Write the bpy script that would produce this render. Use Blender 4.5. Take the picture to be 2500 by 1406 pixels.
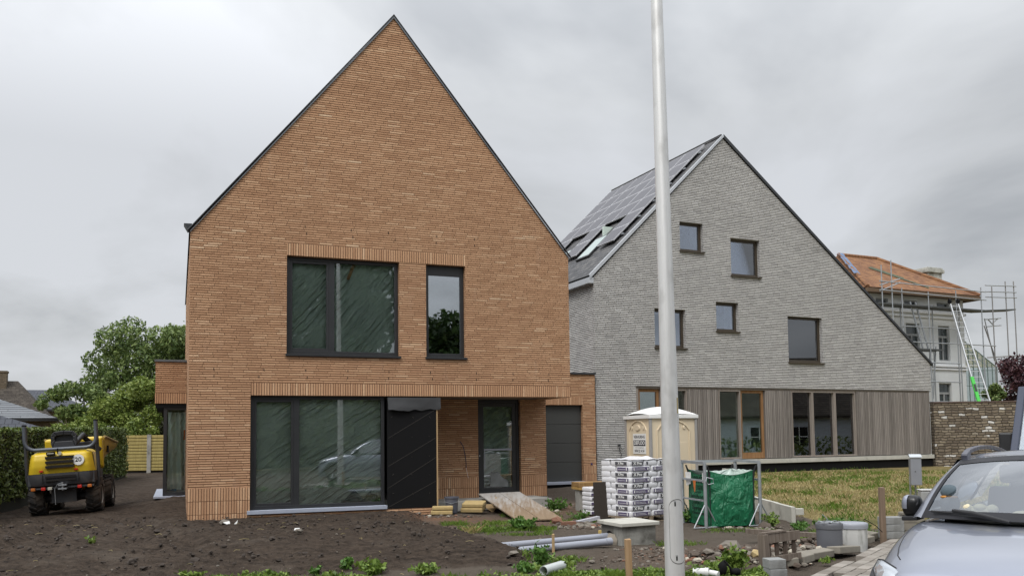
import bpy, bmesh, math, random
import numpy as np
from mathutils import Vector, Matrix, noise
for o in list(bpy.data.objects): bpy.data.objects.remove(o)
scn = bpy.context.scene
COL = scn.collection
R_ = math.radians

# ---------------------------------------------------------------- camera
# level-corrected phone picture: nearly level camera with a raised (shifted) frame
EYE = 1.7
FPX = 2100.0
PITCH = 3.7314; ROLL = 0.72
F = Vector((0, math.cos(R_(PITCH)), math.sin(R_(PITCH))))
U0 = Vector((0, -math.sin(R_(PITCH)), math.cos(R_(PITCH))))
R0 = Vector((1, 0, 0))
cr, sr = math.cos(R_(ROLL)), math.sin(R_(ROLL))
RX = R0*cr - U0*sr
UP = R0*sr + U0*cr
cam_d = bpy.data.cameras.new('camera'); cam = bpy.data.objects.new('camera', cam_d); COL.objects.link(cam)
M = Matrix.Identity(4)
for i in range(3):
    M[i][0] = RX[i]; M[i][1] = UP[i]; M[i][2] = -F[i]
M[0][3], M[1][3], M[2][3] = 0, 0, EYE
cam.matrix_world = M
cam_d.sensor_width = 36.0; cam_d.lens = FPX/2500*36.0
cam_d.shift_y = 0.0912
cam_d.clip_start = 0.1; cam_d.clip_end = 3000
scn.camera = cam
scn.render.resolution_x = 1024; scn.render.resolution_y = 575

# ---------------------------------------------------------------- sky, sun, exposure
SUN_EL, SUN_AZ = 52.0, 205.0       # degrees; azimuth clockwise from +Y: behind the camera, a little to the left
w = bpy.data.worlds.new('World'); scn.world = w; w.use_nodes = True
nt = w.node_tree; N = nt.nodes; L = nt.links
for n in list(N): N.remove(n)
def wn(t, **k):
    n = N.new(t)
    for a, b in k.items(): setattr(n, a, b)
    return n
wo = wn('ShaderNodeOutputWorld'); bg = wn('ShaderNodeBackground'); L.new(bg.outputs[0], wo.inputs[0])
sky = wn('ShaderNodeTexSky', sky_type='NISHITA', sun_disc=False, sun_elevation=R_(SUN_EL), sun_rotation=R_(SUN_AZ), air_density=1.0, dust_density=3.0)
tc = wn('ShaderNodeTexCoord'); sep = wn('ShaderNodeSeparateXYZ'); L.new(tc.outputs['Generated'], sep.inputs[0])
def wm(op, a, b=None, c=None):
    n = wn('ShaderNodeMath', operation=op)
    for i, x in enumerate((a, b, c)):
        if x is None: continue
        if isinstance(x, (int, float)): n.inputs[i].default_value = x
        else: L.new(x, n.inputs[i])
    return n.outputs[0]
zc = wm('MAXIMUM', sep.outputs[2], 0.0)
den = wm('ADD', zc, 0.22)
cx = wm('DIVIDE', sep.outputs[0], den); cy = wm('DIVIDE', sep.outputs[1], den)
comb = wn('ShaderNodeCombineXYZ'); L.new(cx, comb.inputs[0]); L.new(cy, comb.inputs[1])
mp = wn('ShaderNodeMapping'); mp.inputs['Location'].default_value = (3.1, 1.7, 0.4); mp.inputs['Scale'].default_value = (1.3, 1.15, 1)
L.new(comb.outputs[0], mp.inputs[0])
nz = wn('ShaderNodeTexNoise'); nz.inputs['Scale'].default_value = 0.85; nz.inputs['Detail'].default_value = 6; nz.inputs['Roughness'].default_value = 0.5
nz.inputs['Distortion'].default_value = 0.35
L.new(mp.outputs[0], nz.inputs['Vector'])
rmp = wn('ShaderNodeValToRGB'); L.new(nz.outputs[0], rmp.inputs[0])
e = rmp.color_ramp.elements
e[0].position = 0.36; e[0].color = (0.31, 0.323, 0.34, 1)
e[1].position = 0.60; e[1].color = (0.52, 0.535, 0.56, 1)
m_ = rmp.color_ramp.elements.new(0.48); m_.color = (0.435, 0.448, 0.463, 1)
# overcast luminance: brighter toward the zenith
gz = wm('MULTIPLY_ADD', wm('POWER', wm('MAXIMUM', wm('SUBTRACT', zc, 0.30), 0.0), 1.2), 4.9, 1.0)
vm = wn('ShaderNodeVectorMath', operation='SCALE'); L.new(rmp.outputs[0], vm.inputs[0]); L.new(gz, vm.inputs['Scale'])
mixc = wn('ShaderNodeMix', data_type='RGBA', blend_type='MIX'); mixc.inputs[0].default_value = 0.06
sk2 = wn('ShaderNodeVectorMath', operation='SCALE'); sk2.inputs['Scale'].default_value = 0.1; L.new(sky.outputs[0], sk2.inputs[0])
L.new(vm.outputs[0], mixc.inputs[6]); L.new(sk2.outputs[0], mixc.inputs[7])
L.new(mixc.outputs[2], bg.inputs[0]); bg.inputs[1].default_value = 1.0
sd = bpy.data.lights.new('sun', 'SUN'); sd.energy = 1.4; sd.angle = R_(22); sd.color = (1.0, 0.97, 0.93)
so = bpy.data.objects.new('sun', sd); COL.objects.link(so)
az, el = R_(SUN_AZ), R_(SUN_EL)
tosun = Vector((math.sin(az)*math.cos(el), math.cos(az)*math.cos(el), math.sin(el)))
so.rotation_euler = tosun.to_track_quat('Z', 'Y').to_euler()
so.location = tosun*60
vs = scn.view_settings; vs.view_transform = 'Standard'; vs.look = 'None'; vs.exposure = 0.42; vs.gamma = 1.0; vs.use_curve_mapping = False
scn.render.engine = 'CYCLES'
scn.cycles.max_bounces = 6; scn.cycles.transparent_max_bounces = 12; scn.cycles.glossy_bounces = 3; scn.cycles.diffuse_bounces = 3

# ---------------------------------------------------------------- mesh helpers
class MB:
    def __init__(s): s.v = []; s.f = []; s.m = []
    def poly(s, pts, mi=0):
        b = len(s.v); s.v += [tuple(p) for p in pts]; s.f.append(tuple(range(b, b+len(pts)))); s.m.append(mi); return s
    def hexa(s, p, mi=0):      # p: 8 points, bottom ring then top ring
        b = len(s.v); s.v += [tuple(q) for q in p]
        for q in ((3,2,1,0),(4,5,6,7),(0,1,5,4),(1,2,6,5),(2,3,7,6),(3,0,4,7)):
            s.f.append(tuple(b+i for i in q)); s.m.append(mi)
        return s
    def box(s, a, c, mi=0):
        x0, x1 = sorted((a[0], c[0])); y0, y1 = sorted((a[1], c[1])); z0, z1 = sorted((a[2], c[2]))
        return s.hexa([(x0,y0,z0),(x1,y0,z0),(x1,y1,z0),(x0,y1,z0),(x0,y0,z1),(x1,y0,z1),(x1,y1,z1),(x0,y1,z1)], mi)
    def obox(s, c, h, rz=0.0, rx=0.0, ry=0.0, mi=0):
        m = Matrix.Rotation(rz, 3, 'Z') @ Matrix.Rotation(ry, 3, 'Y') @ Matrix.Rotation(rx, 3, 'X')
        c = Vector(c)
        pts = [c + m @ Vector((sx*h[0], sy*h[1], sz*h[2])) for sz in (-1, 1) for sx, sy in ((-1,-1),(1,-1),(1,1),(-1,1))]
        return s.hexa(pts, mi)
    def beam(s, p0, p1, w, h, mi=0, up=(0,0,1)):
        p0, p1 = Vector(p0), Vector(p1); d = (p1-p0).normalized(); u = Vector(up)
        sx = d.cross(u)
        if sx.length < 1e-4: sx = d.cross(Vector((1,0,0)))
        sx.normalize(); uz = sx.cross(d).normalized()
        a, b = sx*w/2, uz*h/2
        return s.hexa([p0-a-b, p0+a-b, p1+a-b, p1-a-b, p0-a+b, p0+a+b, p1+a+b, p1-a+b], mi)
    def tube(s, pts, r, n=8, mi=0, cap=True):
        pts = [Vector(p) for p in pts]; rs = r if isinstance(r, (list, tuple)) else [r]*len(pts)
        b = len(s.v); prev = None
        for i, p in enumerate(pts):
            d = (pts[min(i+1, len(pts)-1)] - pts[max(i-1, 0)]).normalized()
            if prev is None:
                a = d.cross(Vector((0,0,1)))
                if a.length < 1e-3: a = d.cross(Vector((1,0,0)))
            else: a = prev - d*prev.dot(d)
            a.normalize(); prev = a; c = d.cross(a)
            for k in range(n):
                t = 2*math.pi*k/n; s.v.append(tuple(p + (a*math.cos(t) + c*math.sin(t))*rs[i]))
        for i in range(len(pts)-1):
            for k in range(n):
                q = b+i*n+k; q2 = b+i*n+(k+1) % n
                s.f.append((q, q2, q2+n, q+n)); s.m.append(mi)
        if cap:
            s.f.append(tuple(b+k for k in reversed(range(n)))); s.m.append(mi)
            e0 = b+(len(pts)-1)*n; s.f.append(tuple(e0+k for k in range(n))); s.m.append(mi)
        return s
    def cyl(s, p0, p1, r0, r1=None, n=16, mi=0, cap=True):
        return s.tube([p0, p1], [r0, r0 if r1 is None else r1], n, mi, cap)
    def lathe(s, prof, c=(0,0,0), n=24, mi=0, axis='Z'):
        b = len(s.v)
        for r, z in prof:
            for k in range(n):
                t = 2*math.pi*k/n; x, y = r*math.cos(t), r*math.sin(t)
                p = (x, y, z) if axis == 'Z' else ((x, z, y) if axis == 'Y' else (z, x, y))
                s.v.append((c[0]+p[0], c[1]+p[1], c[2]+p[2]))
        for i in range(len(prof)-1):
            for k in range(n):
                q = b+i*n+k; q2 = b+i*n+(k+1) % n
                s.f.append((q, q2, q2+n, q+n)); s.m.append(mi)
        s.f.append(tuple(b+k for k in reversed(range(n)))); s.m.append(mi)
        e0 = b+(len(prof)-1)*n; s.f.append(tuple(e0+k for k in range(n))); s.m.append(mi)
        return s
    def prism(s, poly, y0, y1, mi=0):       # poly in (x, z), extruded along y
        n = len(poly); b = len(s.v)
        s.v += [(x, y0, z) for x, z in poly] + [(x, y1, z) for x, z in poly]
        s.f.append(tuple(b+i for i in range(n))); s.m.append(mi)
        s.f.append(tuple(b+n+i for i in reversed(range(n)))); s.m.append(mi)
        for i in range(n):
            j = (i+1) % n; s.f.append((b+i, b+n+i, b+n+j, b+j)); s.m.append(mi)
        return s
    def prismz(s, poly, z0, z1, mi=0):      # poly in (x, y), extruded along z
        n = len(poly); b = len(s.v)
        s.v += [(x, y, z0) for x, y in poly] + [(x, y, z1) for x, y in poly]
        s.f.append(tuple(b+i for i in reversed(range(n)))); s.m.append(mi)
        s.f.append(tuple(b+n+i for i in range(n))); s.m.append(mi)
        for i in range(n):
            j = (i+1) % n; s.f.append((b+i, b+j, b+n+j, b+n+i)); s.m.append(mi)
        return s
    def prismx(s, poly, x0, x1, mi=0):      # poly in (y, z), extruded along x
        n = len(poly); b = len(s.v)
        s.v += [(x0, y, z) for y, z in poly] + [(x1, y, z) for y, z in poly]
        s.f.append(tuple(b+i for i in range(n))); s.m.append(mi)
        s.f.append(tuple(b+n+i for i in reversed(range(n)))); s.m.append(mi)
        for i in range(n):
            j = (i+1) % n; s.f.append((b+i, b+n+i, b+n+j, b+j)); s.m.append(mi)
        return s
    def grid(s, fn, nu, nv, mi=0):
        b = len(s.v)
        for i in range(nu+1):
            for j in range(nv+1): s.v.append(tuple(fn(i/nu, j/nv)))
        for i in range(nu):
            for j in range(nv):
                q = b+i*(nv+1)+j; s.f.append((q, q+nv+1, q+nv+2, q+1)); s.m.append(mi)
        return s
    def rock(s, c, r, rnd, mi=0, flat=0.7):
        t = (1+5**.5)/2
        ico = [(-1,t,0),(1,t,0),(-1,-t,0),(1,-t,0),(0,-1,t),(0,1,t),(0,-1,-t),(0,1,-t),(t,0,-1),(t,0,1),(-t,0,-1),(-t,0,1)]
        fc = [(0,11,5),(0,5,1),(0,1,7),(0,7,10),(0,10,11),(1,5,9),(5,11,4),(11,10,2),(10,7,6),(7,1,8),(3,9,4),(3,4,2),(3,2,6),(3,6,8),(3,8,9),(4,9,5),(2,4,11),(6,2,10),(8,6,7),(9,8,1)]
        b = len(s.v); rot = Matrix.Rotation(rnd.random()*6.28, 3, 'Z'); sx, sy = rnd.uniform(.6, 1.2), rnd.uniform(.6, 1.2)
        for p in ico:
            v = Vector(p)*0.53*r*rnd.uniform(.75, 1.2); v.x *= sx; v.y *= sy; v.z *= flat
            v = rot @ v; s.v.append((c[0]+v.x, c[1]+v.y, c[2]+v.z))
        for q in fc: s.f.append(tuple(b+i for i in q)); s.m.append(mi)
        return s
    def mesh(s, name, smooth=None):
        me = bpy.data.meshes.new(name); me.from_pydata(s.v, [], s.f); me.polygons.foreach_set('material_index', s.m); me.update()
        if smooth is not None:
            me.polygons.foreach_set('use_smooth', [True]*len(me.polygons))
            me.set_sharp_from_angle(angle=R_(smooth))
        return me
    def obj(s, name, mats, parent=None, loc=(0,0,0), rz=0.0, smooth=None, bevel=None, rot=None, fix=True):
        me = s.mesh(name, smooth)
        if fix:
            bm = bmesh.new(); bm.from_mesh(me); bmesh.ops.recalc_face_normals(bm, faces=bm.faces); bm.to_mesh(me); bm.free()
        for m in (mats if isinstance(mats, (list, tuple)) else [mats]): me.materials.append(m)
        o = bpy.data.objects.new(name, me); COL.objects.link(o)
        o.location = loc; o.rotation_euler = rot if rot else (0, 0, rz)
        if parent: o.parent = parent
        if bevel:
            md = o.modifiers.new('bevel', 'BEVEL'); md.width = bevel; md.segments = 2; md.limit_method = 'ANGLE'; md.angle_limit = R_(40)
        return o
def tag(o, label, cat, group=None, kind=None):
    o['label'] = label; o['category'] = cat
    if group: o['group'] = group
    if kind: o['kind'] = kind
    return o
def struct(o, kind='structure', label=None, cat=None):
    o['kind'] = kind
    if label: o['label'] = label
    if cat: o['category'] = cat
    return o
def thing(name, label, cat, loc=(0,0,0), rz=0.0, group=None, rot=None):
    o = bpy.data.objects.new(name, None); COL.objects.link(o); o.empty_display_size = 0.3
    o.location = loc; o.rotation_euler = rot if rot else (0, 0, rz)
    return tag(o, label, cat, group)
def cut(o, boxes):
    """boolean the boxes (pairs of corners) out of a solid mesh object"""
    b = MB()
    for a, c in boxes: b.box(a, c)
    co = b.obj('cutter', o.data.materials[0]); co.parent = o.parent
    co.matrix_parent_inverse = o.matrix_parent_inverse
    md = o.modifiers.new('cut', 'BOOLEAN'); md.operation = 'DIFFERENCE'; md.solver = 'EXACT'; md.use_self = True; md.object = co
    bpy.context.view_layer.update()
    dg = bpy.context.evaluated_depsgraph_get()
    me = bpy.data.meshes.new_from_object(o.evaluated_get(dg))
    o.modifiers.clear(); old = o.data; o.data = me
    bpy.data.objects.remove(co); bpy.data.meshes.remove(old)
    return o
def text(body, size, name, mat, parent=None, M4=None, loc=(0,0,0), rot=(0,0,0), sx=1.0, ext=0.0006, bold=0.0):
    cu = bpy.data.curves.new(name, 'FONT'); cu.body = body; cu.size = size; cu.align_x = 'CENTER'; cu.align_y = 'CENTER'; cu.extrude = ext; cu.offset = bold
    cu.resolution_u = 3
    t = bpy.data.objects.new(name, cu); COL.objects.link(t); bpy.context.view_layer.update()
    me = bpy.data.meshes.new_from_object(t.evaluated_get(bpy.context.evaluated_depsgraph_get()))
    bpy.data.objects.remove(t); bpy.data.curves.remove(cu)
    me.materials.clear(); me.materials.append(mat)
    o = bpy.data.objects.new(name, me); COL.objects.link(o)
    if parent: o.parent = parent
    if M4 is not None: o.matrix_local = M4 @ Matrix.Diagonal((sx, 1, 1, 1))
    else: o.location = loc; o.rotation_euler = rot; o.scale = (sx, 1, 1)
    return o
def join_into(o, mb, mat):
    me = mb.mesh('tmp'); o.data.materials.append(mat); k = len(o.data.materials)-1
    bm = bmesh.new(); bm.from_mesh(o.data); n0 = len(bm.faces); bm.from_mesh(me); bm.faces.ensure_lookup_table()
    for f in bm.faces[n0:]: f.material_index = k
    bm.to_mesh(o.data); bm.free(); bpy.data.meshes.remove(me)

# ---------------------------------------------------------------- material helpers
class NT:
    def __init__(s, name):
        s.m = bpy.data.materials.new(name); s.m.use_nodes = True; s.t = s.m.node_tree
        s.b = s.t.nodes['Principled BSDF']; s.out = s.t.nodes['Material Output']
    def n(s, t, **k):
        q = s.t.nodes.new(t)
        for a, b in k.items(): setattr(q, a, b)
        return q
    def l(s, a, b): s.t.links.new(a, b)
    def put(s, sock, x):
        if isinstance(x, (int, float)): sock.default_value = x
        elif isinstance(x, (tuple, list)): sock.default_value = tuple(x) if len(x) == len(sock.default_value) else tuple(x)+(1,)
        else: s.l(x, sock)
    def math(s, op, a, b=None, c=None, clamp=False):
        q = s.n('ShaderNodeMath', operation=op, use_clamp=clamp)
        for i, x in enumerate((a, b, c)):
            if x is not None: s.put(q.inputs[i], x)
        return q.outputs[0]
    def mix(s, f, a, b, blend='MIX'):
        q = s.n('ShaderNodeMix', data_type='RGBA', blend_type=blend)
        s.put(q.inputs[0], f); s.put(q.inputs[6], a); s.put(q.inputs[7], b); return q.outputs[2]
    def mixf(s, f, a, b):
        q = s.n('ShaderNodeMix', data_type='FLOAT'); s.put(q.inputs[0], f); s.put(q.inputs[2], a); s.put(q.inputs[3], b); return q.outputs[0]
    def noise(s, scale, detail=4, vec=None, rough=.55, out=0, dist=0.0):
        q = s.n('ShaderNodeTexNoise'); q.inputs['Scale'].default_value = scale; q.inputs['Detail'].default_value = detail; q.inputs['Roughness'].default_value = rough
        q.inputs['Distortion'].default_value = dist
        if vec is not None: s.l(vec, q.inputs['Vector'])
        return q.outputs[out]
    def ramp(s, f, stops, interp='LINEAR'):
        q = s.n('ShaderNodeValToRGB'); s.put(q.inputs[0], f); r = q.color_ramp; r.interpolation = interp
        while len(r.elements) < len(stops): r.elements.new(.5)
        for e, (p, c) in zip(r.elements, stops):
            e.position = p; e.color = tuple(c)+(1,) if len(c) == 3 else c
        return q.outputs[0]
    def co(s, which='Object'):
        return s.n('ShaderNodeTexCoord').outputs[which]
    def mapv(s, vec, scale=(1,1,1), loc=(0,0,0), rot=(0,0,0)):
        q = s.n('ShaderNodeMapping'); s.l(vec, q.inputs[0]); q.inputs['Scale'].default_value = scale; q.inputs['Location'].default_value = loc; q.inputs['Rotation'].default_value = rot
        return q.outputs[0]
    def bump(s, h, strength=.5, dist=.02):
        q = s.n('ShaderNodeBump'); q.inputs['Strength'].default_value = strength; q.inputs['Distance'].default_value = dist
        s.put(q.inputs['Height'], h); s.l(q.outputs[0], s.b.inputs['Normal']); return q.outputs[0]
def pm(name, col, rough=.6, metal=0.0, var=.18, scale=4.0, bump=0.0, bscale=60.0, coat=0.0, dirt=None, stretch=(1,1,1), spec=.5):
    t = NT(name); v = t.mapv(t.co(), stretch)
    n1 = t.noise(scale, 5, v); c = t.mix(n1, tuple(x*(1-var) for x in col), tuple(min(1, x*(1+var)) for x in col))
    if dirt:
        n2 = t.ramp(t.noise(scale*.6, 6, v), [(dirt[1], (0,0,0)), (dirt[1]+.15, (1,1,1))])
        c = t.mix(t.math('MULTIPLY', n2, dirt[2] if len(dirt) > 2 else .7), c, dirt[0])
    t.l(c, t.b.inputs['Base Color'])
    t.l(t.math('ADD', t.math('MULTIPLY', t.math('SUBTRACT', n1, .5), .25), rough, clamp=True), t.b.inputs['Roughness'])
    t.b.inputs['Metallic'].default_value = metal; t.b.inputs['Coat Weight'].default_value = coat; t.b.inputs['Specular IOR Level'].default_value = spec
    if bump: t.bump(t.noise(bscale, 4, v), bump, .01)
    return t.m
def wall_uv(t):
    """horizontal coordinate along the wall and height, from object space"""
    tc_ = t.n('ShaderNodeTexCoord'); s = t.n('ShaderNodeSeparateXYZ'); t.l(tc_.outputs['Object'], s.inputs[0])
    sn = t.n('ShaderNodeSeparateXYZ'); t.l(tc_.outputs['Normal'], sn.inputs[0])
    side = t.math('GREATER_THAN', t.math('ABSOLUTE', sn.outputs[0]), .6)
    hz = t.math('GREATER_THAN', t.math('ABSOLUTE', sn.outputs[2]), .8)
    u = t.mixf(side, s.outputs[0], s.outputs[1]); v = t.mixf(hz, s.outputs[2], s.outputs[1])
    return u, v, tc_.outputs['Object']
def brick_mat(name, bw, bh, stops, mortar, jw=.008, jh=.012, soldier=False, off=(0,0), bumpd=.02, wob=.0, rough=.85, blotch=.12, bloom=0.0, jitter=1.0):
    t = NT(name); u, v, oc = wall_uv(t)
    if soldier: u, v = v, u
    u = t.math('ADD', u, off[0]); v = t.math('ADD', v, off[1])
    if wob:
        v = t.math('ADD', v, t.math('MULTIPLY', t.math('SUBTRACT', t.noise(3.0, 2, oc), .5), wob))
    rv = t.math('DIVIDE', v, bh); row = t.math('FLOOR', rv); fv = t.math('FRACT', rv)
    wr = t.n('ShaderNodeTexWhiteNoise', noise_dimensions='1D'); t.l(row, wr.inputs['W'])
    if soldier: ru = t.math('DIVIDE', u, bw)
    else: ru = t.math('ADD', t.math('DIVIDE', u, bw), t.math('MULTIPLY', wr.outputs[0], jitter))
    colm = t.math('FLOOR', ru); fu = t.math('FRACT', ru)
    cv = t.n('ShaderNodeCombineXYZ'); t.l(colm, cv.inputs[0]); t.l(row, cv.inputs[1])
    wn_ = t.n('ShaderNodeTexWhiteNoise', noise_dimensions='2D'); t.l(cv.outputs[0], wn_.inputs['Vector'])
    batch = t.noise(.9, 3, t.mapv(oc, (.6,.6,1.6)), .6)
    brick = t.ramp(t.math('ADD', t.math('MULTIPLY', wn_.outputs[0], .86), t.math('MULTIPLY', t.math('SUBTRACT', batch, .36), .55), clamp=True), stops)
    # distance to the brick edges, in metres; a joint is dark and recessed
    eu = t.math('MULTIPLY', t.math('SUBTRACT', .5, t.math('ABSOLUTE', t.math('SUBTRACT', fu, .5))), bw)
    ev = t.math('MULTIPLY', t.math('SUBTRACT', .5, t.math('ABSOLUTE', t.math('SUBTRACT', fv, .5))), bh)
    if soldier: jw_, jh_ = jw, jh
    else: jw_, jh_ = jw, jh
    hu = t.math('DIVIDE', eu, jw_, clamp=True); hv = t.math('DIVIDE', ev, jh_, clamp=True)
    h = t.math('MINIMUM', hu, hv)
    rag = t.noise(26, 3, oc)
    h2 = t.math('SUBTRACT', h, t.math('MULTIPLY', t.math('SUBTRACT', rag, .5), .55))
    mk = t.ramp(h2, [(.38, (0,0,0)), (.72, (1,1,1))])
    big = t.noise(.55, 3, oc); mid = t.noise(9, 4, oc)
    brick = t.mix(t.math('MULTIPLY', t.math('SUBTRACT', mid, .3), .35, clamp=True), brick, tuple(x*.6 for x in stops[0][1]))
    brick = t.mix(t.math('MULTIPLY', t.ramp(big, [(.35, (0,0,0)), (.7, (1,1,1))]), blotch), brick, tuple(x*.55 for x in stops[0][1]))
    if bloom:
        bl = t.ramp(t.noise(1.6, 5, t.mapv(oc, (2.2,2.2,.45)), .65), [(.60,(0,0,0)),(.80,(1,1,1))]); brick = t.mix(t.math('MULTIPLY', bl, bloom), brick, (.62,.55,.48))
    c = t.mix(mk, mortar, brick)
    t.l(c, t.b.inputs['Base Color']); t.b.inputs['Roughness'].default_value = rough; t.b.inputs['Specular IOR Level'].default_value = .2
    hh = t.math('ADD', h, t.math('ADD', t.math('MULTIPLY', rag, .3), t.math('MULTIPLY', wn_.outputs[0], .35)))
    t.bump(hh, .8, bumpd)
    return t.m
def glass_mat(name, tint=(.75, .85, .8), base=.12, rough=0.0, drops=False):
    t = NT(name); t.t.nodes.remove(t.b)
    tr = t.n('ShaderNodeBsdfTransparent'); tr.inputs[0].default_value = tuple(tint)+(1,)
    gl = t.n('ShaderNodeBsdfGlossy'); gl.inputs['Roughness'].default_value = rough; gl.inputs[0].default_value = (.92, .95, 1, 1)
    fr = t.n('ShaderNodeFresnel'); fr.inputs[0].default_value = 1.5
    fac = t.math('ADD', t.math('MULTIPLY', fr.outputs[0], 1.6), base, clamp=True)
    mx = t.n('ShaderNodeMixShader'); t.l(fac, mx.inputs[0]); t.l(tr.outputs[0], mx.inputs[1]); t.l(gl.outputs[0], mx.inputs[2])
    t.l(mx.outputs[0], t.out.inputs[0]); return t.m
def leaf_mat(name, cols, rough=.5, trans=.25):
    t = NT(name); g = t.n('ShaderNodeNewGeometry')
    n1 = t.noise(.9, 3, t.co())
    f = t.math('ADD', t.math('MULTIPLY', g.outputs['Random Per Island'], .6), t.math('MULTIPLY', n1, .45))
    k = len(cols)-1
    c = t.ramp(f, [(.15+.7*i/k, cc) for i, cc in enumerate(cols)])
    t.l(c, t.b.inputs['Base Color']); t.b.inputs['Roughness'].default_value = rough; t.b.inputs['Specular IOR Level'].default_value = .35
    tl = t.n('ShaderNodeBsdfTranslucent'); t.l(c, tl.inputs[0])
    mx = t.n('ShaderNodeMixShader'); mx.inputs[0].default_value = trans
    t.l(t.b.outputs[0], mx.inputs[1]); t.l(tl.outputs[0], mx.inputs[2]); t.l(mx.outputs[0], t.out.inputs[0]); return t.m
def wood_mat(name, c0, c1, board=.0, axis=0, grain=18, rough=.8, bump=.3, gap=.006, streak=True):
    """timber; board > 0 adds separate boards of that width across 'axis' (0 = wall u, 1 = wall v)"""
    t = NT(name); u, v, oc = wall_uv(t)
    a, bl = (u, v) if axis == 0 else (v, u)
    cv = t.n('ShaderNodeCombineXYZ'); t.l(t.math('MULTIPLY', a, grain), cv.inputs[0]); t.l(t.math('MULTIPLY', bl, 1.3), cv.inputs[1])
    f = t.noise(1.0, 6, cv.outputs[0], .65)
    if board:
        r = t.math('DIVIDE', a, board); idx = t.math('FLOOR', r); fr = t.math('FRACT', r)
        wnn = t.n('ShaderNodeTexWhiteNoise', noise_dimensions='1D'); t.l(idx, wnn.inputs['W'])
        f = t.math('ADD', t.math('ADD', t.math('MULTIPLY', f, .60), t.math('MULTIPLY', wnn.outputs[0], .22)), t.math('MULTIPLY', t.noise(.9, 4, t.mapv(oc, (1,1,.45)), .65), .2))
        ed = t.math('MULTIPLY', t.math('SUBTRACT', .5, t.math('ABSOLUTE', t.math('SUBTRACT', fr, .5))), board)
        mk = t.math('DIVIDE', ed, gap, clamp=True)
    c = t.ramp(f, [(.25, c0), (.75, c1)])
    if board: c = t.mix(mk, tuple(x*.12 for x in c0), c); hh = t.math('ADD', t.math('MULTIPLY', mk, 1.0), t.math('MULTIPLY', f, .25))
    else: hh = f
    t.l(c, t.b.inputs['Base Color']); t.b.inputs['Roughness'].default_value = rough; t.b.inputs['Specular IOR Level'].default_value = .25
    t.bump(hh, bump, .012); return t.m
# ---------------------------------------------------------------- shared materials
B1 = [(.0,(.42,.236,.134)),(.30,(.48,.277,.159)),(.60,(.525,.31,.18)),(.84,(.565,.345,.205)),(.95,(.66,.435,.27)),(1.0,(.70,.50,.33))]
m_brick = brick_mat('orange_brick', .29, .0513, B1, (.155,.082,.047), jw=.005, jh=.0115, wob=.012, bloom=.16, blotch=.22)
m_sold = brick_mat('orange_brick_soldier', .267, .0535, B1, (.15,.078,.044), jw=.007, jh=.009, soldier=True, off=(-.207,.0))
m_soldl = brick_mat('orange_brick_lintel', .267, .0535, B1, (.15,.078,.044), jw=.004, jh=.009, soldier=True, off=(-2.653,.0))
m_soldu = brick_mat('orange_brick_upper_lintel', .267, .0535, B1, (.15,.078,.044), jw=.004, jh=.009, soldier=True, off=(-5.678,.0))
B2 = [(.0,(.37,.362,.352)),(.2,(.47,.46,.446)),(.6,(.535,.525,.507)),(.9,(.58,.57,.55)),(1.0,(.68,.67,.65))]
m_gray = brick_mat('grey_brick', .30, .062, B2, (.14,.137,.132), jw=.008, jh=.017, wob=.004, blotch=.18)
m_anth = pm('anthracite_frame', (.022,.023,.025), .45, var=.1)
m_bronze = pm('bronze_frame', (.055,.042,.028), .4, var=.1)
m_glass = glass_mat('window_glass', (.96,.985,.97), .065)
m_glass_up = glass_mat('window_glass_mirror', (.6,.66,.64), .36)
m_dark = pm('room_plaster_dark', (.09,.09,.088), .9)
m_stone = pm('bluestone_sill', (.33,.36,.43), .6, var=.12, scale=9)
m_zinc = pm('zinc_trim', (.15,.16,.17), .45, .6, var=.15, scale=2)
m_edge = pm('dark_roof_edge', (.03,.033,.038), .5, var=.2)
m_conc = pm('concrete', (.30,.29,.265), .9, var=.25, scale=3, bump=.35, bscale=30, dirt=((.10,.095,.085), .52, .8))
m_concl = pm('pale_concrete', (.46,.45,.40), .9, var=.18, scale=4, bump=.3, bscale=40, dirt=((.22,.21,.18), .55, .6))
m_black = pm('black_membrane', (.006,.006,.0065), .8, var=.3, scale=3, spec=.2)
m_mortar = pm('rough_mortar', (.24,.21,.17), .95, var=.25, scale=6, bump=.5, bscale=25)
m_white = pm('white_plastic', (.74,.74,.72), .45, var=.06)
m_slate = brick_mat('roof_slate', .30, .13, [(0,(.075,.075,.078)),(.5,(.11,.11,.115)),(1,(.16,.155,.15))], (.02,.02,.02), jw=.006, jh=.014, rough=.6)
m_weath = wood_mat('weathered_timber', (.105,.093,.083), (.36,.325,.295), board=.085, grain=26, bump=.5, gap=.012)
m_weathp = wood_mat('weathered_timber_plain', (.16,.135,.115), (.34,.30,.265), grain=30)
m_orangew = wood_mat('fresh_orange_timber', (.15,.070,.028), (.36,.21,.10), grain=20)
m_pine = wood_mat('pale_pine', (.30,.20,.10), (.50,.36,.20), grain=20)
m_galv = pm('galvanised_steel', (.42,.44,.46), .42, .75, var=.2, scale=14)
m_slot = pm('weep_slot', (.008,.006,.005), .9)
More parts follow.
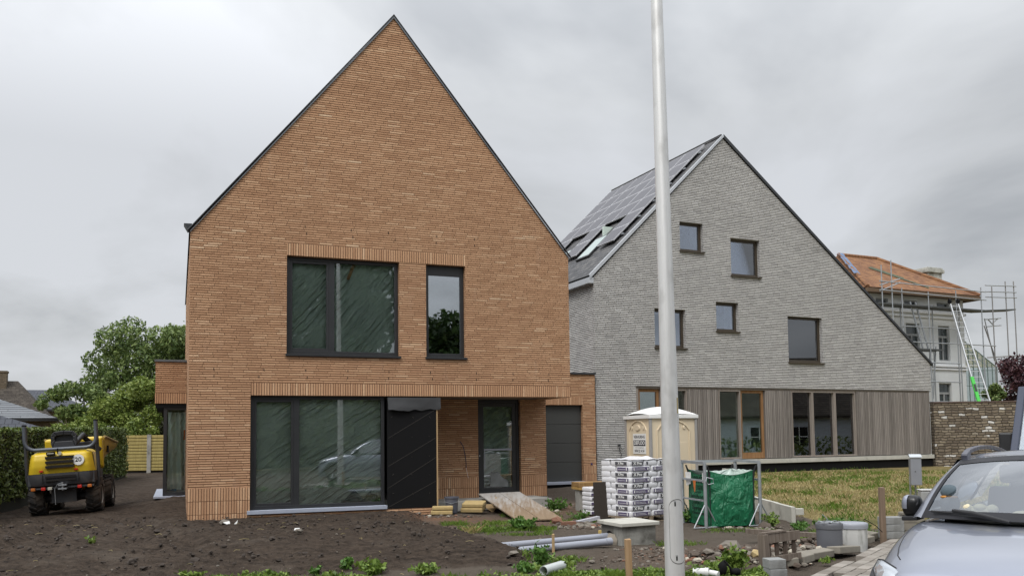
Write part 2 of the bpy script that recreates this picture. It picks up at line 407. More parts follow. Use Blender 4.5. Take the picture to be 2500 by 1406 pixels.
def sheet_mat(name, c0, c1, ang, seed, ws=2.3):
    """thin wrinkled plastic sheeting: bundles of taut creases"""
    t = NT(name); oc = t.co()
    v = t.mapv(oc, (1,1,1), (seed,0,seed*.7), (0, ang, 0))
    f = t.noise(1.3, 3, t.mapv(v, (.9, 1, 3.0)), .55, dist=2.2)
    wv = t.n('ShaderNodeTexWave', wave_type='BANDS', bands_direction='Z', wave_profile='SIN'); t.l(t.mapv(v, (.35,1,1)), wv.inputs['Vector'])
    wv.inputs['Scale'].default_value = ws; wv.inputs['Distortion'].default_value = 9.0; wv.inputs['Detail'].default_value = 4; wv.inputs['Detail Scale'].default_value = .55; wv.inputs['Detail Roughness'].default_value = .6
    wr = t.math('POWER', wv.outputs['Fac'], 4.0)
    g = t.ramp(t.noise(1.5, 2, t.mapv(oc, (1,1,1), (seed*3,0,0))), [(.42,(0,0,0)),(.62,(1,1,1))])
    k = t.math('MULTIPLY', wr, g)
    c = t.mix(t.math('ADD', t.math('MULTIPLY', f, .55), t.math('MULTIPLY', k, .6), clamp=True), c0, c1)
    t.l(c, t.b.inputs['Base Color']); t.b.inputs['Roughness'].default_value = .28; t.b.inputs['Specular IOR Level'].default_value = .5
    t.bump(t.math('ADD', f, t.math('MULTIPLY', k, .8)), 1.0, .06); return t.m
m_sheet = sheet_mat('plastic_sheet', (.38,.46,.39), (.74,.83,.75), .55, 3.1)
m_sheet2 = sheet_mat('plastic_sheet_upper', (.26,.34,.29), (.66,.76,.68), .85, 7.7)

# ---------------------------------------------------------------- ground
def sm(a, b, x):
    x = np.clip((x-a)/(b-a), 0, 1); return x*x*(3-2*x)
def sdist(poly, X, Y):
    """signed distance to a polygon, positive inside"""
    d = np.full(X.shape, 1e9); ins = np.zeros(X.shape, bool); n = len(poly)
    for i in range(n):
        x0, y0 = poly[i]; x1, y1 = poly[(i+1) % n]; ex, ey = x1-x0, y1-y0
        t = np.clip(((X-x0)*ex+(Y-y0)*ey)/(ex*ex+ey*ey), 0, 1)
        d = np.minimum(d, np.hypot(X-x0-t*ex, Y-y0-t*ey))
        c = ((y0 > Y) != (y1 > Y)) & (X < (x1-x0)*(Y-y0)/((y1-y0) if y1 != y0 else 1e-9)+x0); ins ^= c
    return np.where(ins, d, -d)
SOIL = [(.36,12.15),(-.02,12.9),(-.46,13.9),(-1.0,15.1),(-1.43,16.1),(-1.9,17.6),(-2.1,19.5),(-2.1,60),(-45,60),(-45,10.0),(-6,10.6),(-3.5,10.9),(-1.2,11.35),(-.1,11.5)]
LAWN = [(5.62,17.2),(5.75,16.4),(6.2,15.2),(6.5,14.4),(9,14.5),(60,20),(60,60),(5.62,60)]
PATH = [(2.85,9.6),(3.25,10.6),(3.75,11.4),(4.6,12.6),(5.6,13.75),(6.3,14.3),(9.5,13.6),(9.5,2),(2.2,2),(2.4,8.6)]
def vnoise(X, Y, sc, seed=0.0, oct_=4):
    out = np.empty(X.shape); xf, yf, of = X.ravel(), Y.ravel(), out.ravel()
    for i in range(xf.size): of[i] = noise.fractal((xf[i]*sc+seed, yf[i]*sc-seed, seed*.37), 1.0, 2.1, oct_)
    return of.reshape(X.shape)
def height(X, Y):
    X = np.asarray(X, float); Y = np.asarray(Y, float)
    s = sdist(SOIL, X, Y); l = sdist(LAWN, X, Y)
    z = np.zeros(X.shape)
    z = z + .10*sm(17, 27, Y)*sm(-1, 3, X) - .10*sm(10.1, 8.2, Y)
    soil = .135 + .010*np.clip(Y-20, 0, 30) - .04*sm(-8.5, -12.5, X) + .085*sm(16.6, 15.0, Y)*sm(11.6, 13.2, Y) - .05*sm(12.5, 10.5, Y) + .27*np.exp(-((X+8.1)/1.2)**2-((Y-22.0)/1.7)**2)
    z = np.where(s > -2, z + (soil-z)*sm(-.22, .34, s)*sm(8.5, 10.2, Y), z)
    lawn = .10 + .015*np.clip(Y-15, 0, 14)
    z = z + (lawn-z)*sm(-.25, .5, l)
    z = np.where((Y > 38) & (X > -4), np.minimum(z, .3), z)
    z = z + np.where(Y > 60, 0, 0)
    return z
def gz(x, y): return float(height(np.array([float(x)]), np.array([float(y)]))[0])
def axis(knots):
    a = []
    for (p, q, st) in knots: a += list(np.arange(p, q, st))
    a.append(knots[-1][1]); return np.array(a)
gx = axis([(-1200,-200,200),(-200,-60,20),(-60,-24,3),(-24,-12,.3),(-12,7.5,.055),(7.5,16,.3),(16,60,3),(60,200,20),(200,1200,200)])
gy = axis([(-400,-40,60),(-40,0,4),(0,9,.5),(9,17.5,.055),(17.5,24,.15),(24,44,.6),(44,80,4),(80,200,20),(200,1500,260)])
GX, GY = np.meshgrid(gx, gy, indexing='ij')
GZ = height(GX, GY); SD = sdist(SOIL, GX, GY); LD = sdist(LAWN, GX, GY); PD = sdist(PATH, GX, GY)
near = (GX > -24) & (GX < 16) & (GY > 5) & (GY < 44)
n1 = np.zeros(GX.shape); n2 = np.zeros(GX.shape); n3 = np.zeros(GX.shape)
ix = np.where(near)
n1[ix] = vnoise(GX[ix], GY[ix], .9, 2.0, 3); n2[ix] = vnoise(GX[ix]*.75, GY[ix], 4.0, 9.0, 4); n3[ix] = vnoise(GX[ix], GY[ix], 13.0, 5.0, 2)
ms = sm(-.3, .2, SD); ml = sm(-.2, .4, LD); mpth = sm(-.25, .1, PD)
n2r = 1-np.abs(n2)*1.6
GZ = GZ + near*((.030*n1 + .040*n2r + .026*n3 - .045)*ms + (1-ms)*(1-ml)*(.028*n1+.014*n2+.008*n3) + ml*(.02*n1+.006*n2))*(1-mpth)
# tyre ruts with cleat marks on the left of the soil
rc = (GX+7.6)*.9 + (GY-11.0)*.25
rut = np.exp(-(rc/.24)**2)*(GY < 13.2)*(GY > 9)
for (ax_, ay_, bx_, by_) in ((-9.3,18.6,-6.9,11.0),(-10.5,18.4,-8.2,10.6),(-8.9,18.8,-4.4,12.2)):
    L2 = (bx_-ax_)**2+(by_-ay_)**2; tt = ((GX-ax_)*(bx_-ax_)+(GY-ay_)*(by_-ay_))/L2; dd = np.abs((GX-ax_)*(by_-ay_)-(GY-ay_)*(bx_-ax_))/math.sqrt(L2)
    m__ = np.exp(-(dd/.17)**2)*sm(0,.1,tt)*sm(1,.85,tt)*near; GZ = GZ + m__*(-.085+.035*np.sin(tt*math.sqrt(L2)*2*math.pi/.19+dd*9)) + .055*np.exp(-((dd-.30)/.09)**2)*sm(0,.1,tt)*sm(1,.85,tt)*near
GZ = GZ + rut*(-.045 + .03*np.sin((GY*1.0+GX*.25)*2*math.pi/.16))
GZ = GZ - .06*mpth
bmv = np.stack([GX, GY, GZ], -1).reshape(-1, 3)
nx_, ny_ = GX.shape
I = np.arange(nx_*ny_).reshape(nx_, ny_)
fq = np.stack([I[:-1,:-1], I[1:,:-1], I[1:,1:], I[:-1,1:]], -1).reshape(-1, 4)
gme = bpy.data.meshes.new('ground'); gme.from_pydata(bmv.tolist(), [], fq.tolist())
gme.polygons.foreach_set('use_smooth', [True]*len(gme.polygons))
# rubble patches of brick dust beside the entrance and rubble heap at right
def spot(cx_, cy_, rx_, ry_): return np.exp(-(((GX-cx_)/rx_)**2+((GY-cy_)/ry_)**2))
red = np.clip(spot(-1.4,18.4,.9,.6)+spot(-.5,17.4,1.2,.7)*.7+spot(.9,20.5,.9,1.6)*.9+spot(1.4,17.2,.9,.8)*.5+spot(2.6,12.2,1.0,.8)*.45, 0, 1)
ca = gme.color_attributes.new('zones', 'FLOAT_COLOR', 'POINT')
far = ((np.abs(GX) > 20) | (GY > 41) | (GY < -3)).astype(float)
za = np.stack([ms*(1-far), np.clip(ml+far, 0, 1), red, np.ones(GX.shape)], -1).reshape(-1)
ca.data.foreach_set('color', za.astype(np.float32))
t = NT('earth'); oc = t.co()
at_ = t.n('ShaderNodeVertexColor', layer_name='zones'); sp = t.n('ShaderNodeSeparateColor'); t.l(at_.outputs[0], sp.inputs[0])
na = t.noise(1.2, 6, oc, .62); nb = t.noise(14, 5, oc, .65); nc = t.noise(70, 3, oc)
nst = t.noise(5, 4, t.mapv(oc, (.5, 2.4, 1)), .6)
sand = t.mix(na, (.085,.068,.052), (.175,.148,.12)); sand = t.mix(t.math('MULTIPLY', nb, .6), sand, (.055,.043,.034))
soilc = t.mix(t.ramp(t.math('MULTIPLY_ADD', nst, .7, t.math('MULTIPLY', nb, .45)), [(.38,(0,0,0)),(.78,(1,1,1))]), (.022,.0165,.0128), (.098,.074,.056))
soilc = t.mix(t.ramp(na, [(.54,(0,0,0)),(.74,(.6,.6,.6))]), soilc, (.115,.095,.076))
lawnc = t.mix(t.noise(3.0, 6, t.mapv(oc, (.7,1.5,1), rot=(0,0,.35)), .75), (.14,.115,.045), (.30,.235,.11)); lawnc = t.mix(t.ramp(t.noise(.8, 4, oc), [(.5,(0,0,0)),(.66,(.6,.6,.6))]), lawnc, (.07,.085,.025))
redc = t.mix(nb, (.16,.078,.045), (.30,.17,.105))
zs = t.math('ADD', sp.outputs[0], t.math('MULTIPLY', t.math('SUBTRACT', nb, .5), .35), clamp=True)
c = t.mix(t.ramp(zs, [(.35,(0,0,0)),(.6,(1,1,1))]), sand, soilc)
c = t.mix(t.math('MULTIPLY', sp.outputs[2], t.ramp(nb, [(.35,(0,0,0)),(.6,(1,1,1))])), c, redc)
zl = t.math('ADD', sp.outputs[1], t.math('MULTIPLY', t.math('SUBTRACT', na, .5), .5), clamp=True)
c = t.mix(t.ramp(zl, [(.4,(0,0,0)),(.6,(1,1,1))]), c, lawnc)
t.l(c, t.b.inputs['Base Color']); t.b.inputs['Roughness'].default_value = .95; t.b.inputs['Specular IOR Level'].default_value = .15
t.bump(t.math('ADD', t.math('MULTIPLY', nb, 1.0), t.math('MULTIPLY', nc, .5)), 1.0, .06)
m_earth = t.m; gme.materials.append(m_earth)
ground = bpy.data.objects.new('ground', gme); COL.objects.link(ground); struct(ground, label='bare building site earth, dark soil at left, dry lawn at right', cat='ground')

# ---------------------------------------------------------------- brick house (new build)
rnd = random.Random(4)
H1 = thing('brick_house', 'tall new orange brick house with a steep plain gable and plastic behind its windows', 'house', (-6.63, 17.6, 0), R_(21.25))
HD = 10.5
fw = MB().prism([(0,-.4),(8.62,-.4),(8.62,6.08),(4.31,11.34),(0,6.08)], 0, .36).obj('wall', [m_brick], H1)
cut(fw, [((1.22,-.1,.25),(4.095,.5,2.66)), ((4.095,-.1,.16),(5.29,.5,2.66)), ((5.29,-.1,-.6),(8.8,.5,2.66)), ((1.95,-.1,3.5),(4.42,.5,5.68)), ((5.04,-.1,3.5),(5.98,.5,5.68))])
# weep slots in a few courses
ws = MB()
for z_ in (3.02, 3.17, 6.15, 6.3):
    for k in range(9):
        x_ = .55 + k*.93 + rnd.uniform(-.12, .12)
        if z_ > 5 and not (1.7 < x_ < 6.8): continue
        ws.box((x_-.008, -.003, z_), (x_+.008, .02, z_+.05))
join_into(fw, ws, m_slot)
MB().box((0, .362, -.4), (.36, HD, 6.08)).obj('side_wall', m_brick, H1)
MB().box((8.26, .362, 2.66), (8.62, HD, 6.08)).box((8.26, 2.5, -.4), (8.62, HD, 2.658)).obj('side_wall', m_brick, H1)
MB().prism([(.362,-.4),(8.258,-.4),(8.258,6.5),(4.31,11.2),(.362,6.5)], HD-.36, HD).obj('rear_wall', m_brick, H1)
MB().box((1.22, -.005, 2.653), (8.623, .30, 2.92)).obj('lintel', m_soldl, H1)
MB().box((1.95, -.005, 5.678), (5.98, .11, 5.94)).obj('lintel', m_soldu, H1)
MB().box((-.005, -.006, -.4), (1.215, .34, .742)).obj('plinth', m_sold, H1)
# floors, ceiling, back of rooms (dark, seen through glass)
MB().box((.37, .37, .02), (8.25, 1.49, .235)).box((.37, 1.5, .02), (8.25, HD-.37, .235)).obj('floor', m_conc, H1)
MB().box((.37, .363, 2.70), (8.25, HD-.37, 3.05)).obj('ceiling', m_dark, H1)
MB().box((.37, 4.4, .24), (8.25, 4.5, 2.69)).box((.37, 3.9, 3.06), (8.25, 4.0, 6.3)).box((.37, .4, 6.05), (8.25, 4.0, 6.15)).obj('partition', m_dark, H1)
# roof: two slabs with dark tiles, trims along the front verge
def roof(parent, sl, al, sa, aa, sr_, ar, d0, d1, th, mat, name='roof'):
    MB().prism([(sl,al),(sa,aa),(sr_,ar),(sr_,ar+th*.6),(sa,aa+th*.7),(sl,al+th)], d0, d1).obj(name, mat, parent)
roof(H1, -.03, 6.062, 4.31, 11.352, 8.65, 6.062, .02, HD+.02, .03, m_edge)
MB().prism([(-.06,6.048),(4.31,11.375),(8.68,6.048),(8.68,6.083),(4.31,11.412),(-.06,6.083)], -.045, .017).obj('verge_trim', m_edge, H1, bevel=.008)
MB().prism([(-.005,6.035),(4.31,11.318),(8.625,6.035),(8.635,6.046),(4.31,11.372),(-.015,6.046)], -.03, -.002).obj('verge_flashing', m_zinc, H1)
MB().prism([(-.05,6.10),(-.13,6.235),(.03,6.24),(.03,6.18)], .10, .40).obj('gutter_end', m_edge, H1)

def window(parent, s0, s1, z0, z1, t0=.12, mats=(m_anth, m_glass), div=None, fr=.07, sill=.0, sillmat=None, sash=True, tilt=0.0, yaw=0.0, sx=.03, top=0.0, depth=.08, shead=True):
    """frame ring with optional mullions; returns the window frame object with its pane as a child"""
    b = MB(); xs = [s0] + (div or []) + [s1]
    zt = z1-top
    b.box((s0, t0, z0), (s0+fr, t0+depth, z1)); b.box((s1-fr, t0, z0), (s1, t0+depth, z1))
    b.box((s0+fr, t0, z0), (s1-fr, t0+depth, z0+fr)); b.box((s0+fr, t0, zt-fr), (s1-fr, t0+depth, z1))
    for d in (div or []): b.box((d-fr*.8, t0+.002, z0+fr), (d+fr*.8, t0+depth, zt-fr))
    if sash:      # inner casement ring in the first bay
        a0, a1 = s0+fr, (div[0]-fr*.8 if div else s1-fr); q = .055
        zb, zq = z0+fr, zt-fr
        b.box((a0, t0+.012, zb), (a0+q, t0+depth-.004, zq)); b.box((a1-q, t0+.012, zb), (a1, t0+depth-.004, zq))
        b.box((a0+q, t0+.012, zb), (a1-q, t0+depth-.004, zb+q)); b.box((a0+q, t0+.012, zq-q), (a1-q, t0+depth-.004, zq))
    w = b.obj('window', mats[0], parent, bevel=.004)
    for i in range(len(xs)-1):
        a0 = xs[i] + (fr if i == 0 else fr*.8); a1 = xs[i+1] - (fr if i == len(xs)-2 else fr*.8)
        k = tilt*(z1-z0)
        y_ = yaw*(a1-a0)/2
        p = MB().hexa([(a0,t0+.035+y_,z0+fr),(a1,t0+.035-y_,z0+fr),(a1,t0+.041-y_,z0+fr),(a0,t0+.041+y_,z0+fr),(a0,t0+.035+y_-k,zt-fr),(a1,t0+.035-y_-k,zt-fr),(a1,t0+.041-y_-k,zt-fr),(a0,t0+.041+y_-k,zt-fr)]).obj('pane', mats[1], w)
    if sill:
        MB().prismx([(-sx-.02, z0-.055), (-sx-.02, z0-.01), (t0+.02, z0+.012), (t0+.02, z0-.055)], s0-.03, s1+.03).obj('sill', sillmat or mats[0], w)
    return w
TILT = math.tan(R_(.38))
w1 = window(H1, 1.955, 4.415, 3.56, 5.675, .12, div=[2.93], fr=.075, sill=1, yaw=.008)
w2 = window(H1, 5.045, 5.975, 3.56, 5.675, .12, mats=(m_anth, m_glass_up), fr=.085, sill=1, top=.14, sash=False)
w3 = window(H1, 1.222, 4.09, .256, 2.65, .10, div=[2.18], fr=.075, tilt=TILT, yaw=.009)
MB().box((1.16, -.05, .172), (4.12, .16, .252)).obj('sill', m_stone, w3, bevel=.006)
def sheet(parent, s0, s1, z0, z1, t0, mat, amp=.03, seed=1):
    def fn(a, b_):
        s, z = s0+(s1-s0)*a, z0+(z1-z0)*b_
        return (s, t0 + amp*noise.fractal((s*1.4+seed, z*.9-s*1.1, seed), 1, 2, 3), z)
    return MB().grid(fn, 50, 46).obj('plastic_sheet', mat, parent, smooth=180)
sheet(w1, 2.03, 4.36, 3.62, 5.62, .30, m_sheet2, .05, 5)
sheet(w3, 1.28, 4.04, .31, 2.6, .28, m_sheet, .05, 9)
MB().beam((3.44, .245, 5.61), (3.30, .235, 5.26), .07, .004, up=(0,1,0)).obj('timber_batten', m_orangew, w1)
# black insulation panel that closes the rest of the opening
bp = MB().box((4.135, .01, .17), (5.262, .05, 2.64)).obj('black_panel', m_black, H1)
st = MB()
for z0_, z1_ in ((1.10,1.72),(.62,1.28),(.10,.75),(1.72,2.36)):
    st.beam((4.15, .007, max(.2, z0_)), (5.25, .007, min(2.5, z1_)), .014, .004, up=(0,1,0))
for x_ in (4.25, 4.7, 5.1):
    for z_ in (.5,.9,1.3,1.75,2.2): st.cyl((x_+rnd.uniform(-.04,.04), .010, z_+rnd.uniform(-.05,.05)), (x_, .006, z_), .007, n=6)
st.obj('taped_seams', pm('panel_seam', (.022,.019,.016), .8), bp)
MB().box((5.265, .0, .12), (5.295, .06, 2.62)).obj('timber_edge', m_pine, H1)
def flap(a, b_):
    s = 4.14+1.22*a; z = 2.645-.02-b_*(.30-.07*abs(a-.35)+.03*noise.noise((a*7,1,2)))
    return (s, -.012-.07*b_*(.5+.5*math.sin(a*5+1))-.02*noise.noise((a*5,b_*2,1)), z)
MB().grid(flap, 30, 6).obj('roofing_felt_flap', pm('roofing_felt', (.035,.036,.038), .75, bump=.2), H1, smooth=180)
ib = MB().box((4.15, .03, -.18), (5.18, .10, .158)).obj('insulation_board', m_white, H1)
text('IKO', .11, 'lettering', pm('board_print', (.09,.09,.09), .7), ib, loc=(4.78, .0285, .055), rot=(R_(90), R_(180), 0), sx=1.25, bold=.003)
MB().box((4.88,.026,-.1),(4.95,.0295,.15)).obj('tape', m_zinc, ib)
MB().box((5.185, .02, -.15), (5.28, .10, .157)).obj('timber_block', m_pine, H1)
# recessed entrance
ew = MB().box((5.30, 1.5, -.3), (6.775, 1.8, 2.655)).obj('entrance_wall', m_brick, H1)
MB().box((5.30, 1.494, .205), (6.775, 1.6, .742)).obj('plinth', m_sold, ew)
MB().box((5.30, 1.488, -.3), (6.79, 1.55, .20)).obj('footing', m_conc, ew)
pr = MB().box((7.915, 1.5, -.3), (8.618, 2.49, 2.655)).obj('entrance_pier', m_brick, H1)
MB().box((7.91, 1.494, .205), (8.622, 2.45, .742)).obj('plinth', m_sold, pr)
MB().box((7.90, 1.488, -.3), (8.628, 2.45, .20)).obj('footing', m_conc, pr)
MB().box((5.32, .363, 2.667), (8.615, 2.5, 2.69)).obj('soffit', pm('soffit_board', (.16,.12,.09), .9), H1)
MB().box((6.77, 1.55, -.3), (7.92, 1.8, .24)).obj('threshold', m_conc, H1)
b = MB(); q0, q1, zb, zt = 6.785, 7.905, .25, 2.655; t0 = 1.60
b.box((q0, t0, zb), (q0+.07, t0+.1, zt)).box((q1-.07, t0, zb), (q1, t0+.1, zt)).box((q0+.07, t0, zt-.07), (q1-.07, t0+.1, zt)).box((q0+.07, t0, zb), (q1-.07, t0+.1, zb+.04))
dr = b.obj('front_door', m_anth, H1, bevel=.004)
b = MB(); a0, a1, c0, c1 = q0+.075, q1-.075, zb+.045, zt-.075
b.box((a0, t0+.015, c0), (a0+.10, t0+.08, c1)).box((a1-.10, t0+.015, c0), (a1, t0+.08, c1)).box((a0+.1, t0+.015, c1-.1), (a1-.1, t0+.08, c1)).box((a0+.1, t0+.015, c0), (a1-.1, t0+.08, c0+.16))
b.obj('door_leaf', m_anth, dr, bevel=.004)
MB().box((a0+.1, t0+.04, c0+.16), (a1-.1, t0+.046, c1-.1)).obj('pane', glass_mat('door_glass', (.85,.88,.87), .10), dr)
MB().box((q0+.05, t0-.012, 1.24), (q0+.068, t0+.0, 1.28)).obj('lock', m_galv, dr)
ds = sheet(dr, a0+.1, a1-.1, c0+.16, c1-.1, t0+.12, m_sheet, .02, 2)
tp = MB().box((a0+.11, t0+.034, 1.385), (a1-.12, t0+.038, 1.43)).box((a0+.12, t0+.034, .95), (a0+.14, t0+.038, 1.38)).obj('tape', pm('pale_tape', (.30,.32,.37), .5), dr)
MB().poly([(7.13,t0+.036,.48),(7.62,t0+.036,.47),(7.60,t0+.036,.62),(7.44,t0+.036,.72),(7.33,t0+.036,.84),(7.22,t0+.036,.82),(7.15,t0+.036,.86)]).obj('torn_film', pm('torn_film', (.17,.18,.18), .35, var=.5, scale=6), dr)
cb = [(6.30, 1.49, 1.62), (6.36, 1.43, 1.50), (6.40, 1.42, 1.3), (6.43, 1.43, 1.1), (6.44, 1.46, .98)]
MB().tube(cb, .010, 6).obj('cable_conduit', pm('blue_conduit', (.02,.02,.055), .5), H1, smooth=60)
MB().tube([(6.44,1.46,.98),(6.46,1.44,.85),(6.50,1.47,.72)], .004, 5).obj('cable', m_white, H1)
# garage wing
GT, GA, GB_, GR = 6.90, 10.83, 12.29, 12.76
gw = MB().box((8.63, GT, -.3), (GR, GT+.35, 3.76)).obj('garage_wall', m_brick, H1)
cut(gw, [((GA, GT-.2, -.4), (GB_, GT+.5, 2.755))])
MB().box((8.63, GT+.36, -.3), (8.95, 12.0, 3.76)).box((GR-.32, GT+.36, -.3), (GR, 12.0, 3.76)).box((8.96, 11.7, -.3), (GR-.33, 12.0, 3.76)).obj('garage_wall', m_brick, H1)
MB().box((8.96, GT+.36, 3.4), (GR-.33, 11.69, 3.7)).obj('flat_roof', m_black, H1)
MB().box((8.60, GT-.05, 3.762), (GR+.03, 12.03, 3.825)).obj('coping', m_edge, H1, bevel=.006)
MB().box((GA, GT-.004, 2.748), (GB_, GT+.3, 3.01)).obj('lintel', brick_mat('orange_brick_garage_lintel', .267, .0535, B1, (.15,.078,.044), jw=.004, jh=.009, soldier=True, off=(-2.748,0)), H1)
MB().box((GB_+.002, GT-.006, .205), (GR+.004, GT+.3, .742)).obj('plinth', m_sold, H1)
gd = MB()
for k in range(4): gd.box((GA, GT+.13, .255+k*.623), (GB_, GT+.17, .255+(k+1)*.623-.012))
gdo = gd.obj('garage_door', pm('garage_door_grey', (.042,.044,.042), .6, var=.05), H1, bevel=.004)
MB().box((GA+.02, GT+.175, .25), (GB_-.02, GT+.20, 2.74)).obj('door_backing', m_zinc, gdo)
MB().box((GA-.04, GT-.08, .16), (GB_+.03, GT+.20, .247)).obj('sill', m_stone, gdo, bevel=.006)
MB().box((GA-.1, GT-.01, -.2), (GB_, GT+.15, .155)).obj('sill_base', m_black, gdo)
MB().cyl((12.58, GT-.01, .80), (12.58, GT-.03, .80), .03, n=10).obj('sleeve', pm('blue_cap', (.02,.02,.15), .5), H1)
# glazed corner bay on the left side
by = MB().box((-.73, 4.3, 2.92), (-.003, 8.0, 3.70)).obj('bay_wall', m_brick, H1)
MB().box((-.735, 4.294, 2.66), (-.003, 8.0, 2.918)).obj('lintel', m_soldl, by)
MB().box((-.76, 4.26, 3.702), (-.003, 8.03, 3.755)).obj('coping', m_zinc, by)
MB().box((-.72, 4.32, 2.56), (-.003, 7.9, 2.657)).obj('soffit', m_black, by)
bwi = MB().box((-.53, 4.36, .45), (-.45, 4.44, 2.56)).box((-.45, 4.36, .37), (-.003, 4.44, .45)).box((-.45, 4.36, 2.50), (-.003, 4.44, 2.56)).box((-.53, 4.44, .37), (-.45, 7.7, .45)).box((-.53, 4.44, 2.5), (-.45, 7.7, 2.56)).box((-.53,7.7,.37),(-.45,7.8,2.56)).box((-.53,4.36,.37),(-.45,4.44,.45)).obj('bay_window', m_anth, H1)
m_bayglass = glass_mat('bay_glass', (.97,.99,.98), .04)
MB().box((-.45, 4.39, .45), (-.003, 4.396, 2.5)).obj('pane', m_bayglass, bwi)
MB().box((-.50, 4.44, .45), (-.494, 7.7, 2.5)).obj('pane', m_bayglass, bwi)
MB().box((-.74, 4.20, .315), (-.003, 8.0, .365)).obj('sill', m_stone, bwi, bevel=.006)
MB().box((-.6, 4.3, -.3), (-.003, 7.9, .312)).obj('bay_base', m_black, H1)
MB().box((-.44, 4.45, .366), (-.003, 7.6, .45)).obj('bay_floor', pm('pale_floor', (.35,.42,.38), .7), H1)
def curt(a, b_):
    s = -.43+.42*a; z = .5+1.95*b_
    return (s, 4.62+.05*math.sin(a*14+b_*2)+.12*(1-b_)*a, z)
MB().grid(curt, 30, 16).obj('plastic_sheet', sheet_mat('plastic_sheet_bay', (.55,.68,.60), (.80,.90,.83), 1.2, 1.0), bwi, smooth=180)
MB().box((-.06,4.56,1.75),(-.02,4.58,2.0)).obj('tape', pm('orange_tape', (.55,.14,.03), .6), bwi)
MB().obox((-.33,4.75,.50),(.03,.30,.03),rz=.3).obj('blue_roll', pm('blue_tube', (.06,.22,.36), .5), bwi)
def foil():
    def fn(a, b_):
        s = 3.15+.90*a; z = .335 + b_*(.05+.22*max(0, 1-abs(a-.33)*4)+.20*max(0, 1-abs(a-.75)*4))
        return (s, .215+.03*b_+.015*noise.noise((s*14, b_*6, 3)), z)
    MB().grid(fn, 40, 5).obj('crumpled_film', sheet_mat('crumpled_film', (.10,.14,.12), (.20,.27,.24), .2, 4.0), w3)
foil()
# ---------------------------------------------------------------- grey house
H2 = thing('grey_house', 'pale grey brick house with scattered square windows, timber clad ground floor and solar roof', 'house', (2.80, 28.8, 0), R_(24.7))
GDp = 7.75; RS, RZ = 5.62, 12.60
gwl = MB().prism([(0,0),(15.95,0),(15.95,4.52),(RS,RZ),(0,7.08)], 0, .36).obj('wall', [m_gray], H2)
GW = [(3.58,4.60,8.29,9.33),(5.83,7.18,7.55,8.92),(2.42,3.73,4.79,6.14),(5.09,6.10,5.47,6.51),(8.42,10.13,4.42,6.16)]
cut(gwl, [((1.60,-.1,-.5),(16.5,.5,3.40))] + [((a,-.1,c),(b_,.5,d)) for a, b_, c, d in GW])
MB().box((0, .362, 0), (.36, GDp, 7.07)).obj('side_wall', m_gray, H2)
MB().box((15.59, .362, 0), (15.95, GDp, 4.52)).obj('side_wall', m_gray, H2)
MB().prism([(.362,0),(15.588,0),(15.588,4.7),(RS,12.3),(.362,7.3)], GDp-.36, GDp).obj('rear_wall', m_gray, H2)
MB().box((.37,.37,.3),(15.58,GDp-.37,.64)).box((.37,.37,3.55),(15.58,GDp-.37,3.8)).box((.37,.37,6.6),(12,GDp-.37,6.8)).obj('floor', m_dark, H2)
m_room = pm('grey_house_room', (.60,.70,.63), .9)
MB().box((.37,4.6,.65),(15.5,4.7,3.54)).box((.37,3.0,3.81),(14,3.1,6.59)).box((2,2.6,6.81),(9.5,2.7,9.6)).obj('partition', m_room, H2)
m_tile = m_edge
# roofs: thin slabs along both slopes
sl = MB().prism([(-.12,7.0),(RS,RZ+.02),(RS,RZ+.14),(-.12,7.12)], .03, GDp+.02).obj('roof', [m_slate], H2)
MB().prism([(RS+.002,RZ+.02),(16.05,4.46),(16.05,4.58),(RS+.002,RZ+.14)], .03, GDp+.02).obj('roof', [m_slate], H2)
m_lzinc = pm('pale_zinc', (.50,.52,.55), .45, .3, var=.1)
MB().prism([(-.16,7.02),(RS,RZ+.06),(RS,RZ+.17),(-.16,7.17)], -.06, .028).obj('verge_trim', m_lzinc, H2)
MB().prism([(RS+.002,RZ+.03),(16.08,4.43),(16.08,4.53),(RS+.002,RZ+.17)], -.05, .028).obj('verge_trim', m_edge, H2)
MB().box((-.20, -.02, 6.86), (-.005, GDp, 7.06)).obj('gutter', m_lzinc, H2, bevel=.01)
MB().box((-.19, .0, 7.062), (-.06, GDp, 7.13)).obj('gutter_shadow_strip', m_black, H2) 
MB().box((RS-.08, .03, RZ+.10), (RS+.08, GDp+.02, RZ+.18)).obj('ridge_cap', m_slate, H2)
# solar panels on the left slope (t runs along the ridge, q down the slope)
sv = Vector((-5.74, 0, -5.60)).normalized(); nv = Vector((-5.60, 0, 5.74)).normalized()
def slope(q, t_, h): return Vector((RS, 0, RZ+.14)) + sv*q + Vector((0, t_, 0)) + nv*h
pt = NT('solar_cells'); oc = pt.co()
s_ = pt.n('ShaderNodeSeparateXYZ'); pt.l(oc, s_.inputs[0])
ln = pt.math('LESS_THAN', pt.math('FRACT', pt.math('MULTIPLY', s_.outputs[1], 1/.0575)), .06)
c_ = pt.mix(ln, (.060,.056,.068), (.14,.14,.15)); pt.l(c_, pt.b.inputs['Base Color']); pt.b.inputs['Roughness'].default_value = .33; pt.b.inputs['Specular IOR Level'].default_value = .5
m_solar = pt.m; m_alu = pm('panel_rim', (.50,.50,.52), .5, .3)
PW, PH = 1.135, .945; T0, Q0 = .55, .45
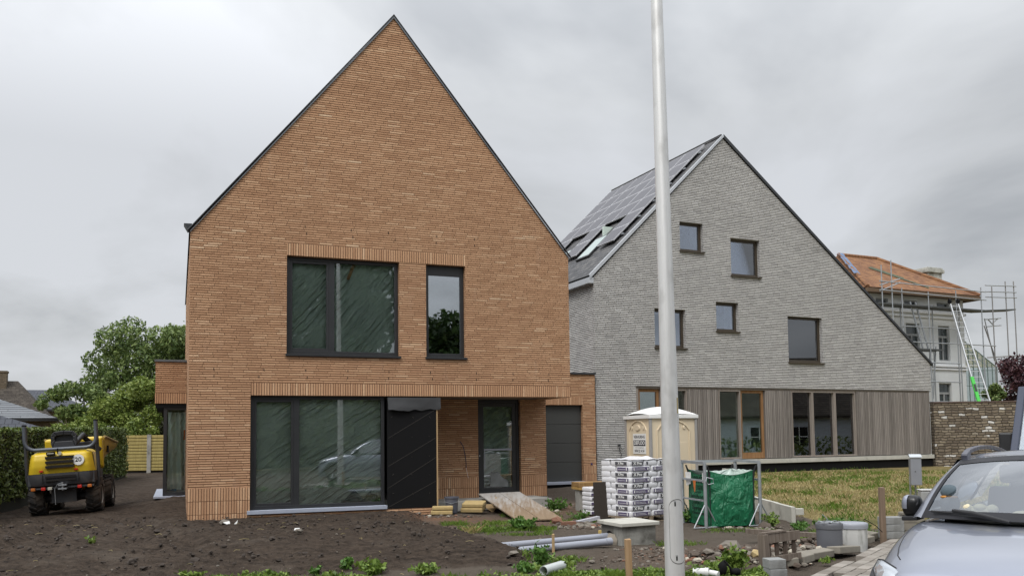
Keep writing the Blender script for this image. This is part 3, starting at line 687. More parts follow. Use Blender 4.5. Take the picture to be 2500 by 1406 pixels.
def panel(cq, t0):
    q0 = Q0+cq*PH
    def P(q, t_, h): return slope(q, t_, h)
    b = MB(); g = .008; h0, h1 = .10, .14
    b.hexa([P(q0+g,t0+g,h0),P(q0+PH-g,t0+g,h0),P(q0+PH-g,t0+PW-g,h0),P(q0+g,t0+PW-g,h0),P(q0+g,t0+g,h1),P(q0+PH-g,t0+g,h1),P(q0+PH-g,t0+PW-g,h1),P(q0+g,t0+PW-g,h1)], 0)
    e_ = .032
    b.poly([P(q0+g+e_,t0+g+e_,h1+.003),P(q0+PH-g-e_,t0+g+e_,h1+.003),P(q0+PH-g-e_,t0+PW-g-e_,h1+.003),P(q0+g+e_,t0+PW-g-e_,h1+.003)], 1)
    return b.obj('solar_panel', [m_alu, m_solar], H2)
for r_ in range(4):
    for c in range(6): panel(r_, T0+c*PW)
for r_ in (4, 5):
    for t_ in (T0, 3.28, 5.95): panel(r_, t_)
for c in (1, 3):
    b = MB(); t0 = 1.98 if c == 1 else 4.72; t1 = t0+1.0; q0, q1 = 5.15, 6.45
    P = slope
    b.hexa([P(q0,t0,.0),P(q1,t0,.0),P(q1,t1,.0),P(q0,t1,.0),P(q0,t0,.07),P(q1,t0,.07),P(q1,t1,.07),P(q0,t1,.07)])
    sk = b.obj('skylight', m_anth, H2)
    b = MB(); b.poly([P(q0+.08,t0+.08,.075),P(q1-.08,t0+.08,.075),P(q1-.08,t1-.08,.075),P(q0+.08,t1-.08,.075)]).obj('pane', pm('skylight_glass', (.42,.50,.48), .12, var=.03), sk)
# rails under the panels
b = MB()
for q in (.9, 1.9, 2.8, 3.8, 4.7, 5.7): b.beam(slope(q, .42, .06), slope(q, 7.4 if q < 4.2 else 1.75, .06), .05, .05)
b.obj('panel_rails', m_galv, H2)
m_gglass = glass_mat('grey_house_glass', (.80,.86,.95), .13)
m_rev = pm('white_reveal', (.62,.64,.62), .8)
for a, b_, c, d in GW:
    w_ = window(H2, a, b_, c, d, .15, mats=(m_bronze, m_gglass), fr=.09, sill=1, sx=.05, sash=False)
    MB().box((b_-.05,.24,c),(b_+.02,.75,d)).box((a,.361,d-.02),(b_-.052,.75,d+.04)).obj('inner_reveal', m_rev, w_)
# ground floor band
band = MB().box((1.60, .06, 3.33), (15.90, .36, 3.398)).obj('timber_head', m_weathp, H2)
pl = MB().box((1.6, .05, -.3), (15.93, .34, .64)).obj('plinth', m_black, H2)
MB().box((1.6, -.03, .642), (15.95, .36, .80)).obj('concrete_sill', m_concl, H2, bevel=.008)
def clad(s0, s1):
    b = MB(); x = s0; k = 0
    while x < s1-.02:
        w_ = min(rnd.choice((.055, .075, .09)), s1-x); d_ = rnd.choice((.0, .012, .022))
        b.box((x+.004, .02+d_, .83), (x+w_-.004, .09, 3.325)); x += w_
    b.box((s0, .091, .81), (s1, .36, 3.325))
    return b.obj('timber_cladding', m_weath, H2)
for a, b_ in ((3.77, 5.10), (7.26, 8.49), (11.80, 15.88)): clad(a, b_)
MB().box((1.60, .02, .81), (1.70, .3, 3.325)).obj('timber_post', m_weathp, H2)
m_ggl = glass_mat('ground_glass', (.84,.93,.88), .11)
def gwin(s0, s1, orange=False):
    fm = m_orangew if orange else m_weathp
    b = MB(); f = .10 if orange else .05; t0 = .12 if orange else .05
    b.box((s0, t0, .83), (s0+f, .22, 3.325)).box((s1-f, t0, .83), (s1, .22, 3.325)).box((s0+f, t0, 3.325-f), (s1-f, .22, 3.325))
    b.box((s0+f, t0, .83), (s1-f, .22, .83+(.22 if orange else .06)))
    w_ = b.obj('door_frame' if orange else 'window', fm, H2)
    MB().box((s0+f, .16, .85+(.2 if orange else .04)), (s1-f, .168, 3.325-f)).obj('pane', m_ggl, w_)
gwin(1.72, 2.60, True); gwin(2.62, 3.75); gwin(5.13, 6.12); gwin(6.13, 7.23, True)
for a, b_ in ((8.52, 9.55), (9.56, 10.69), (10.70, 11.77)): gwin(a, b_)
fx = MB().cyl((.85,-.005,1.40),(.85,-.10,1.40),.03,n=8).cyl((1.16,-.005,1.42),(1.16,-.10,1.42),.03,n=8).tube([(.85,-.04,1.38),(.84,-.06,1.2),(.95,-.05,1.1),(.82,-.04,.85),(.8,-.03,.55)],.010,5).tube([(.86,-.05,1.4),(.97,-.06,1.25),(1.15,-.05,1.38)],.01,5)
fx.obj('hanging_cables', m_edge, H2)

# ---------------------------------------------------------------- old garden wall
OB = [(0,(.12,.095,.072)),(.3,(.19,.155,.115)),(.6,(.25,.205,.15)),(.82,(.32,.27,.20)),(.865,(.36,.32,.26)),(.875,(.66,.65,.62)),(1,(.74,.73,.70))]
m_old = brick_mat('old_rough_brick', .27, .112, OB, (.10,.085,.068), jw=.018, jh=.024, wob=.13, blotch=.35, bumpd=.06)
gwv = thing('garden_wall', 'old rough brown brick garden wall with scattered white bricks, right of the grey house', 'wall', (17.34, 35.42, 0), R_(-2.5))
MB().box((0, 0, 0), (11, .34, 2.90)).obj('wall', m_old, gwv)
MB().box((0, -.03, 2.902), (11, .37, 2.955)).obj('coping', pm('wall_coping', (.11,.075,.06), .9, var=.3, scale=8), gwv)

# ---------------------------------------------------------------- white house under repair
WH = thing('white_house', 'old white rendered house with an orange tiled hip roof behind the scaffolding', 'house', (25.4, 48, 0), R_(24.7))
m_rend = pm('white_render', (.68,.70,.70), .9, var=.10, scale=1.2, dirt=((.30,.30,.28), .62, .55))
m_wht = pm('white_moulding', (.74,.75,.76), .8, var=.06)
whw = MB().box((-7.3, 0, 0), (0, 8, 9.2)).obj('wall', [m_rend], WH)
WW = [(-2.08,-1.18,5.62,7.56),(-4.55,-3.5,5.62,7.60),(-2.2,-1.2,2.6,4.40),(-4.6,-3.5,2.6,4.4),(-2.1,-1.1,8.46,8.86),(-4.6,-3.6,8.46,8.86),(-6.7,-5.8,8.46,8.86)]
cut(whw, [((a,-.2,c),(b_,.30,d)) for a, b_, c, d in WW])
m_oldpane = pm('old_window_pane', (.03,.04,.04), .1, var=.2, spec=.8)
m_graywd = pm('grey_window_frame', (.30,.31,.31), .7)
for a, b_, c, d in WW:
    wi = MB(); f = .07; m0 = (a+b_)/2
    wi.box((a,.10,c),(a+f,.2,d)).box((b_-f,.10,c),(b_,.2,d)).box((a+f,.10,c),(b_-f,.2,c+f)).box((a+f,.10,d-f),(b_-f,.2,d))
    if d-c > 1: wi.box((m0-.04,.102,c+f),(m0+.04,.19,c+(d-c)*.66)).box((a+f,.101,c+(d-c)*.66),(b_-f,.19,c+(d-c)*.72))
    wo_ = wi.obj('window', m_graywd, WH)
    MB().box((a+f,.16,c+f),(b_-f,.17,d-f)).obj('pane', m_oldpane, wo_)
MB().box((-7.35,-.10,8.18),(.10,-.002,8.30)).box((-7.35,-.06,7.95),(.06,-.002,8.0)).box((.002,-.1,8.18),(.1,8,8.30)).obj('cornice', m_wht, WH)
MB().box((-7.35,-.12,5.28),(.12,-.002,5.36)).box((-7.35,-.08,5.12),(.08,-.002,5.2)).box((.002,-.12,5.28),(.12,8,5.36)).obj('string_course', m_wht, WH)
TB = [(0,(.11,.045,.02)),(.4,(.19,.083,.033)),(.8,(.255,.12,.047)),(1,(.33,.18,.08))]
def tile_mat(name, st):
    t = NT(name); oc = t.co(); s = t.n('ShaderNodeSeparateXYZ'); t.l(oc, s.inputs[0])
    a = t.math('DIVIDE', s.outputs[0], .24); r = t.math('DIVIDE', s.outputs[2], .155)
    cv = t.n('ShaderNodeCombineXYZ'); t.l(t.math('FLOOR', a), cv.inputs[0]); t.l(t.math('FLOOR', r), cv.inputs[1])
    wnn = t.n('ShaderNodeTexWhiteNoise', noise_dimensions='2D'); t.l(cv.outputs[0], wnn.inputs['Vector'])
    c = t.ramp(t.math('ADD', t.math('MULTIPLY', wnn.outputs[0], .6), t.math('MULTIPLY', t.noise(.7,4,oc), .45)), st)
    fr = t.math('FRACT', r); gap = t.ramp(fr, [(.0,(.12,.12,.12)),(.16,(1,1,1))])
    c = t.mix(1.0, c, gap, 'MULTIPLY')
    t.l(c, t.b.inputs['Base Color']); t.b.inputs['Roughness'].default_value = .85
    t.bump(t.math('ADD', t.math('SUBTRACT', 1.0, fr), t.math('ABSOLUTE', t.math('SINE', t.math('MULTIPLY', a, math.pi)))), .8, .06)
    return t.m
m_otile = tile_mat('orange_roof_tiles', TB)
b = MB(); rl, rr, rz_, ez = -5.1, -2.1, 12.05, 9.27
E1, E2, E3, E4 = (-7.9,-.62,ez), (.62,-.62,ez), (.62,8.62,ez), (-7.9,8.62,ez); Ra, Rb = (rl,4,rz_), (rr,4,rz_)
b.poly([E1,E2,Rb,Ra]).poly([E2,E3,Rb]).poly([E3,E4,Ra,Rb]).poly([E4,E1,Ra]).poly([(p[0],p[1],p[2]-.03) for p in (E4,E3,E2,E1)])
rfo = b.obj('roof', m_otile, WH, fix=False)
MB().tube([(Ra[0],4,rz_+.03),(Rb[0],4,rz_+.03)], .11, 8).tube([(Rb[0],4,rz_+.03),(E2[0],E2[1],ez+.03)], .11, 8).tube([(Ra[0],4,rz_+.03),(E1[0],E1[1],ez+.03)], .10, 8).obj('ridge_tiles', m_otile, rfo, smooth=50)
MB().box((-7.95,-.66,9.02),(.66,-.5,9.22)).box((.5,-.5,9.02),(.66,8.66,9.22)).box((-7.9,-.5,9.06),(.5,-.01,9.1)).obj('eave_board', pm('brown_eave', (.13,.085,.05), .8, var=.3, scale=6), WH)
ch = MB().box((.12,2.3,8.4),(1.32,3.2,11.10)).box((.0,2.2,11.102),(1.44,3.3,11.32)).box((.08,2.26,11.322),(1.36,3.24,11.42)).obj('chimney', pm('stained_chimney', (.42,.42,.38), .9, var=.25, scale=4, dirt=((.17,.17,.14), .5, .7)), WH, bevel=.02)
MB().grid(lambda a, c: (-5.3+.45*a-1.9*c, 3.9-3.0*c, 12.08-1.85*c+.06+.1*noise.noise((a*5,c*9,0))), 4, 16).obj('blue_tarpaulin', pm('blue_tarp', (.10,.15,.25), .6, var=.4, scale=5), rfo)
MB().beam((-4.7,2.2,11.02),(-2.9,-.2,9.58),.10,.05).beam((-4.45,2.3,11.08),(-3.5,.9,10.25),.08,.05).obj('roof_ladder', pm('roof_ladder_wood', (.16,.20,.15), .8), rfo)

# scaffold round its right corner
SC = thing('scaffold', 'steel tube scaffold with plank decks round the white house corner', 'scaffold', (25.4, 48, 0), R_(24.7))
def tube(nm, p0, p1, r=.030, m=None): MB().cyl(p0, p1, r, n=7).obj(nm, m or m_galv, SC, smooth=60)
m_rust = pm('tube_worn', (.28,.27,.26), .55, .5, var=.35, scale=3, dirt=((.24,.11,.04), .62, .8))
for x_, zt in ((-7.6,10.3),(-6.9,10.6),(-6.2,9.2),(-4.26,9.1),(-2.15,9.3),(-.15,9.6)): tube('standard', (x_,-1.25,.2), (x_,-1.25,zt))
for x_ in (-5.4,-3.0,-.9): tube('standard', (x_,-.42,.2), (x_,-.42,8.6))
for x_, y_, zt in ((.75,.6,9.6),(2.1,-1.1,10.1),(2.8,-1.1,10.15),(.75,-1.25,9.7)): tube('standard', (x_,y_,2.0 if x_ > 1 else .2), (x_,y_,zt), m=m_rust)
for z_ in (9.35, 8.9): tube('guard_rail', (-7.8,-1.29,z_+.1), (.2,-1.29,z_))
tube('guard_rail', (-7.7,-1.2,9.25), (-5.9,-.9,9.75)); tube('guard_rail', (-7.7,-1.2,8.95), (-5.9,-.9,9.55))
for z_ in (9.1, 9.4, 9.75): tube('guard_rail', (.3,-1.2,z_), (2.95,-1.14,z_+.12))
for z_ in (7.2, 6.4, 5.35, 4.35, 3.3): tube('ledger', (-6.4,-1.29,z_), (.8 if z_ in (6.4,3.3) else -2.1,-1.29,z_))
tube('ledger', (.2,-1.2,5.75), (3.0,-1.14,5.95), m=m_rust); tube('ledger', (.2,-1.2,7.85), (1.6,-1.1,8.0)); tube('ledger', (.2,-1.2,7.45), (1.6,-1.1,7.6))
tube('brace', (.1,-1.2,7.9), (.9,-1.1,5.6)); tube('brace', (.9,-1.1,7.7),(1.4,-1.1,8.0)); tube('brace', (.5,-1.1,7.9),(.9,-1.1,7.6))
tube('brace', (.05,-1.2,7.5), (1.5,-1.1,4.6), m=m_rust)
m_deck = pm('scaffold_deck', (.07,.075,.075), .7)
MB().box((-7.8,-1.25,8.30),(.1,-.45,8.37)).obj('deck', m_deck, SC)
MB().hexa([(.1,-1.2,8.30),(.1,-.5,8.30),(2.9,-.4,8.52),(2.9,-1.1,8.52),(.1,-1.2,8.37),(.1,-.5,8.37),(2.9,-.4,8.59),(2.9,-1.1,8.59)]).obj('deck', m_deck, SC)
MB().box((-5.9,-1.25,6.02),(-3.3,-.45,6.09)).obj('deck', m_deck, SC)
def ladder(nm, p0, p1, w0, w1, par, rungs, side=Vector((1,0,0)), m=None, r=.03):
    p0, p1 = Vector(p0), Vector(p1); b = MB()
    for sg in (-1, 1): b.beam(p0+side*sg*w0/2, p1+side*sg*w1/2, .05, .07)
    for k in range(1, rungs):
        f = k/rungs; q = p0.lerp(p1, f); ww = (w0+(w1-w0)*f)/2
        b.cyl(q-side*ww, q+side*ww, .016, n=6)
    return b.obj(nm, m or m_galv, par)
ladder('access_ladder', (-4.2,-.9,6.1),(-4.9,-.8,8.6), .4,.4, SC, 8)
ladder('access_ladder', (-4.0,-.9,3.5),(-3.5,-.8,6.3), .4,.4, SC, 8)
lad = ladder('extension_ladder', (23.62,41.7,.30),(23.50,45.35,8.65), .66, .40, None, 28, m=pm('ladder_alloy', (.55,.56,.57), .4, .6))
tag(lad, 'long aluminium extension ladder with a green lower stile leaning on the scaffold', 'ladder')
m_lgreen = pm('ladder_green', (.06,.50,.06), .5, var=.05)
a0, a1 = Vector((23.62-.33,41.7,.30)), Vector((23.50-.20,45.35,8.65))
MB().beam(a0.lerp(a1,.02)+Vector((0,-.03,.0)), a0.lerp(a1,.50)+Vector((0,-.03,.0)), .15, .09).obj('green_stile', m_lgreen, lad)
MB().beam(a0.lerp(a1,.41)+Vector((0,-.08,0)), a0.lerp(a1,.455)+Vector((0,-.08,0)), .11, .03).obj('sticker', pm('ladder_sticker', (.02,.03,.02), .5), lad)
for sg in (-1, 1):
    c = Vector((23.50+sg*.22,45.3,8.62)); MB().cyl(c-Vector((.05,0,0)), c+Vector((.05,0,0)), .13, n=14).obj('wheel', m_black, lad)

# glass lean-to behind the right end
GHs = thing('greenhouse', 'green framed glass lean-to beyond the ladder, right of the white house', 'greenhouse', (26.35, 50.5, 0), R_(5))
m_gframe = pm('green_metal', (.14,.20,.18), .5, .2); b = MB()
def rz(x): return 7.35-.80*x
for k in range(9): b.beam((k*.29,0,2.0),(k*.29,0,rz(k*.29)),.035,.035); b.beam((k*.29,0,rz(k*.29)),(k*.29,3,rz(k*.29)+.2),.03,.03)
for k in range(5): b.beam((0,k*.75,rz(0)+.05*k),(2.35,k*.75,rz(2.35)+.05*k),.035,.035)
for z_ in (2.0,3.2,4.4,5.3): b.beam((0,0,z_),(2.35,0,z_),.03,.03)
b.obj('frame', m_gframe, GHs)
MB().poly([(0,.02,2),(2.35,.02,2),(2.35,.02,rz(2.35)),(0,.02,rz(0))]).poly([(0,0,rz(0)),(2.35,0,rz(2.35)),(2.35,3,rz(2.35)+.2),(0,3,rz(0)+.2)]).obj('panes', glass_mat('greenhouse_glass', (.75,.85,.82), .14), GHs)

# ---------------------------------------------------------------- neighbours at far left
m_dkroof = brick_mat('dark_corrugated_roof', .25, .42, [(0,(.045,.05,.062)),(1,(.065,.07,.085))], (.03,.032,.04), jw=.02, jh=.03, rough=.6)
m_ltroof = brick_mat('pale_ribbed_roof', 3.0, .20, [(0,(.15,.16,.175)),(1,(.24,.25,.265))], (.05,.055,.06), jw=.01, jh=.05, rough=.6)
m_brroof = brick_mat('brown_tile_roof', .25, .16, [(0,(.05,.042,.035)),(1,(.10,.085,.07))], (.02,.018,.015), jw=.01, jh=.03)
m_nb = brick_mat('brown_neighbour_brick', .21, .065, [(0,(.10,.075,.05)),(1,(.20,.15,.10))], (.13,.12,.10))
def hiphouse(name, label, loc, rz_deg, W, D, ez, rz_, m, hip):
    """origin at the right front corner; the house runs to -x and +y"""
    g = thing(name, label, 'house', loc, R_(rz_deg), 'neighbours beyond the hedge')
    MB().box((-W+.3,.3,0),(-.3,D-.3,ez-.02)).obj('wall', m_nb, g)
    b = MB(); A_, B_, C_, D_ = (-W,0,ez),(0,0,ez),(0,D,ez),(-W,D,ez); r0, r1 = (-W+hip,D/2,rz_),(-hip,D/2,rz_)
    b.poly([A_,B_,r1,r0]).poly([B_,C_,r1]).poly([C_,D_,r0,r1]).poly([D_,A_,r0]).poly([(q[0],q[1],q[2]-.08) for q in (D_,C_,B_,A_)])
    b.obj('roof', m, g, fix=False)
    MB().box((-W-.02,-.06,ez-.16),(.02,-.0,ez-.0)).box((0,-.06,ez-.16),(.06,D,ez)).obj('gutter', m_anth, g)
    return g
hiphouse('bungalow', 'low building with a dark blue grey roof just above the hedge', (-18.33, 34, 0), 26, 14, 6, 2.27, 3.75, m_dkroof, 4.6)
hiphouse('bungalow', 'bungalow with a paler ribbed grey roof behind the dark roof', (-24.3, 46, 0), 26, 20, 8, 3.05, 5.5, m_ltroof, 6.6)
g = hiphouse('bungalow', 'brown roofed house with a brick chimney at the left frame edge', (-32.2, 60, 0), 24, 20, 9, 3.2, 6.3, m_brroof, 2.5)
MB().box((-3.9,3.6,4.4),(-3.15,4.5,6.85)).box((-3.95,3.55,6.85),(-3.1,4.55,6.98)).obj('chimney', m_nb, g)
MB().cyl((-2.5,4.2,4.6),(-2.5,4.2,5.75),.10,n=8).cyl((-2.5,4.2,5.75),(-2.5,4.2,5.9),.17,n=8).obj('flue', m_anth, g)
hiphouse('bungalow', 'far house with a grey tiled roof glimpsed between the trees', (-36.4, 74, 0), 20, 14, 10, 4.6, 6.5, m_dkroof, 4)
# timber fence at the end of the drive
FE = thing('timber_fence', 'yellow pine log board fence at the end of the drive', 'fence', (-19.2, 40.0, 0), 0)
b = MB()
m_fence = wood_mat('yellow_fence_wood', (.25,.195,.065), (.42,.34,.13), grain=16)
for k in range(11):
    z0 = .38+k*.150
    b.box((0, 0, z0+.010), (8.5, .05+.012*(k % 2), z0+.142))
b.obj('boards', m_fence, FE, bevel=.02)
MB().box((.0,.06,.3),(8.5,.075,2.0)).obj('gap_shade_sheet', m_slot, FE)  # black sheet added behind the boards, painting the shade in their gaps
for x_ in (2.34, 4.6, 6.9): MB().box((x_-.09, -.06, .2), (x_+.09, .0, 2.06)).obj('concrete_post', m_conc, FE)
# ---------------------------------------------------------------- street lamp post
lp_top = Vector((-.06, 0, 8.2))
LP = thing('lamp_post', 'tall tapered aluminium lamp post in front of the grey house', 'lamp post', (1.735, 9.40, 0), 0, rot=(0, R_(-.45), 0))
pt = NT('brushed_aluminium'); oc = pt.co()
v = pt.mapv(oc, (60, 60, 2.2)); n_ = pt.noise(1.0, 5, v, .6); n2_ = pt.noise(5, 4, pt.mapv(oc, (1,1,.5)))
c_ = pt.mix(n_, (.62,.62,.61), (.78,.78,.77)); c_ = pt.mix(pt.math('MULTIPLY', pt.ramp(n2_, [(.5,(0,0,0)),(.75,(1,1,1))]), .5), c_, (.33,.32,.30))
pt.l(c_, pt.b.inputs['Base Color']); pt.b.inputs['Metallic'].default_value = .5; pt.l(pt.math('MULTIPLY_ADD', n_, .2, .38), pt.b.inputs['Roughness'])
m_pole = pt.m
def pr_(z): return .107 - (z/6.4)*.0405
MB().lathe([(.13,-.3),(.13,-.02),(pr_(0),-.018)]+[(pr_(z), z) for z in (0,.5,1,1.5,2,3,4,5,6,7,8.2)]+[(.02,8.25)], n=48).obj('pole', m_pole, LP, smooth=40)
def curved(z, a, r=.0016): return Vector((math.sin(a)*(pr_(z)+r), -math.cos(a)*(pr_(z)+r), z))
def on_pole(nm, outline, mat, r=.002, th=.004, par=None):
    b = MB(); n = len(outline)
    pts = [curved(z, a, r) for a, z in outline]; inn = [curved(z, a, r-th) for a, z in outline]
    cz = sum(z for a, z in outline)/n; caa = sum(a for a, z in outline)/n
    # strip-filled across so it follows the pole
    left = [q for q in outline[:n//2]]; right = list(reversed(outline[n//2:]))
    for (l0, l1, r0, r1) in zip(left, left[1:], right, right[1:]):
        for k in range(8):
            f0, f1 = k/8, (k+1)/8
            q = [(l0[0]+(r0[0]-l0[0])*f0, l0[1]+(r0[1]-l0[1])*f0), (l0[0]+(r0[0]-l0[0])*f1, l0[1]+(r0[1]-l0[1])*f1), (l1[0]+(r1[0]-l1[0])*f1, l1[1]+(r1[1]-l1[1])*f1), (l1[0]+(r1[0]-l1[0])*f0, l1[1]+(r1[1]-l1[1])*f0)]
            b.poly([curved(z, a, r) for a, z in q])
    return b.obj(nm, mat, par or LP, smooth=60)
def rounded(w_, z0, z1, a0, rr_):
    o = []
    for k in range(7):
        t_ = math.pi/2*k/6; o.append((a0-w_+rr_/.09*(1-math.sin(t_)), z0+rr_*(1-math.cos(t_)) if False else z0+rr_*(math.sin(t_))*0+rr_*(k/6)))
    return o
def panel_outline(w_, z0, z1, a0, rr_):
    L_ = []
    N_ = 8
    for k in range(N_+1):
        t_ = math.pi/2*k/N_; L_.append((a0-w_+(1-math.sin(t_))*rr_*10, z0+rr_*(1-math.cos(t_))))
    for k in range(N_+1):
        t_ = math.pi/2*k/N_; L_.append((a0-w_+(1-math.cos(t_))*rr_*10, z1-rr_*(1-math.sin(t_))))
    Rr = [(2*a0-a, z) for a, z in reversed(L_)]
    return L_ + Rr
m_gap = pm('door_gap', (.10,.10,.095), .6)
on_pole('hatch_gap', panel_outline(.92, .33, 1.02, .30, .085), m_gap, .0012)
hd = on_pole('hatch_door', panel_outline(.875, .339, 1.011, .30, .081), m_pole, .0035)
for z_ in (.37, .945):
    on_pole('lock', [(-.02,z_),(-.02,z_+.045),(.13,z_+.045),(.13,z_)], m_black, .005, par=hd)
    on_pole('lock_surround', [(-.06,z_+.048),(-.06,z_+.056),(.17,z_+.056),(.17,z_+.048)], m_galv, .0052, par=hd)
on_pole('sticker', [(.80,1.94),(.80,2.11),(1.02,2.11),(1.02,1.94)], pm('yellowed_sticker', (.42,.33,.13), .6, var=.3, scale=30), .003)
MB().cyl((0,-.05,8.15),(0,-.9,8.3),.035,n=10).obj('arm', m_pole, LP)
MB().box((-.15,-1.5,8.24),(.15,-.85,8.36)).obj('lamp_head', m_pole, LP, bevel=.03)

# ---------------------------------------------------------------- portable toilet
TO = thing('portable_toilet', 'cream portable toilet cabin with a white domed roof behind the bags', 'toilet', (3.30, 19.25, -.02), R_(20))
TO.scale = (1, 1, 1.055)
m_cream = pm('cream_plastic', (.63,.53,.38), .5, var=.07, scale=2)
W = .56; b = MB()
b.box((-W,-W,.06),(W,W,2.02)); b.box((-W-.03,-W-.03,0),(W+.03,W+.03,.10))
tb = b.obj('body', m_cream, TO, bevel=.012)
m_gpost = pm('grey_post', (.28,.27,.26), .6)
for sx_, sy_ in ((-1,-1),(1,-1),(1,1),(-1,1)): MB().box((sx_*W-.028, sy_*W-.028, .1),(sx_*W+.028, sy_*W+.028, 2.03)).obj('corner_post', m_gpost, TO, bevel=.008)
def arch(front, sgn):
    """raised arched panel with ovals, ribs on one face"""
    b = MB(); K = 10
    def P(x, z, d): return (x, -W-d, z) if front else (sgn*(W+d), x, z)
    o = [(-.40,.55),(-.40,1.74)] + [(-.40+.8*k/K, 1.74+.21*math.sin(math.pi*k/K)**.7) for k in range(1, K)] + [(.40,1.74),(.40,.55)]
    for (x0, z0), (x1, z1) in zip(o, o[1:]):
        b.beam(P(x0,z0,.008), P(x1,z1,.008), .028, .03, up=(0,1,0) if front else (1,0,0))
    for x_ in (-.2, 0, .2): b.beam(P(x_,.25,.006), P(x_,1.00,.006), .085, .02, up=(0,1,0) if front else (1,0,0))
    b.beam(P(-.30,1.09,.006), P(.30,1.09,.006), .03, .02, up=(0,1,0) if front else (1,0,0))
    for x_, w_ in ((-.26,.03),(0,.11),(.26,.03)):
        b.lathe([(w_,.0),(w_,.012),(w_*.8,.024)], (0,0,0), 14, axis='Y')
        n_ = 14*3
        for i in range(len(b.v)-n_, len(b.v)):
            vx, vy, vz = b.v[i]; b.v[i] = P(x_+vx, 1.80+vz*(.6 if w_ > .05 else 1.5), vy)
    return b
fb = arch(True, 1).obj('relief_panel', m_cream, tb, bevel=.006); arch(False, -1).obj('relief_panel', m_cream, tb, bevel=.006); arch(False, 1).obj('relief_panel', m_cream, tb, bevel=.006)
MB().prism([(-.33,1.13),(.33,1.13),(.33,1.5),(-.33,1.5)], -W-.004, -W+.02).obj('flat_panel', m_cream, tb, bevel=.004)
def dome(a, c):
    x, y = -W-.05+(2*W+.1)*a, -W-.05+(2*W+.1)*c
    h = .125*(math.sin(math.pi*a)**.8)*(math.sin(math.pi*c)**.35+.15) + .04*math.sin(math.pi*c)
    return (x, y, 2.06+h)
MB().grid(dome, 16, 16).obj('roof', m_white, TO, smooth=60)
MB().box((-W-.05,-W-.05,1.985),(W+.05,W+.05,2.062)).obj('roof_rim', m_white, TO, bevel=.01)
MB().cyl((.42,.25,2.0),(.42,.25,2.26),.10,n=12).obj('vent_pipe', m_white, TO)
# hire notice on the left-hand face
sg = MB().prismx([(-.36,1.26),(-.36,1.68),(.22,1.68),(.22,1.26)], -W-.012, -W-.004).obj('sign', m_white, TO)
m_ink = pm('sign_ink', (.02,.02,.028), .6)
def ontoilet(bd, sz, y, z, m, sx=1.0, bold=0.0):
    Mx = Matrix(((0,0,-1,-W-.0125),(-1,0,0,y),(0,1,0,z),(0,0,0,1)))
    return text(bd, sz, 'lettering', m, sg, M4=Mx, sx=sx, bold=bold)
MB().prismx([(-.34,1.425),(-.34,1.545),(.20,1.545),(.20,1.425)], -W-.0135, -W-.0115).obj('black_band', m_ink, sg)
ontoilet('VERHURING', .085, -.07, 1.61, m_ink, 1.08, .002); 
Mx = Matrix(((0,0,-1,-W-.0137),(-1,0,0,-.07),(0,1,0,1.485),(0,0,0,1))); text('DEFLOO', .11, 'lettering', m_white, sg, M4=Mx, sx=1.15, bold=.003)
ontoilet('www.verhuringdefloo.be', .03, -.07, 1.39, m_ink, 1.3); ontoilet('0476 22 14 54', .075, -.07, 1.32, m_ink, 1.0, .002)

# ---------------------------------------------------------------- pallet of white bags
BG = thing('bag_pallet', 'pallet stacked with white and purple cement bags wrapped in film', 'pallet of bags', (2.31, 17.05, -.02), R_(36))
m_bag = pm('bag_paper', (.70,.70,.72), .42, var=.06, scale=6, bump=.25, bscale=7)
m_pur = pm('bag_purple', (.105,.085,.16), .5, var=.35, scale=20)
m_grt = pm('bag_grey_print', (.075,.075,.085), .5, var=.2, scale=25)
m_pal = wood_mat('pallet_wood', (.20,.15,.10), (.36,.29,.21))
PWd, PLn = 1.16, .86      # along x (front), along y (left side runs back)
b = MB()
for y_ in (.05, .41, .77): b.box((0, y_-.05, .0), (PWd, y_+.05, .02)); 
for y_ in (.05, .41, .77):
    for x_ in (.05, .56, 1.08): b.box((x_-.05, y_-.05, .02), (x_+.05, y_+.05, .10))
for k in range(7): b.box((k*.17, 0, .10), (k*.17+.12, .84, .122))
b.obj('pallet_base', m_pal, BG)
def bag(x0, x1, y0, y1, z0, z1, idx):
    cx_, cy_ = (x0+x1)/2, (y0+y1)/2; hx, hy, hz = (x1-x0)/2, (y1-y0)/2, (z1-z0)/2; cz = (z0+z1)/2; b = MB()
    sd_ = rnd.random()*50
    def fn(u_, v_):
        th = 2*math.pi*u_; ph = math.pi*(v_-.5)
        def sp(c, e_): return math.copysign(abs(c)**e_, c)
        x, y, z = sp(math.cos(th), .12)*sp(math.cos(ph), .13), sp(math.sin(th), .12)*sp(math.cos(ph), .13), sp(math.sin(ph), .30)
        k = noise.noise((x*2+sd_, y*2, z*2))*.02
        return (cx_+hx*x*(1.0+k), cy_+hy*y*(1.0+k), cz+hz*z*(1.10+k*3))
    b.grid(fn, 28, 10)
    return b.obj('bag', m_bag, BG, smooth=60)
LH = .111
def front_mark(par, x0, x1, zc, kind, y=-.0):
    if kind == 'X':
        MB().box((x0, y-.012, zc-.036), (x1, y+.02, zc+.038)).obj('printed_patch', m_grt, par)
        text('X Pro', .078, 'lettering', m_white, par, loc=((x0+x1)/2, y-.0135, zc), rot=(R_(90), 0, 0), sx=1.2, bold=.004)
    else:
        MB().box((x0, y-.012, zc-.036), (x1, y+.02, zc+.036)).obj('printed_patch', m_pur, par)
        MB().box((x0+.02, y-.0135, zc-.026), (x0+.05, y+.0, zc+.026)).box((x1-.05, y-.0135, zc-.022), (x1-.02, y, zc+.022)).box((x0+.07,y-.0133,zc-.018),(x1-.10,y,zc-.012)).box((x0+.07,y-.0133,zc+.006),(x1-.12,y,zc+.012)).obj('printed_lines', m_white, par)
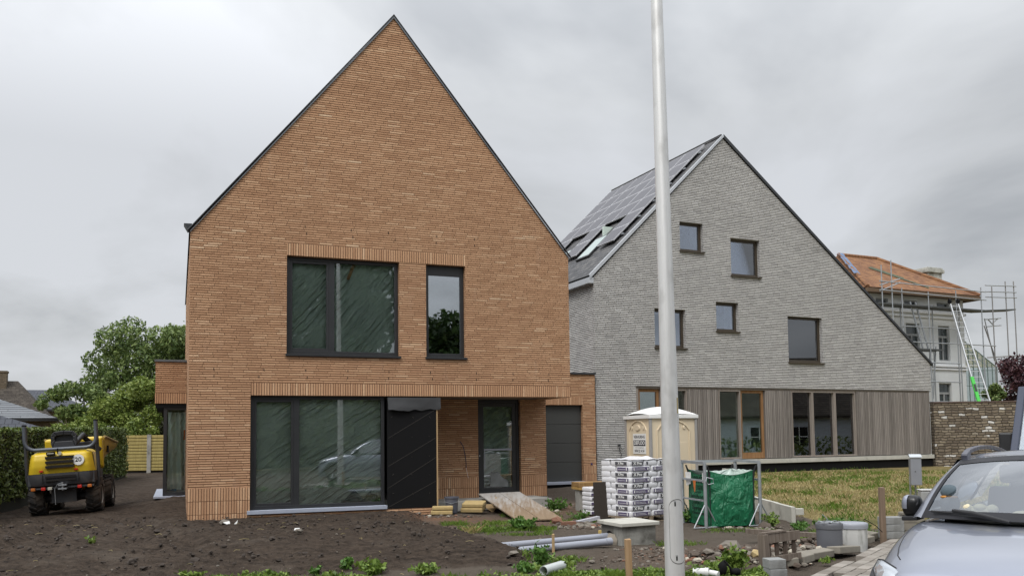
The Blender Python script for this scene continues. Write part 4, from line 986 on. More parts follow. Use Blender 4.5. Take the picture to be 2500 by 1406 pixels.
def side_mark(par, y0, y1, zc, kind, x=0.0):
    if kind == 'X':
        MB().box((x-.012, y0, zc-.034), (x+.02, y1, zc+.034)).obj('printed_patch', m_grt, par)
        Mx = Matrix(((0,0,-1,x-.0128),(-1,0,0,(y0+y1)/2),(0,1,0,zc),(0,0,0,1)))
        text('X Pro', .07, 'lettering', m_white, par, M4=Mx, sx=.95, bold=.003)
    else:
        MB().box((x-.012, y0, zc-.034), (x+.02, y1, zc+.032)).obj('printed_patch', m_pur, par)
        MB().box((x-.0135, y0+.02, zc-.024), (x, y0+.05, zc+.024)).box((x-.0133,y0+.07,zc-.010),(x,y1-.03,zc-.003)).obj('printed_lines', m_white, par)
for k in range(10):
    z0, z1 = .124+k*LH,   .124+(k+1)*LH+.004; zc = (z0+z1)/2
    if k % 2 == 0:
        xs = [(0,.56),(.58,1.14)]; 
        for i, (a, c) in enumerate(xs):
            q = bag(a, c, 0, .42, z0, z1, k); bag(a, c, .44, .86, z0, z1, k)
            front_mark(q, a+.06, c-.05, zc, 'P')
            if i == 0: side_mark(q, .06, .36, zc, 'P'); 
    else:
        xs = [(0,.37),(.385,.755),(.77,1.14)]
        for i, (a, c) in enumerate(xs):
            q = bag(a, c, 0, .58, z0, z1, k); bag(a, c, .60, .86, z0, z1, k)
            if i < 2: front_mark(q, a+.05, c-.03, zc, 'X' if i == (k//2) % 2 or True and i == 0 else 'P') if i == 0 else MB().box((a+.06,-.008,zc-.03),(a+.10,.02,zc+.03)).obj('printed_patch', m_grt, q)
            if i == 2: front_mark(q, a+.06, c-.03, zc, 'X')
            if i == 0: side_mark(q, .10, .42, zc, 'X')
def film(a, c):
    x, y = -.01+1.17*a, -.01+.88*c
    return (x, y, .124+10*LH+.012+.03*abs(noise.noise((x*4, y*4, 2)))+.05*max(0, 1-abs(a-.72)*5)*(c > .4))
MB().grid(film, 24, 18).obj('film_cover', pm('film_white', (.72,.72,.75), .25, var=.08, scale=8, bump=.3, bscale=9), BG, smooth=180)
# second, smaller stack under loose film
SB = thing('bag_stack', 'low film covered stack of printed bags beside the dark board', 'bags', (1.46, 18.55, 0), R_(24))
for k in range(6): 
    z0 = .02+k*.098
    b = MB(); b.box((.22,0,z0),(.52,.4,z0+.098)); q = b.obj('bag', m_bag, SB, bevel=.03)
    MB().box((.24+.02*(k%2),-.004,z0+.02),(.34,.01,z0+.07)).box((.37,-.004,z0+.02),(.48,.01,z0+.07)).obj('printed_patch', m_grt if k % 2 else m_pur, q)
DB = MB().obox((0,0,.36),(.17,.03,.42), rx=R_(-4)).obj('rough_dark_board', pm('bitumen_board', (.035,.028,.022), .95, bump=.6, bscale=30), loc=(1.80, 17.62, 0), rz=R_(12), bevel=.01)
tag(DB, 'dark brown rough board standing upright against the bag pallet', 'board')
# timber stack on blocks behind
TS = thing('timber_stack', 'rough orange timber planks lying on a concrete block by the garage', 'planks', (1.55, 19.6, 0), R_(18))
MB().box((.62,.05,0),(1.0,.45,.50)).obj('concrete_block', m_conc, TS, bevel=.01)
b = MB(); 
for k in range(3): b.box((-.05+.02*k,.02+.2*k,.56+.004*(k%2)),(1.15-.05*k,.20+.2*k,.66))
b.obj('planks', wood_mat('split_timber', (.16,.085,.03), (.38,.24,.10)), TS, bevel=.006)
MB().box((-.05,.0,.50),(.4,.5,.555)).obj('planks', wood_mat('split_timber_low', (.30,.17,.05), (.50,.33,.12)), TS)
MB().box((-.02,.1,0),(.12,.35,.498)).obj('support', m_conc, TS)

# ---------------------------------------------------------------- green big bag in its frame
GBg = thing('bulk_bag', 'green woven rubble bag hanging open in the steel frame', 'big bag', (3.62, 15.95, 0), R_(13))
pt = NT('green_woven_plastic'); oc = pt.co()
nA = pt.noise(2.2, 5, oc, .6, dist=1.2); nB = pt.noise(7, 3, pt.mapv(oc, (1,1,.4)), .5, dist=.8)
pt.l(pt.mix(nA, (.008,.105,.045), (.016,.185,.085)), pt.b.inputs['Base Color']); pt.b.inputs['Roughness'].default_value = .42
rd = pt.math('ABSOLUTE', pt.math('SUBTRACT', nB, .5)); pt.bump(pt.math('ADD', pt.math('MULTIPLY', nA, 1.0), pt.math('MULTIPLY', rd, 1.4)), .9, .09)
m_gbag = pt.m
bw = .88
def ring(z, k):
    e_ = .5*k; pts = []
    return pts
def bagside(face):
    def fn(a, c):
        z = .03+1.02*c
        bulge = .07*math.sin(math.pi*a)*math.sin(math.pi*min(1, c*1.1)) + .05*math.sin(math.pi*a)*(1-c)
        sag = -.09*math.sin(math.pi*a)*c**4
        pin = .05*(1-c)**2
        x = -.02+(bw+.04)*a
        wv = .018*noise.fractal((a*3+face*7, c*4, face), 1, 2, 3) + .012*abs(noise.noise((a*6+c*7, c*3-a*5, face*3.)))
        d = bulge + wv
        if face == 0: p = (x, -d, z+sag)
        elif face == 1: p = (-d*.8, x, z+sag)
        elif face == 2: p = (bw+d, x, z+sag)
        else: p = (x, bw+d, z+sag)
        return p
    return fn
b = MB()
for fc in range(4): b.grid(bagside(fc), 22, 22)
b.grid(lambda a, c: (bw*a, bw*c, .035), 2, 2)
gb = b.obj('bag_body', m_gbag, GBg, smooth=180, fix=False)
def inner(a, c):
    x, y = bw*a, bw*c
    e_ = min(a, 1-a, c, 1-c)
    return (x, y, 1.04-.09*math.sin(math.pi*a)*(1 if c < .1 else .4)-.30*min(1, e_*5)+.03*noise.noise((a*6, c*6, 2)))
MB().grid(inner, 18, 18).obj('liner', sheet_mat('clear_liner', (.34,.42,.38), (.58,.66,.62), .4, 2.0), GBg, smooth=180)
m_strap = pm('black_webbing', (.012,.012,.014), .7)
for (x0, y0) in ((0,0),(bw,0),(0,bw),(bw,bw)):
    ex, ey = (-.06 if x0 == 0 else .06), (-.03 if y0 == 0 else .03)
    MB().tube([(x0,y0,.80),(x0+ex*.3,y0+ey*.3,1.02),(x0+ex*.9,y0+ey,1.13)], .018, 6).tube([(x0+ex*.2,y0,.95),(x0+ex*.9,y0+ey,1.13)], .014, 5).obj('lifting_strap', m_strap, GBg)
b = MB()
for (x0, y0) in ((0,0),(bw,0)): b.tube([(x0,y0-.012,.05),(x0-.01,y0-.02,.5),(x0,y0-.012,1.03)], .011, 5)
b.obj('seam_piping', m_strap, GBg)
m_print = pm('faded_print', (.004,.018,.012), .7)
def ongb(bd, sz, y, z, sx=1.0, bold=0.0):
    """print laid on the bulging left face of the bag"""
    Mx = Matrix(((0,0,-1,0),(-1,0,0,y),(0,1,0,z),(0,0,0,1)))
    o = text(bd, sz, 'lettering', m_print, gb, ext=.0, bold=bold)
    o.data.transform(Mx @ Matrix.Diagonal((sx,1,1,1)))
    bm = bmesh.new(); bm.from_mesh(o.data); bmesh.ops.subdivide_edges(bm, edges=[e for e in bm.edges if e.calc_length() > .02], cuts=2, use_grid_fill=False); bm.to_mesh(o.data); bm.free()
    f_ = bagside(1)
    for v_ in o.data.vertices:
        a = (v_.co.y+.02)/(bw+.04); c = (v_.co.z-.03)/1.02
        for _ in range(3): c += (v_.co.z-f_(a, max(0, min(1, c)))[2])/1.02
        v_.co.x = f_(a, max(0, min(1, c)))[0]-.006
    return o
ongb('BMD', .17, .42, .86, 1.3, .004); ongb('containers & bags', .05, .42, .755, 1.1); ongb('070 / 23 30 83', .06, .42, .70, 1.2); ongb('info@bigbag.be', .045, .42, .64, 1.2); ongb('Verschuer', .15, .42, .55, 1.0, .002)
ongb('grondwerken', .05, .42, .44, 1.2); ongb('Sloperijen', .10, .42, .34, 1.1, .002); ongb('en Grindmatten', .085, .42, .25, .9, .002); ongb('containerdienst', .045, .42, .16, 1.1)
MB().prismx([(.62,.78),(.62,1.0),(.84,1.0),(.80,.74)], -.10, -.085).obj('paper_tag', m_white, gb); MB().prismx([(.06,.83),(.06,1.0),(.18,1.0),(.18,.82)], -.06, -.05).obj('paper_tag', m_white, gb)
BF = thing('steel_stand', 'galvanised steel frame on splayed feet holding the green bag', 'frame', (3.62, 15.95, 0), R_(13))
m_gt = pm('weathered_galvanised', (.36,.38,.40), .5, .5, var=.25, scale=9, dirt=((.20,.12,.07), .66, .6))
for (x0, y0) in ((-.12,-.06),(bw+.12,-.02),(-.12,bw+.06),(bw+.12,bw+.04)):
    po = MB().cyl((x0,y0,0),(x0,y0,1.19),.032,n=12).obj('post', m_gt, BF, smooth=50)
    b = MB()
    for dx_, dy_ in ((-.26,-.05),(.26,.05)): b.cyl((x0,y0,.46),(x0+dx_,y0+dy_,.02),.013,n=7)
    b.cyl((x0-.26,y0-.05,.02),(x0+.26,y0+.05,.02),.013,n=7); b.obj('foot_stay', m_gt, po)
b = MB()
for p0, p1 in (((-.12,-.06),(-.12,bw+.06)),((bw+.12,-.02),(bw+.12,bw+.04))):
    b.beam((p0[0],p0[1],1.19),(p1[0],p1[1],1.20),.05,.05); b.beam((p0[0],p0[1],.86),(p1[0],p1[1],.87),.035,.035); b.beam((p0[0],p0[1],.50),(p1[0],p1[1],.50),.03,.03)
b.beam((-.12,bw+.06,1.19),(bw+.12,bw+.04,1.19),.05,.05)
b.obj('rails', m_gt, BF)
MB().tube([(-.12+.02,-.08,.93),(.02,-.10,.90),(.03,-.1,.82),(-.08,-.1,.80),(-.12,-.1,.86),(-.10,-.09,.93)], .008, 5).obj('wire_hook', m_galv, BF)
MB().poly([(-.16,.25,.86),(-.16,.38,.86),(-.165,.31,.64),(-.165,.27,.66)]).obj('orange_ribbon', pm('orange_ribbon', (.50,.14,.03), .6), BF)

# ---------------------------------------------------------------- concrete inspection chamber, pipes, stakes
CB = thing('inspection_chamber', 'grey concrete inspection chamber with a pale lid in the foreground earth', 'concrete box', (1.70, 13.62, -.03), R_(27))
cbw = MB().box((0,0,-.1),(.64,.60,.31)).obj('box', pm('stained_concrete', (.27,.265,.24), .95, var=.3, scale=3.5, bump=.4, bscale=30, dirt=((.075,.07,.06), .44, .85)), CB)
MB().obox((.32,.30,.345),(.37,.35,.03), rx=R_(.8)).obj('lid', m_concl, CB, bevel=.01)
MB().lathe([(.085,.0),(.085,.012),(.060,.014)], (-.010,.36,.14), 20, axis='X').obj('pipe_opening', m_black, CB)
def mort(a, c):
    th = math.pi*2*a; r = .19*(c)+.02*noise.noise((math.cos(th)*2, math.sin(th)*2, 1))*3
    return (-.012-.10*(1-c)*1.0,   .28+r*math.cos(th)*.8, .05+r*math.sin(th)*.75)
MB().grid(mort, 18, 6).obj('mortar_patch', m_mortar, CB, smooth=180)
IN2 = MB().box((0,0,0),(.16,.10,.17)).obj('insulation_offcut', pm('yellow_insulation', (.50,.36,.12), .9, bump=.3), loc=(1.42, 14.15, 0), rz=R_(25), bevel=.01); tag(IN2, 'small yellow insulation offcut beside the concrete chamber', 'offcut')
m_pvc = pm('grey_pvc', (.27,.285,.33), .4, var=.08, scale=3)
def pipe(nm, p0, p1, r, label, grp=None):
    p0, p1 = Vector(p0), Vector(p1); b = MB(); d = p1-p0
    b.tube([p0, p0+d*.5, p1], r, 18); b.tube([p1-d.normalized()*.10, p1], r*1.10, 18)
    o = b.obj(nm, m_pvc, smooth=50); return tag(o, label, 'pipe', grp)
pipe('drain_pipe', (-.35,13.05,.07), (1.50,13.98,.10), .052, 'farther of two grey drain pipes running to the concrete chamber', 'grey drain pipes on the ground')
pipe('drain_pipe', (-.35,12.55,.04), (1.50,13.42,.085), .055, 'nearer of two grey drain pipes, partly buried by dark soil', 'grey drain pipes on the ground')
m_pvc2 = pm('pale_pvc', (.46,.49,.48), .4, var=.1)
b = MB(); p0, p1 = Vector((.36,10.72,.06)), Vector((.60,11.05,.075)); d = (p1-p0).normalized(); n = 26
bx = len(b.v); a_ = d.cross(Vector((0,0,1))).normalized(); c_ = d.cross(a_)
prof = [(p0,.052),(p0,.060),(p0+d*.02,.062),(p1,.062)]
for p, r in [(p1,.050)]+[(p0+d*.0,.055)]+prof[1:]:
    for k in range(n):
        t_ = 2*math.pi*k/n; b.v.append(tuple(p+(a_*math.cos(t_)+c_*math.sin(t_))*r+(d*.03*math.sin(k*2.1) if p is p1 and r > .055 else Vector((0,0,0)))))
for i in range(4):
    for k in range(n): b.f.append((bx+i*n+k, bx+i*n+(k+1) % n, bx+(i+1)*n+(k+1) % n, bx+(i+1)*n+k)); b.m.append(0)
tag(b.obj('pipe_stub', m_pvc2, smooth=50), 'short open pale grey pipe stub poking from the soil', 'pipe')
def stake(nm, x, y, w_, h, label, m, lean=(0,0), rz_=0.2, hole=False):
    z = gz(x, y); b = MB()
    b.hexa([(-w_,-w_*.7,-.3),(w_,-w_*.7,-.3),(w_,w_*.7,-.3),(-w_,w_*.7,-.3),(-w_+lean[0],-w_*.7,h),(w_+lean[0],-w_*.7,h-.006),(w_+lean[0],w_*.7,h+.008),(-w_+lean[0],w_*.7,h)])
    o = b.obj(nm, m, loc=(x,y,z), rz=rz_, bevel=.003); return tag(o, label, 'stake')
stake('wooden_stake', .58, 12.85, .019, .27, 'short pale wooden stake standing in front of the grey drain pipes', m_pine)
stake('wooden_stake', 1.36, 10.25, .036, .49, 'pale wooden stake with a knot hole just left of the lamp post', wood_mat('stake_timber', (.26,.16,.08), (.46,.31,.18), grain=22), lean=(-.02,0))
stake('wooden_stake', 5.84, 13.74, .042, .84, 'tall weathered brown timber stake at the front of the dry lawn', wood_mat('old_stake', (.13,.09,.06), (.26,.19,.14), grain=22))

# ---------------------------------------------------------------- door ramp and loose bits by the entrance
RA = thing('plank_ramp', 'two worn plywood sheets laid as a ramp up to the front door', 'ramp', (0,0,0))
rt = NT('worn_plywood'); oc = rt.co(); s = rt.n('ShaderNodeSeparateXYZ'); rt.l(oc, s.inputs[0])
g = rt.noise(1.0, 6, rt.mapv(oc, (14, 1.4, 1), rot=(0,0,R_(19))), .65); wr_ = rt.ramp(rt.math('ADD', rt.math('MULTIPLY', rt.math('SUBTRACT', s.outputs[2], .05), 1.9), rt.math('MULTIPLY', rt.math('SUBTRACT', g, .5), 1.2)), [(.15,(0,0,0)),(.55,(1,1,1))])
c_ = rt.mix(wr_, rt.mix(g, (.15,.10,.06), (.32,.235,.15)), rt.mix(g, (.26,.24,.215), (.45,.43,.41)))
rt.l(c_, rt.b.inputs['Base Color']); rt.b.inputs['Roughness'].default_value = .75
TL, TR, BR, BL = Vector((-.84,20.75,.35)), Vector((.15,21.15,.36)), Vector((1.00,17.72,.02)), Vector((.06,17.52,.02))
mt, mb_ = TL.lerp(TR,.5), BL.lerp(BR,.5)
def slab(a, b_, c, d): 
    up = Vector((0,0,.025)); return MB().hexa([a,b_,c,d,a+up,b_+up,c+up,d+up])
g0 = Vector((.006,0,0))
slab(BL, mb_-g0, mt-g0, TL).obj('plywood_sheet', rt.m, RA); slab(mb_+g0, BR, TR, mt+g0).obj('plywood_sheet', rt.m, RA)
for q0_, q1_, w_, h_ in (((-.62,19.5,.17),(.30,19.6,.17),.10,.08),((-.55,20.2,.02),(-.35,20.2,.28),.18,.16),((.2,20.3,.02),(.2,20.3,.28),.16,.16)): MB().beam(q0_,q1_,w_,h_).obj('prop_timber', m_pine, RA)
BK = thing('bucket', 'grey plastic bucket standing between the two insulation slabs', 'bucket', (-1.40, 19.62, .02), 0)
MB().lathe([(.125,0),(.130,.02),(.150,.33),(.165,.335),(.165,.365),(.145,.365),(.12,.03),(.01,.03)], n=24).obj('tub', pm('bucket_grey', (.10,.105,.13), .5, var=.15), BK, smooth=40)
MB().tube([(-.165,0,.33),(-.15,-.1,.26),(0,-.172,.22),(.15,-.1,.26),(.165,0,.33)], .006, 6).obj('handle', m_galv, BK)
m_wool = pm('mineral_wool', (.42,.31,.14), .95, var=.25, scale=12, bump=.6, bscale=50)
def wool(x, y, sx_, sy_, sz_, rz_, label, rx=0.0, z=.02):
    b = MB(); b.obox((0,0,sz_),(sx_,sy_,sz_),rx=rx); b.obox((.02,.0,sz_*3+.006),(sx_*.96,sy_*.97,sz_*.9),rx=rx)
    tag(b.obj('insulation_slab', m_wool, loc=(x,y,z), rz=rz_, bevel=.02), label, 'insulation')
wool(-1.60, 19.30, .24, .14, .045, R_(4), 'flat yellow insulation slab left of the grey bucket')
wool(-.92, 19.75, .26, .16, .05, R_(-14), 'tilted yellow insulation slab right of the grey bucket', R_(12), .05)

# ---------------------------------------------------------------- bins, pallet, blocks
def bin_(x, y, r, h, label, m, ml, paint=False):
    g = thing('lidded_drum', label, 'bin', (x, y, -.25 if x < 5 else -.20), 0, 'lidded drums at the path edge')
    MB().lathe([(r*.95,0),(r*.97,.02),(r,h-.05),(r*1.0,h-.02)], n=36).obj('drum', m, g, smooth=40)
    MB().lathe([(r*1.05,h-.07),(r*1.06,h-.03),(r*1.06,h-.005),(r*1.02,h+.008),(r*.6,h+.014),(.01,h+.014)], n=36).obj('lid', ml, g, smooth=40)
    return g
m_lid = pm('grey_lid', (.30,.315,.35), .45, var=.1); m_drum = pm('dark_grey_drum', (.12,.125,.14), .5, var=.15)
m_flake = pm('flaking_white', (.56,.56,.54), .6, var=.1, scale=3, dirt=((.17,.18,.15), .55, .85), stretch=(3,3,.8))
bA = bin_(4.62, 12.72, .183, .64, 'dark grey drum with cables coiled on its grey lid', m_drum, m_drum)
bB = bin_(5.10, 13.12, .225, .55, 'flaking white drum with a clean grey lid', m_flake, m_lid)
pts = [(4.62+.05*math.cos(k*.5)+.10*math.cos(k*.17)-.02, 12.66+.12*math.sin(k*.5), .412+.006*(k % 3)) for k in range(40)]
tag(MB().tube(pts, .007, 6).tube([(4.62,12.72,.41),(4.58,12.74,.48),(4.52,12.7,.52)], .006, 5).obj('cable_coil', m_gt, smooth=60), 'thin grey cable coil lying on the dark drum lid', 'cable')
PAo = thing('wooden_pallet', 'broken weathered wooden pallet propped on edge beside the paved path', 'pallet', (3.12, 10.86, -.08), R_(40), rot=(R_(-3), 0, R_(38)))
m_pw = wood_mat('grey_pallet_wood', (.075,.055,.042), (.24,.20,.165), grain=22)
m_pwd = wood_mat('shaded_pallet_wood', (.04,.028,.02), (.13,.10,.08), grain=22)  # darker copy of the pallet wood, recess shade put into its colour
for x_ in (.03,): MB().box((x_-.045,-.05,0),(x_+.045,.06,.53)).obj('corner_post', m_pw, PAo, bevel=.004)
MB().box((.09,-.012,.41),(.80,.012,.53)).obj('board', m_pw, PAo, bevel=.004); MB().box((.09,-.012,.16),(.80,.012,.245)).obj('board', m_pw, PAo, bevel=.004)
for x_ in (.12,.29,.47,.66): MB().box((x_,.013,-.02),(x_+.07,.035,.50)).obj('slat', m_pwd, PAo, bevel=.003)
MB().box((.05,.036,.45),(.80,.10,.52)).box((.1,.036,.12),(.8,.09,.19)).obj('rail', m_pwd, PAo)
MB().box((.0,-.02,.532),(.5,.06,.552)).obj('splinter', m_pw, PAo)
m_block = pm('grey_concrete_block', (.26,.265,.26), .95, var=.3, scale=5, bump=.4, bscale=40, dirt=((.12,.12,.11), .5, .7))
def blk(x, y, z, rz_, label, grp, sx_=.10, sy_=.10, sz_=.055, m=None): tag(MB().box((-sx_,-sy_,0),(sx_,sy_,sz_*2)).obj('paving_block', m or m_block, loc=(x,y,z), rz=rz_, bevel=.006), label, 'block', grp)
blk(3.12, 10.42, .0, R_(12), 'lower of two grey blocks stacked by the broken pallet', 'pair of grey blocks by the pallet', .105, .10, .052); blk(3.115, 10.43, .108, R_(9), 'upper of two grey blocks stacked by the broken pallet', 'pair of grey blocks by the pallet', .105, .10, .055)
nm3 = ['lowest', 'middle', 'topmost']
for k in range(3): blk(6.02, 13.86, .03+k*.113, R_(-2+3*k), 'dark grey block right of the tall stake, %s of three' % nm3[k], 'grey block stack right of the tall stake', .17, .10, .055)
m_buff = pm('buff_block', (.22,.20,.165), .95, var=.3, scale=6, bump=.4, bscale=30, dirt=((.15,.14,.11), .55, .6))
for k in range(3): blk(6.42, 14.02, .03+k*.115, R_(4-4*k), 'buff coloured block beside the car mirror, %s of three' % nm3[k], 'buff block stack', .17, .12, .055, m_buff)
tag(MB().box((-.2,-.12,0),(.2,.12,.05)).obj('stone_slab', m_buff, loc=(6.45,14.0,.38), rz=R_(20), bevel=.012), 'flat buff stone slab lying on the buff block stack', 'slab')

# ---------------------------------------------------------------- L wall, letter box, meter box
LW = thing('retaining_wall', 'low pale concrete retaining element along the left edge of the dry lawn', 'retaining wall', (5.36, 16.75, 0), R_(90))
MB().box((-.02,-.08,-.3),(1.0,.0,.30)).obj('panel', m_concl, LW, bevel=.006)
MB().box((1.004,-.08,-.3),(2.4,.0,.31)).box((2.404,-.08,-.3),(3.8,.0,.32)).box((3.804,-.08,-.3),(5.2,.0,.33)).obj('panel', m_concl, LW, bevel=.006)
MB().box((-.03,-.24,.14),(.06,-.082,.27)).obj('end_lug', m_concl, LW, bevel=.01)
LB = thing('letter_box', 'grey steel letter box on a twin pole at the lawn', 'letter box', (8.98, 19.3, .12), R_(-18))
m_box = pm('letterbox_grey', (.27,.28,.31), .45, .2, var=.08)
MB().prismx([(-.15,.42),(.20,.42),(.20,1.0),(-.15,1.02),(-.15,.44)], -.11, .11).obj('box', m_box, LB, bevel=.006)
MB().prismx([(-.17,1.025),(.22,1.06),(.22,1.075),(.03,1.10),(-.17,1.045)], -.125, .125).obj('lid', pm('letterbox_lid', (.50,.53,.56), .4, .2), LB, bevel=.004)
MB().box((.111,.05,.78),(.116,.13,.90)).cyl((-.02,-.151,.72),(-.02,-.16,.72),.012,n=8).obj('latch', m_edge, LB)
for x_ in (-.105, .0): MB().cyl((x_,.1,-.35),(x_,.1,.6),.022,n=10).obj('pole', m_galv, LB)
MX = thing('meter_box', 'low grey meter box with rounded lid behind the car mirror', 'meter box', (8.66, 18.1, .05), R_(-10))
MB().box((-.17,-.14,0),(.17,.14,.44)).obj('cabinet', pm('meter_box_grey', (.33,.335,.34), .6, var=.1), MX, bevel=.03)
MB().box((-.18,-.15,.44),(.18,.15,.47)).obj('lid', pm('meter_box_lid', (.45,.45,.45), .55), MX, bevel=.02)

# ---------------------------------------------------------------- paved path
pb = MB(); dirp = Vector((2.3, 3.2, 0)).normalized(); nrp = Vector((dirp.y, -dirp.x, 0))
O_ = Vector((2.55, 8.9, 0)); pw, ph_ = .30, .155
def edge_w(f): return 0
for i in range(-6, 44):
    for j in range(0, 26):
        off = (j % 2)*.15
        p = O_ + dirp*(i*pw+off) + nrp*(j*ph_+.02)
        if p.y < 5 or p.y > 15.0 or p.x > 9: continue
        if j < 2 and p.y < 11.9 and rnd.random() < .15: continue
        if p.y > 14.2 and j < 3: continue
        drop = -.10*min(1, max(0, (10.1-p.y)/1.9))**2*(3-2*min(1, max(0, (10.1-p.y)/1.9))); dz = .028+rnd.uniform(-.006,.006)+drop
        aa = Matrix.Rotation(math.atan2(dirp.y, dirp.x)+rnd.uniform(-.012,.012), 3, 'Z')
        q = [p + aa @ Vector((sx_*(pw/2-.006), sy_*(ph_/2-.006), sz_)) for sz_ in (-.06+drop, dz) for sx_, sy_ in ((-1,-1),(1,-1),(1,1),(-1,1))]
        pb.hexa(q)
pvt = NT('pavers'); oc = pvt.co(); g = pvt.n('ShaderNodeNewGeometry')
nA = pvt.noise(3, 5, oc); c_ = pvt.ramp(g.outputs['Random Per Island'], [(0,(.19,.165,.14)),(.5,(.25,.225,.195)),(1,(.33,.30,.265))]); c_ = pvt.mix(pvt.math('MULTIPLY', pvt.ramp(nA, [(.45,(0,0,0)),(.7,(1,1,1))]), .6), c_, (.13,.12,.10))
pvt.l(c_, pvt.b.inputs['Base Color']); pvt.b.inputs['Roughness'].default_value = .9; pvt.bump(pvt.noise(60,3,oc), .4, .01)
struct(pb.obj('path', pvt.m, bevel=.006), label='grey brick paved path beside the car', cat='path')
kb = [(3.45,11.25,.22,.08,.35),(4.15,12.0,.36,.09,.7),(4.72,12.45,.32,.10,.75),(5.25,13.35,.33,.12,.62),(5.62,13.95,.26,.11,.6),(3.85,11.6,.20,.09,.9)]
for i, (x, y, l_, w_, r_) in enumerate(kb):
    lab = ['loose kerb stone between the broken pallet and the drums, nearest the camera','long loose kerb stone in front of the dark drum','loose kerb stone below the flaking white drum','loose kerb stone right of the flaking white drum','loose kerb stone just left of the tall stake','tilted short kerb stone among the path edge rubble'][i]
    tag(MB().obox((0,0,.03),(l_,w_,.05), rx=rnd.uniform(-.12,.12), ry=rnd.uniform(-.08,.08)).obj('kerb_stone', m_buff, loc=(x,y,gz(x,y)+.015), rz=r_, bevel=.012), lab, 'kerb stone', 'loose kerb stones along the path')
# ---------------------------------------------------------------- site dumper
DU = thing('site_dumper', 'small yellow site dumper seen from behind with its roll bar folded, beside the hedge', 'dumper', (-10.07, 19.60, .10), R_(17.5), rot=(0, R_(-3.4), R_(17.5)))
m_yel = pm('dumper_yellow', (.60,.42,.022), .38, var=.06, scale=3, dirt=((.24,.17,.05), .60, .7))
m_yel2 = pm('dumper_yellow_worn', (.50,.34,.03), .5, var=.15, scale=4, dirt=((.16,.10,.04), .5, .8))
m_dk = pm('dumper_dark', (.045,.046,.05), .6, var=.2, scale=5, dirt=((.10,.085,.07), .55, .5))
m_tyre = pm('tyre_rubber', (.020,.018,.017), .85, var=.3, dirt=((.085,.065,.048), .44, .9))
m_rim = pm('dirty_rim', (.34,.32,.29), .6, .2, var=.25)
m_seat = pm('seat_vinyl', (.018,.019,.023), .5)
m_rops = pm('roll_bar', (.085,.095,.11), .42, .3, var=.2)
m_red = pm('red_lens', (.45,.02,.012), .3); m_orl = pm('orange_lens', (.42,.12,.02), .3); m_wlens = pm('clear_lens', (.45,.43,.36), .3)
def hood(a, c):
    x = -1+2*a; prof = [(-.62,.96),(-.645,1.10),(-.64,1.25),(-.60,1.37),(-.50,1.435),(-.2,1.45),(.25,1.44)]
    k = c*(len(prof)-1); i = min(int(k), len(prof)-2); f = k-i
    y = prof[i][0]*(1-f)+prof[i+1][0]*f; z = prof[i][1]*(1-f)+prof[i+1][1]*f
    half = .67-.075*(z-.96)/.49
    ax = abs(x); e_ = max(0, (ax-.80)/.20)
    zz = z-(.07*e_*e_ if c > .55 else 0)
    yy = y+.16*e_**2.2*(1 if c < .75 else 0)
    return (half*x, yy, zz)
hb = MB().grid(hood, 40, 24)
for sg in (-1, 1):
    hb.poly([(sg*.67,-.46,.96),(sg*.66,-.48,1.1),(sg*.64,-.46,1.3),(sg*.60,-.34,1.38),(sg*.595,.25,1.37),(sg*.67,.25,.96)])
ho = hb.obj('engine_hood', m_yel, DU, smooth=60)
MB().box((-.62,-.44,.60),(.62,.9,.955)).obj('chassis', m_dk, DU)
def bump_(a, c):
    x = -1+2*a; z = .70+.255*c; e_ = max(0,(abs(x)-.78)/.22)
    return (.70*x, -.68+.20*e_**2+.05*(1-c)**2, z+.05*e_*(1-c))
MB().grid(bump_, 30, 8).box((-.66,-.60,.71),(.66,-.40,.95)).obj('rear_bumper', m_dk, DU, smooth=60)
b = MB()
for k in range(3): b.box((-.29,-.70,1.075+.10*k),(.27,-.60,1.13+.10*k))
b.obj('vent_slot', m_slot, ho)
b = MB(); b.box((-.30,-.70,.86),(.30,-.66,.905)).box((-.30,-.70,.79),(.30,-.66,.825)); b.obj('bumper_vent', m_slot, DU)
MB().box((-.36,-.692,.73),(-.352,-.66,.94)).box((.35,-.692,.73),(.358,-.66,.94)).obj('bumper_seam', m_slot, DU)
sg = MB().cyl((.36,-.652,1.22),(.36,-.668,1.22),.118,n=32).obj('speed_sign', m_white, ho)
text('20', .135, 'lettering', m_black, sg, loc=(.36,-.669,1.22), rot=(R_(90),0,0), bold=.003)
MB().box((-.27,-.665,1.355),(-.10,-.60,1.425)).obj('badge', m_black, ho); MB().box((-.25,-.668,1.385),(-.12,-.60,1.405)).obj('badge_stripe', m_wlens, ho); MB().cyl((-.01,-.60,1.385),(-.01,-.662,1.385),.042,n=20).obj('emblem', m_wlens, ho)
MB().box((-.055,-.668,1.38),(-.035,-.60,1.50)).obj('lock_handle', m_black, ho)
MB().box((-.42,-.668,1.0),(-.35,-.63,1.035)).box((.27,-.668,1.0),(.34,-.63,1.035)).obj('reflector', m_red, ho)
for x_, m in ((-.60,m_orl),(.52,m_orl),(-.40,m_red),(.32,m_red),(-.27,m_wlens)): MB().box((x_,-.665,.60),(x_+.085,-.60,.665)).obj('light', m, DU, bevel=.008)
MB().box((-.64,-.60,.625),(.64,-.56,.66)).obj('light_bar', m_dk, DU)
MB().box((-.05,-.76,.60),(.12,-.6,.63)).box((-.05,-.76,.68),(.12,-.6,.71)).cyl((.035,-.73,.58),(.035,-.73,.76),.02,n=8).tube([(.03,-.73,.74),(-.06,-.74,.72),(-.12,-.72,.62),(-.12,-.7,.28)],.008,5).obj('tow_hitch', m_galv, DU)
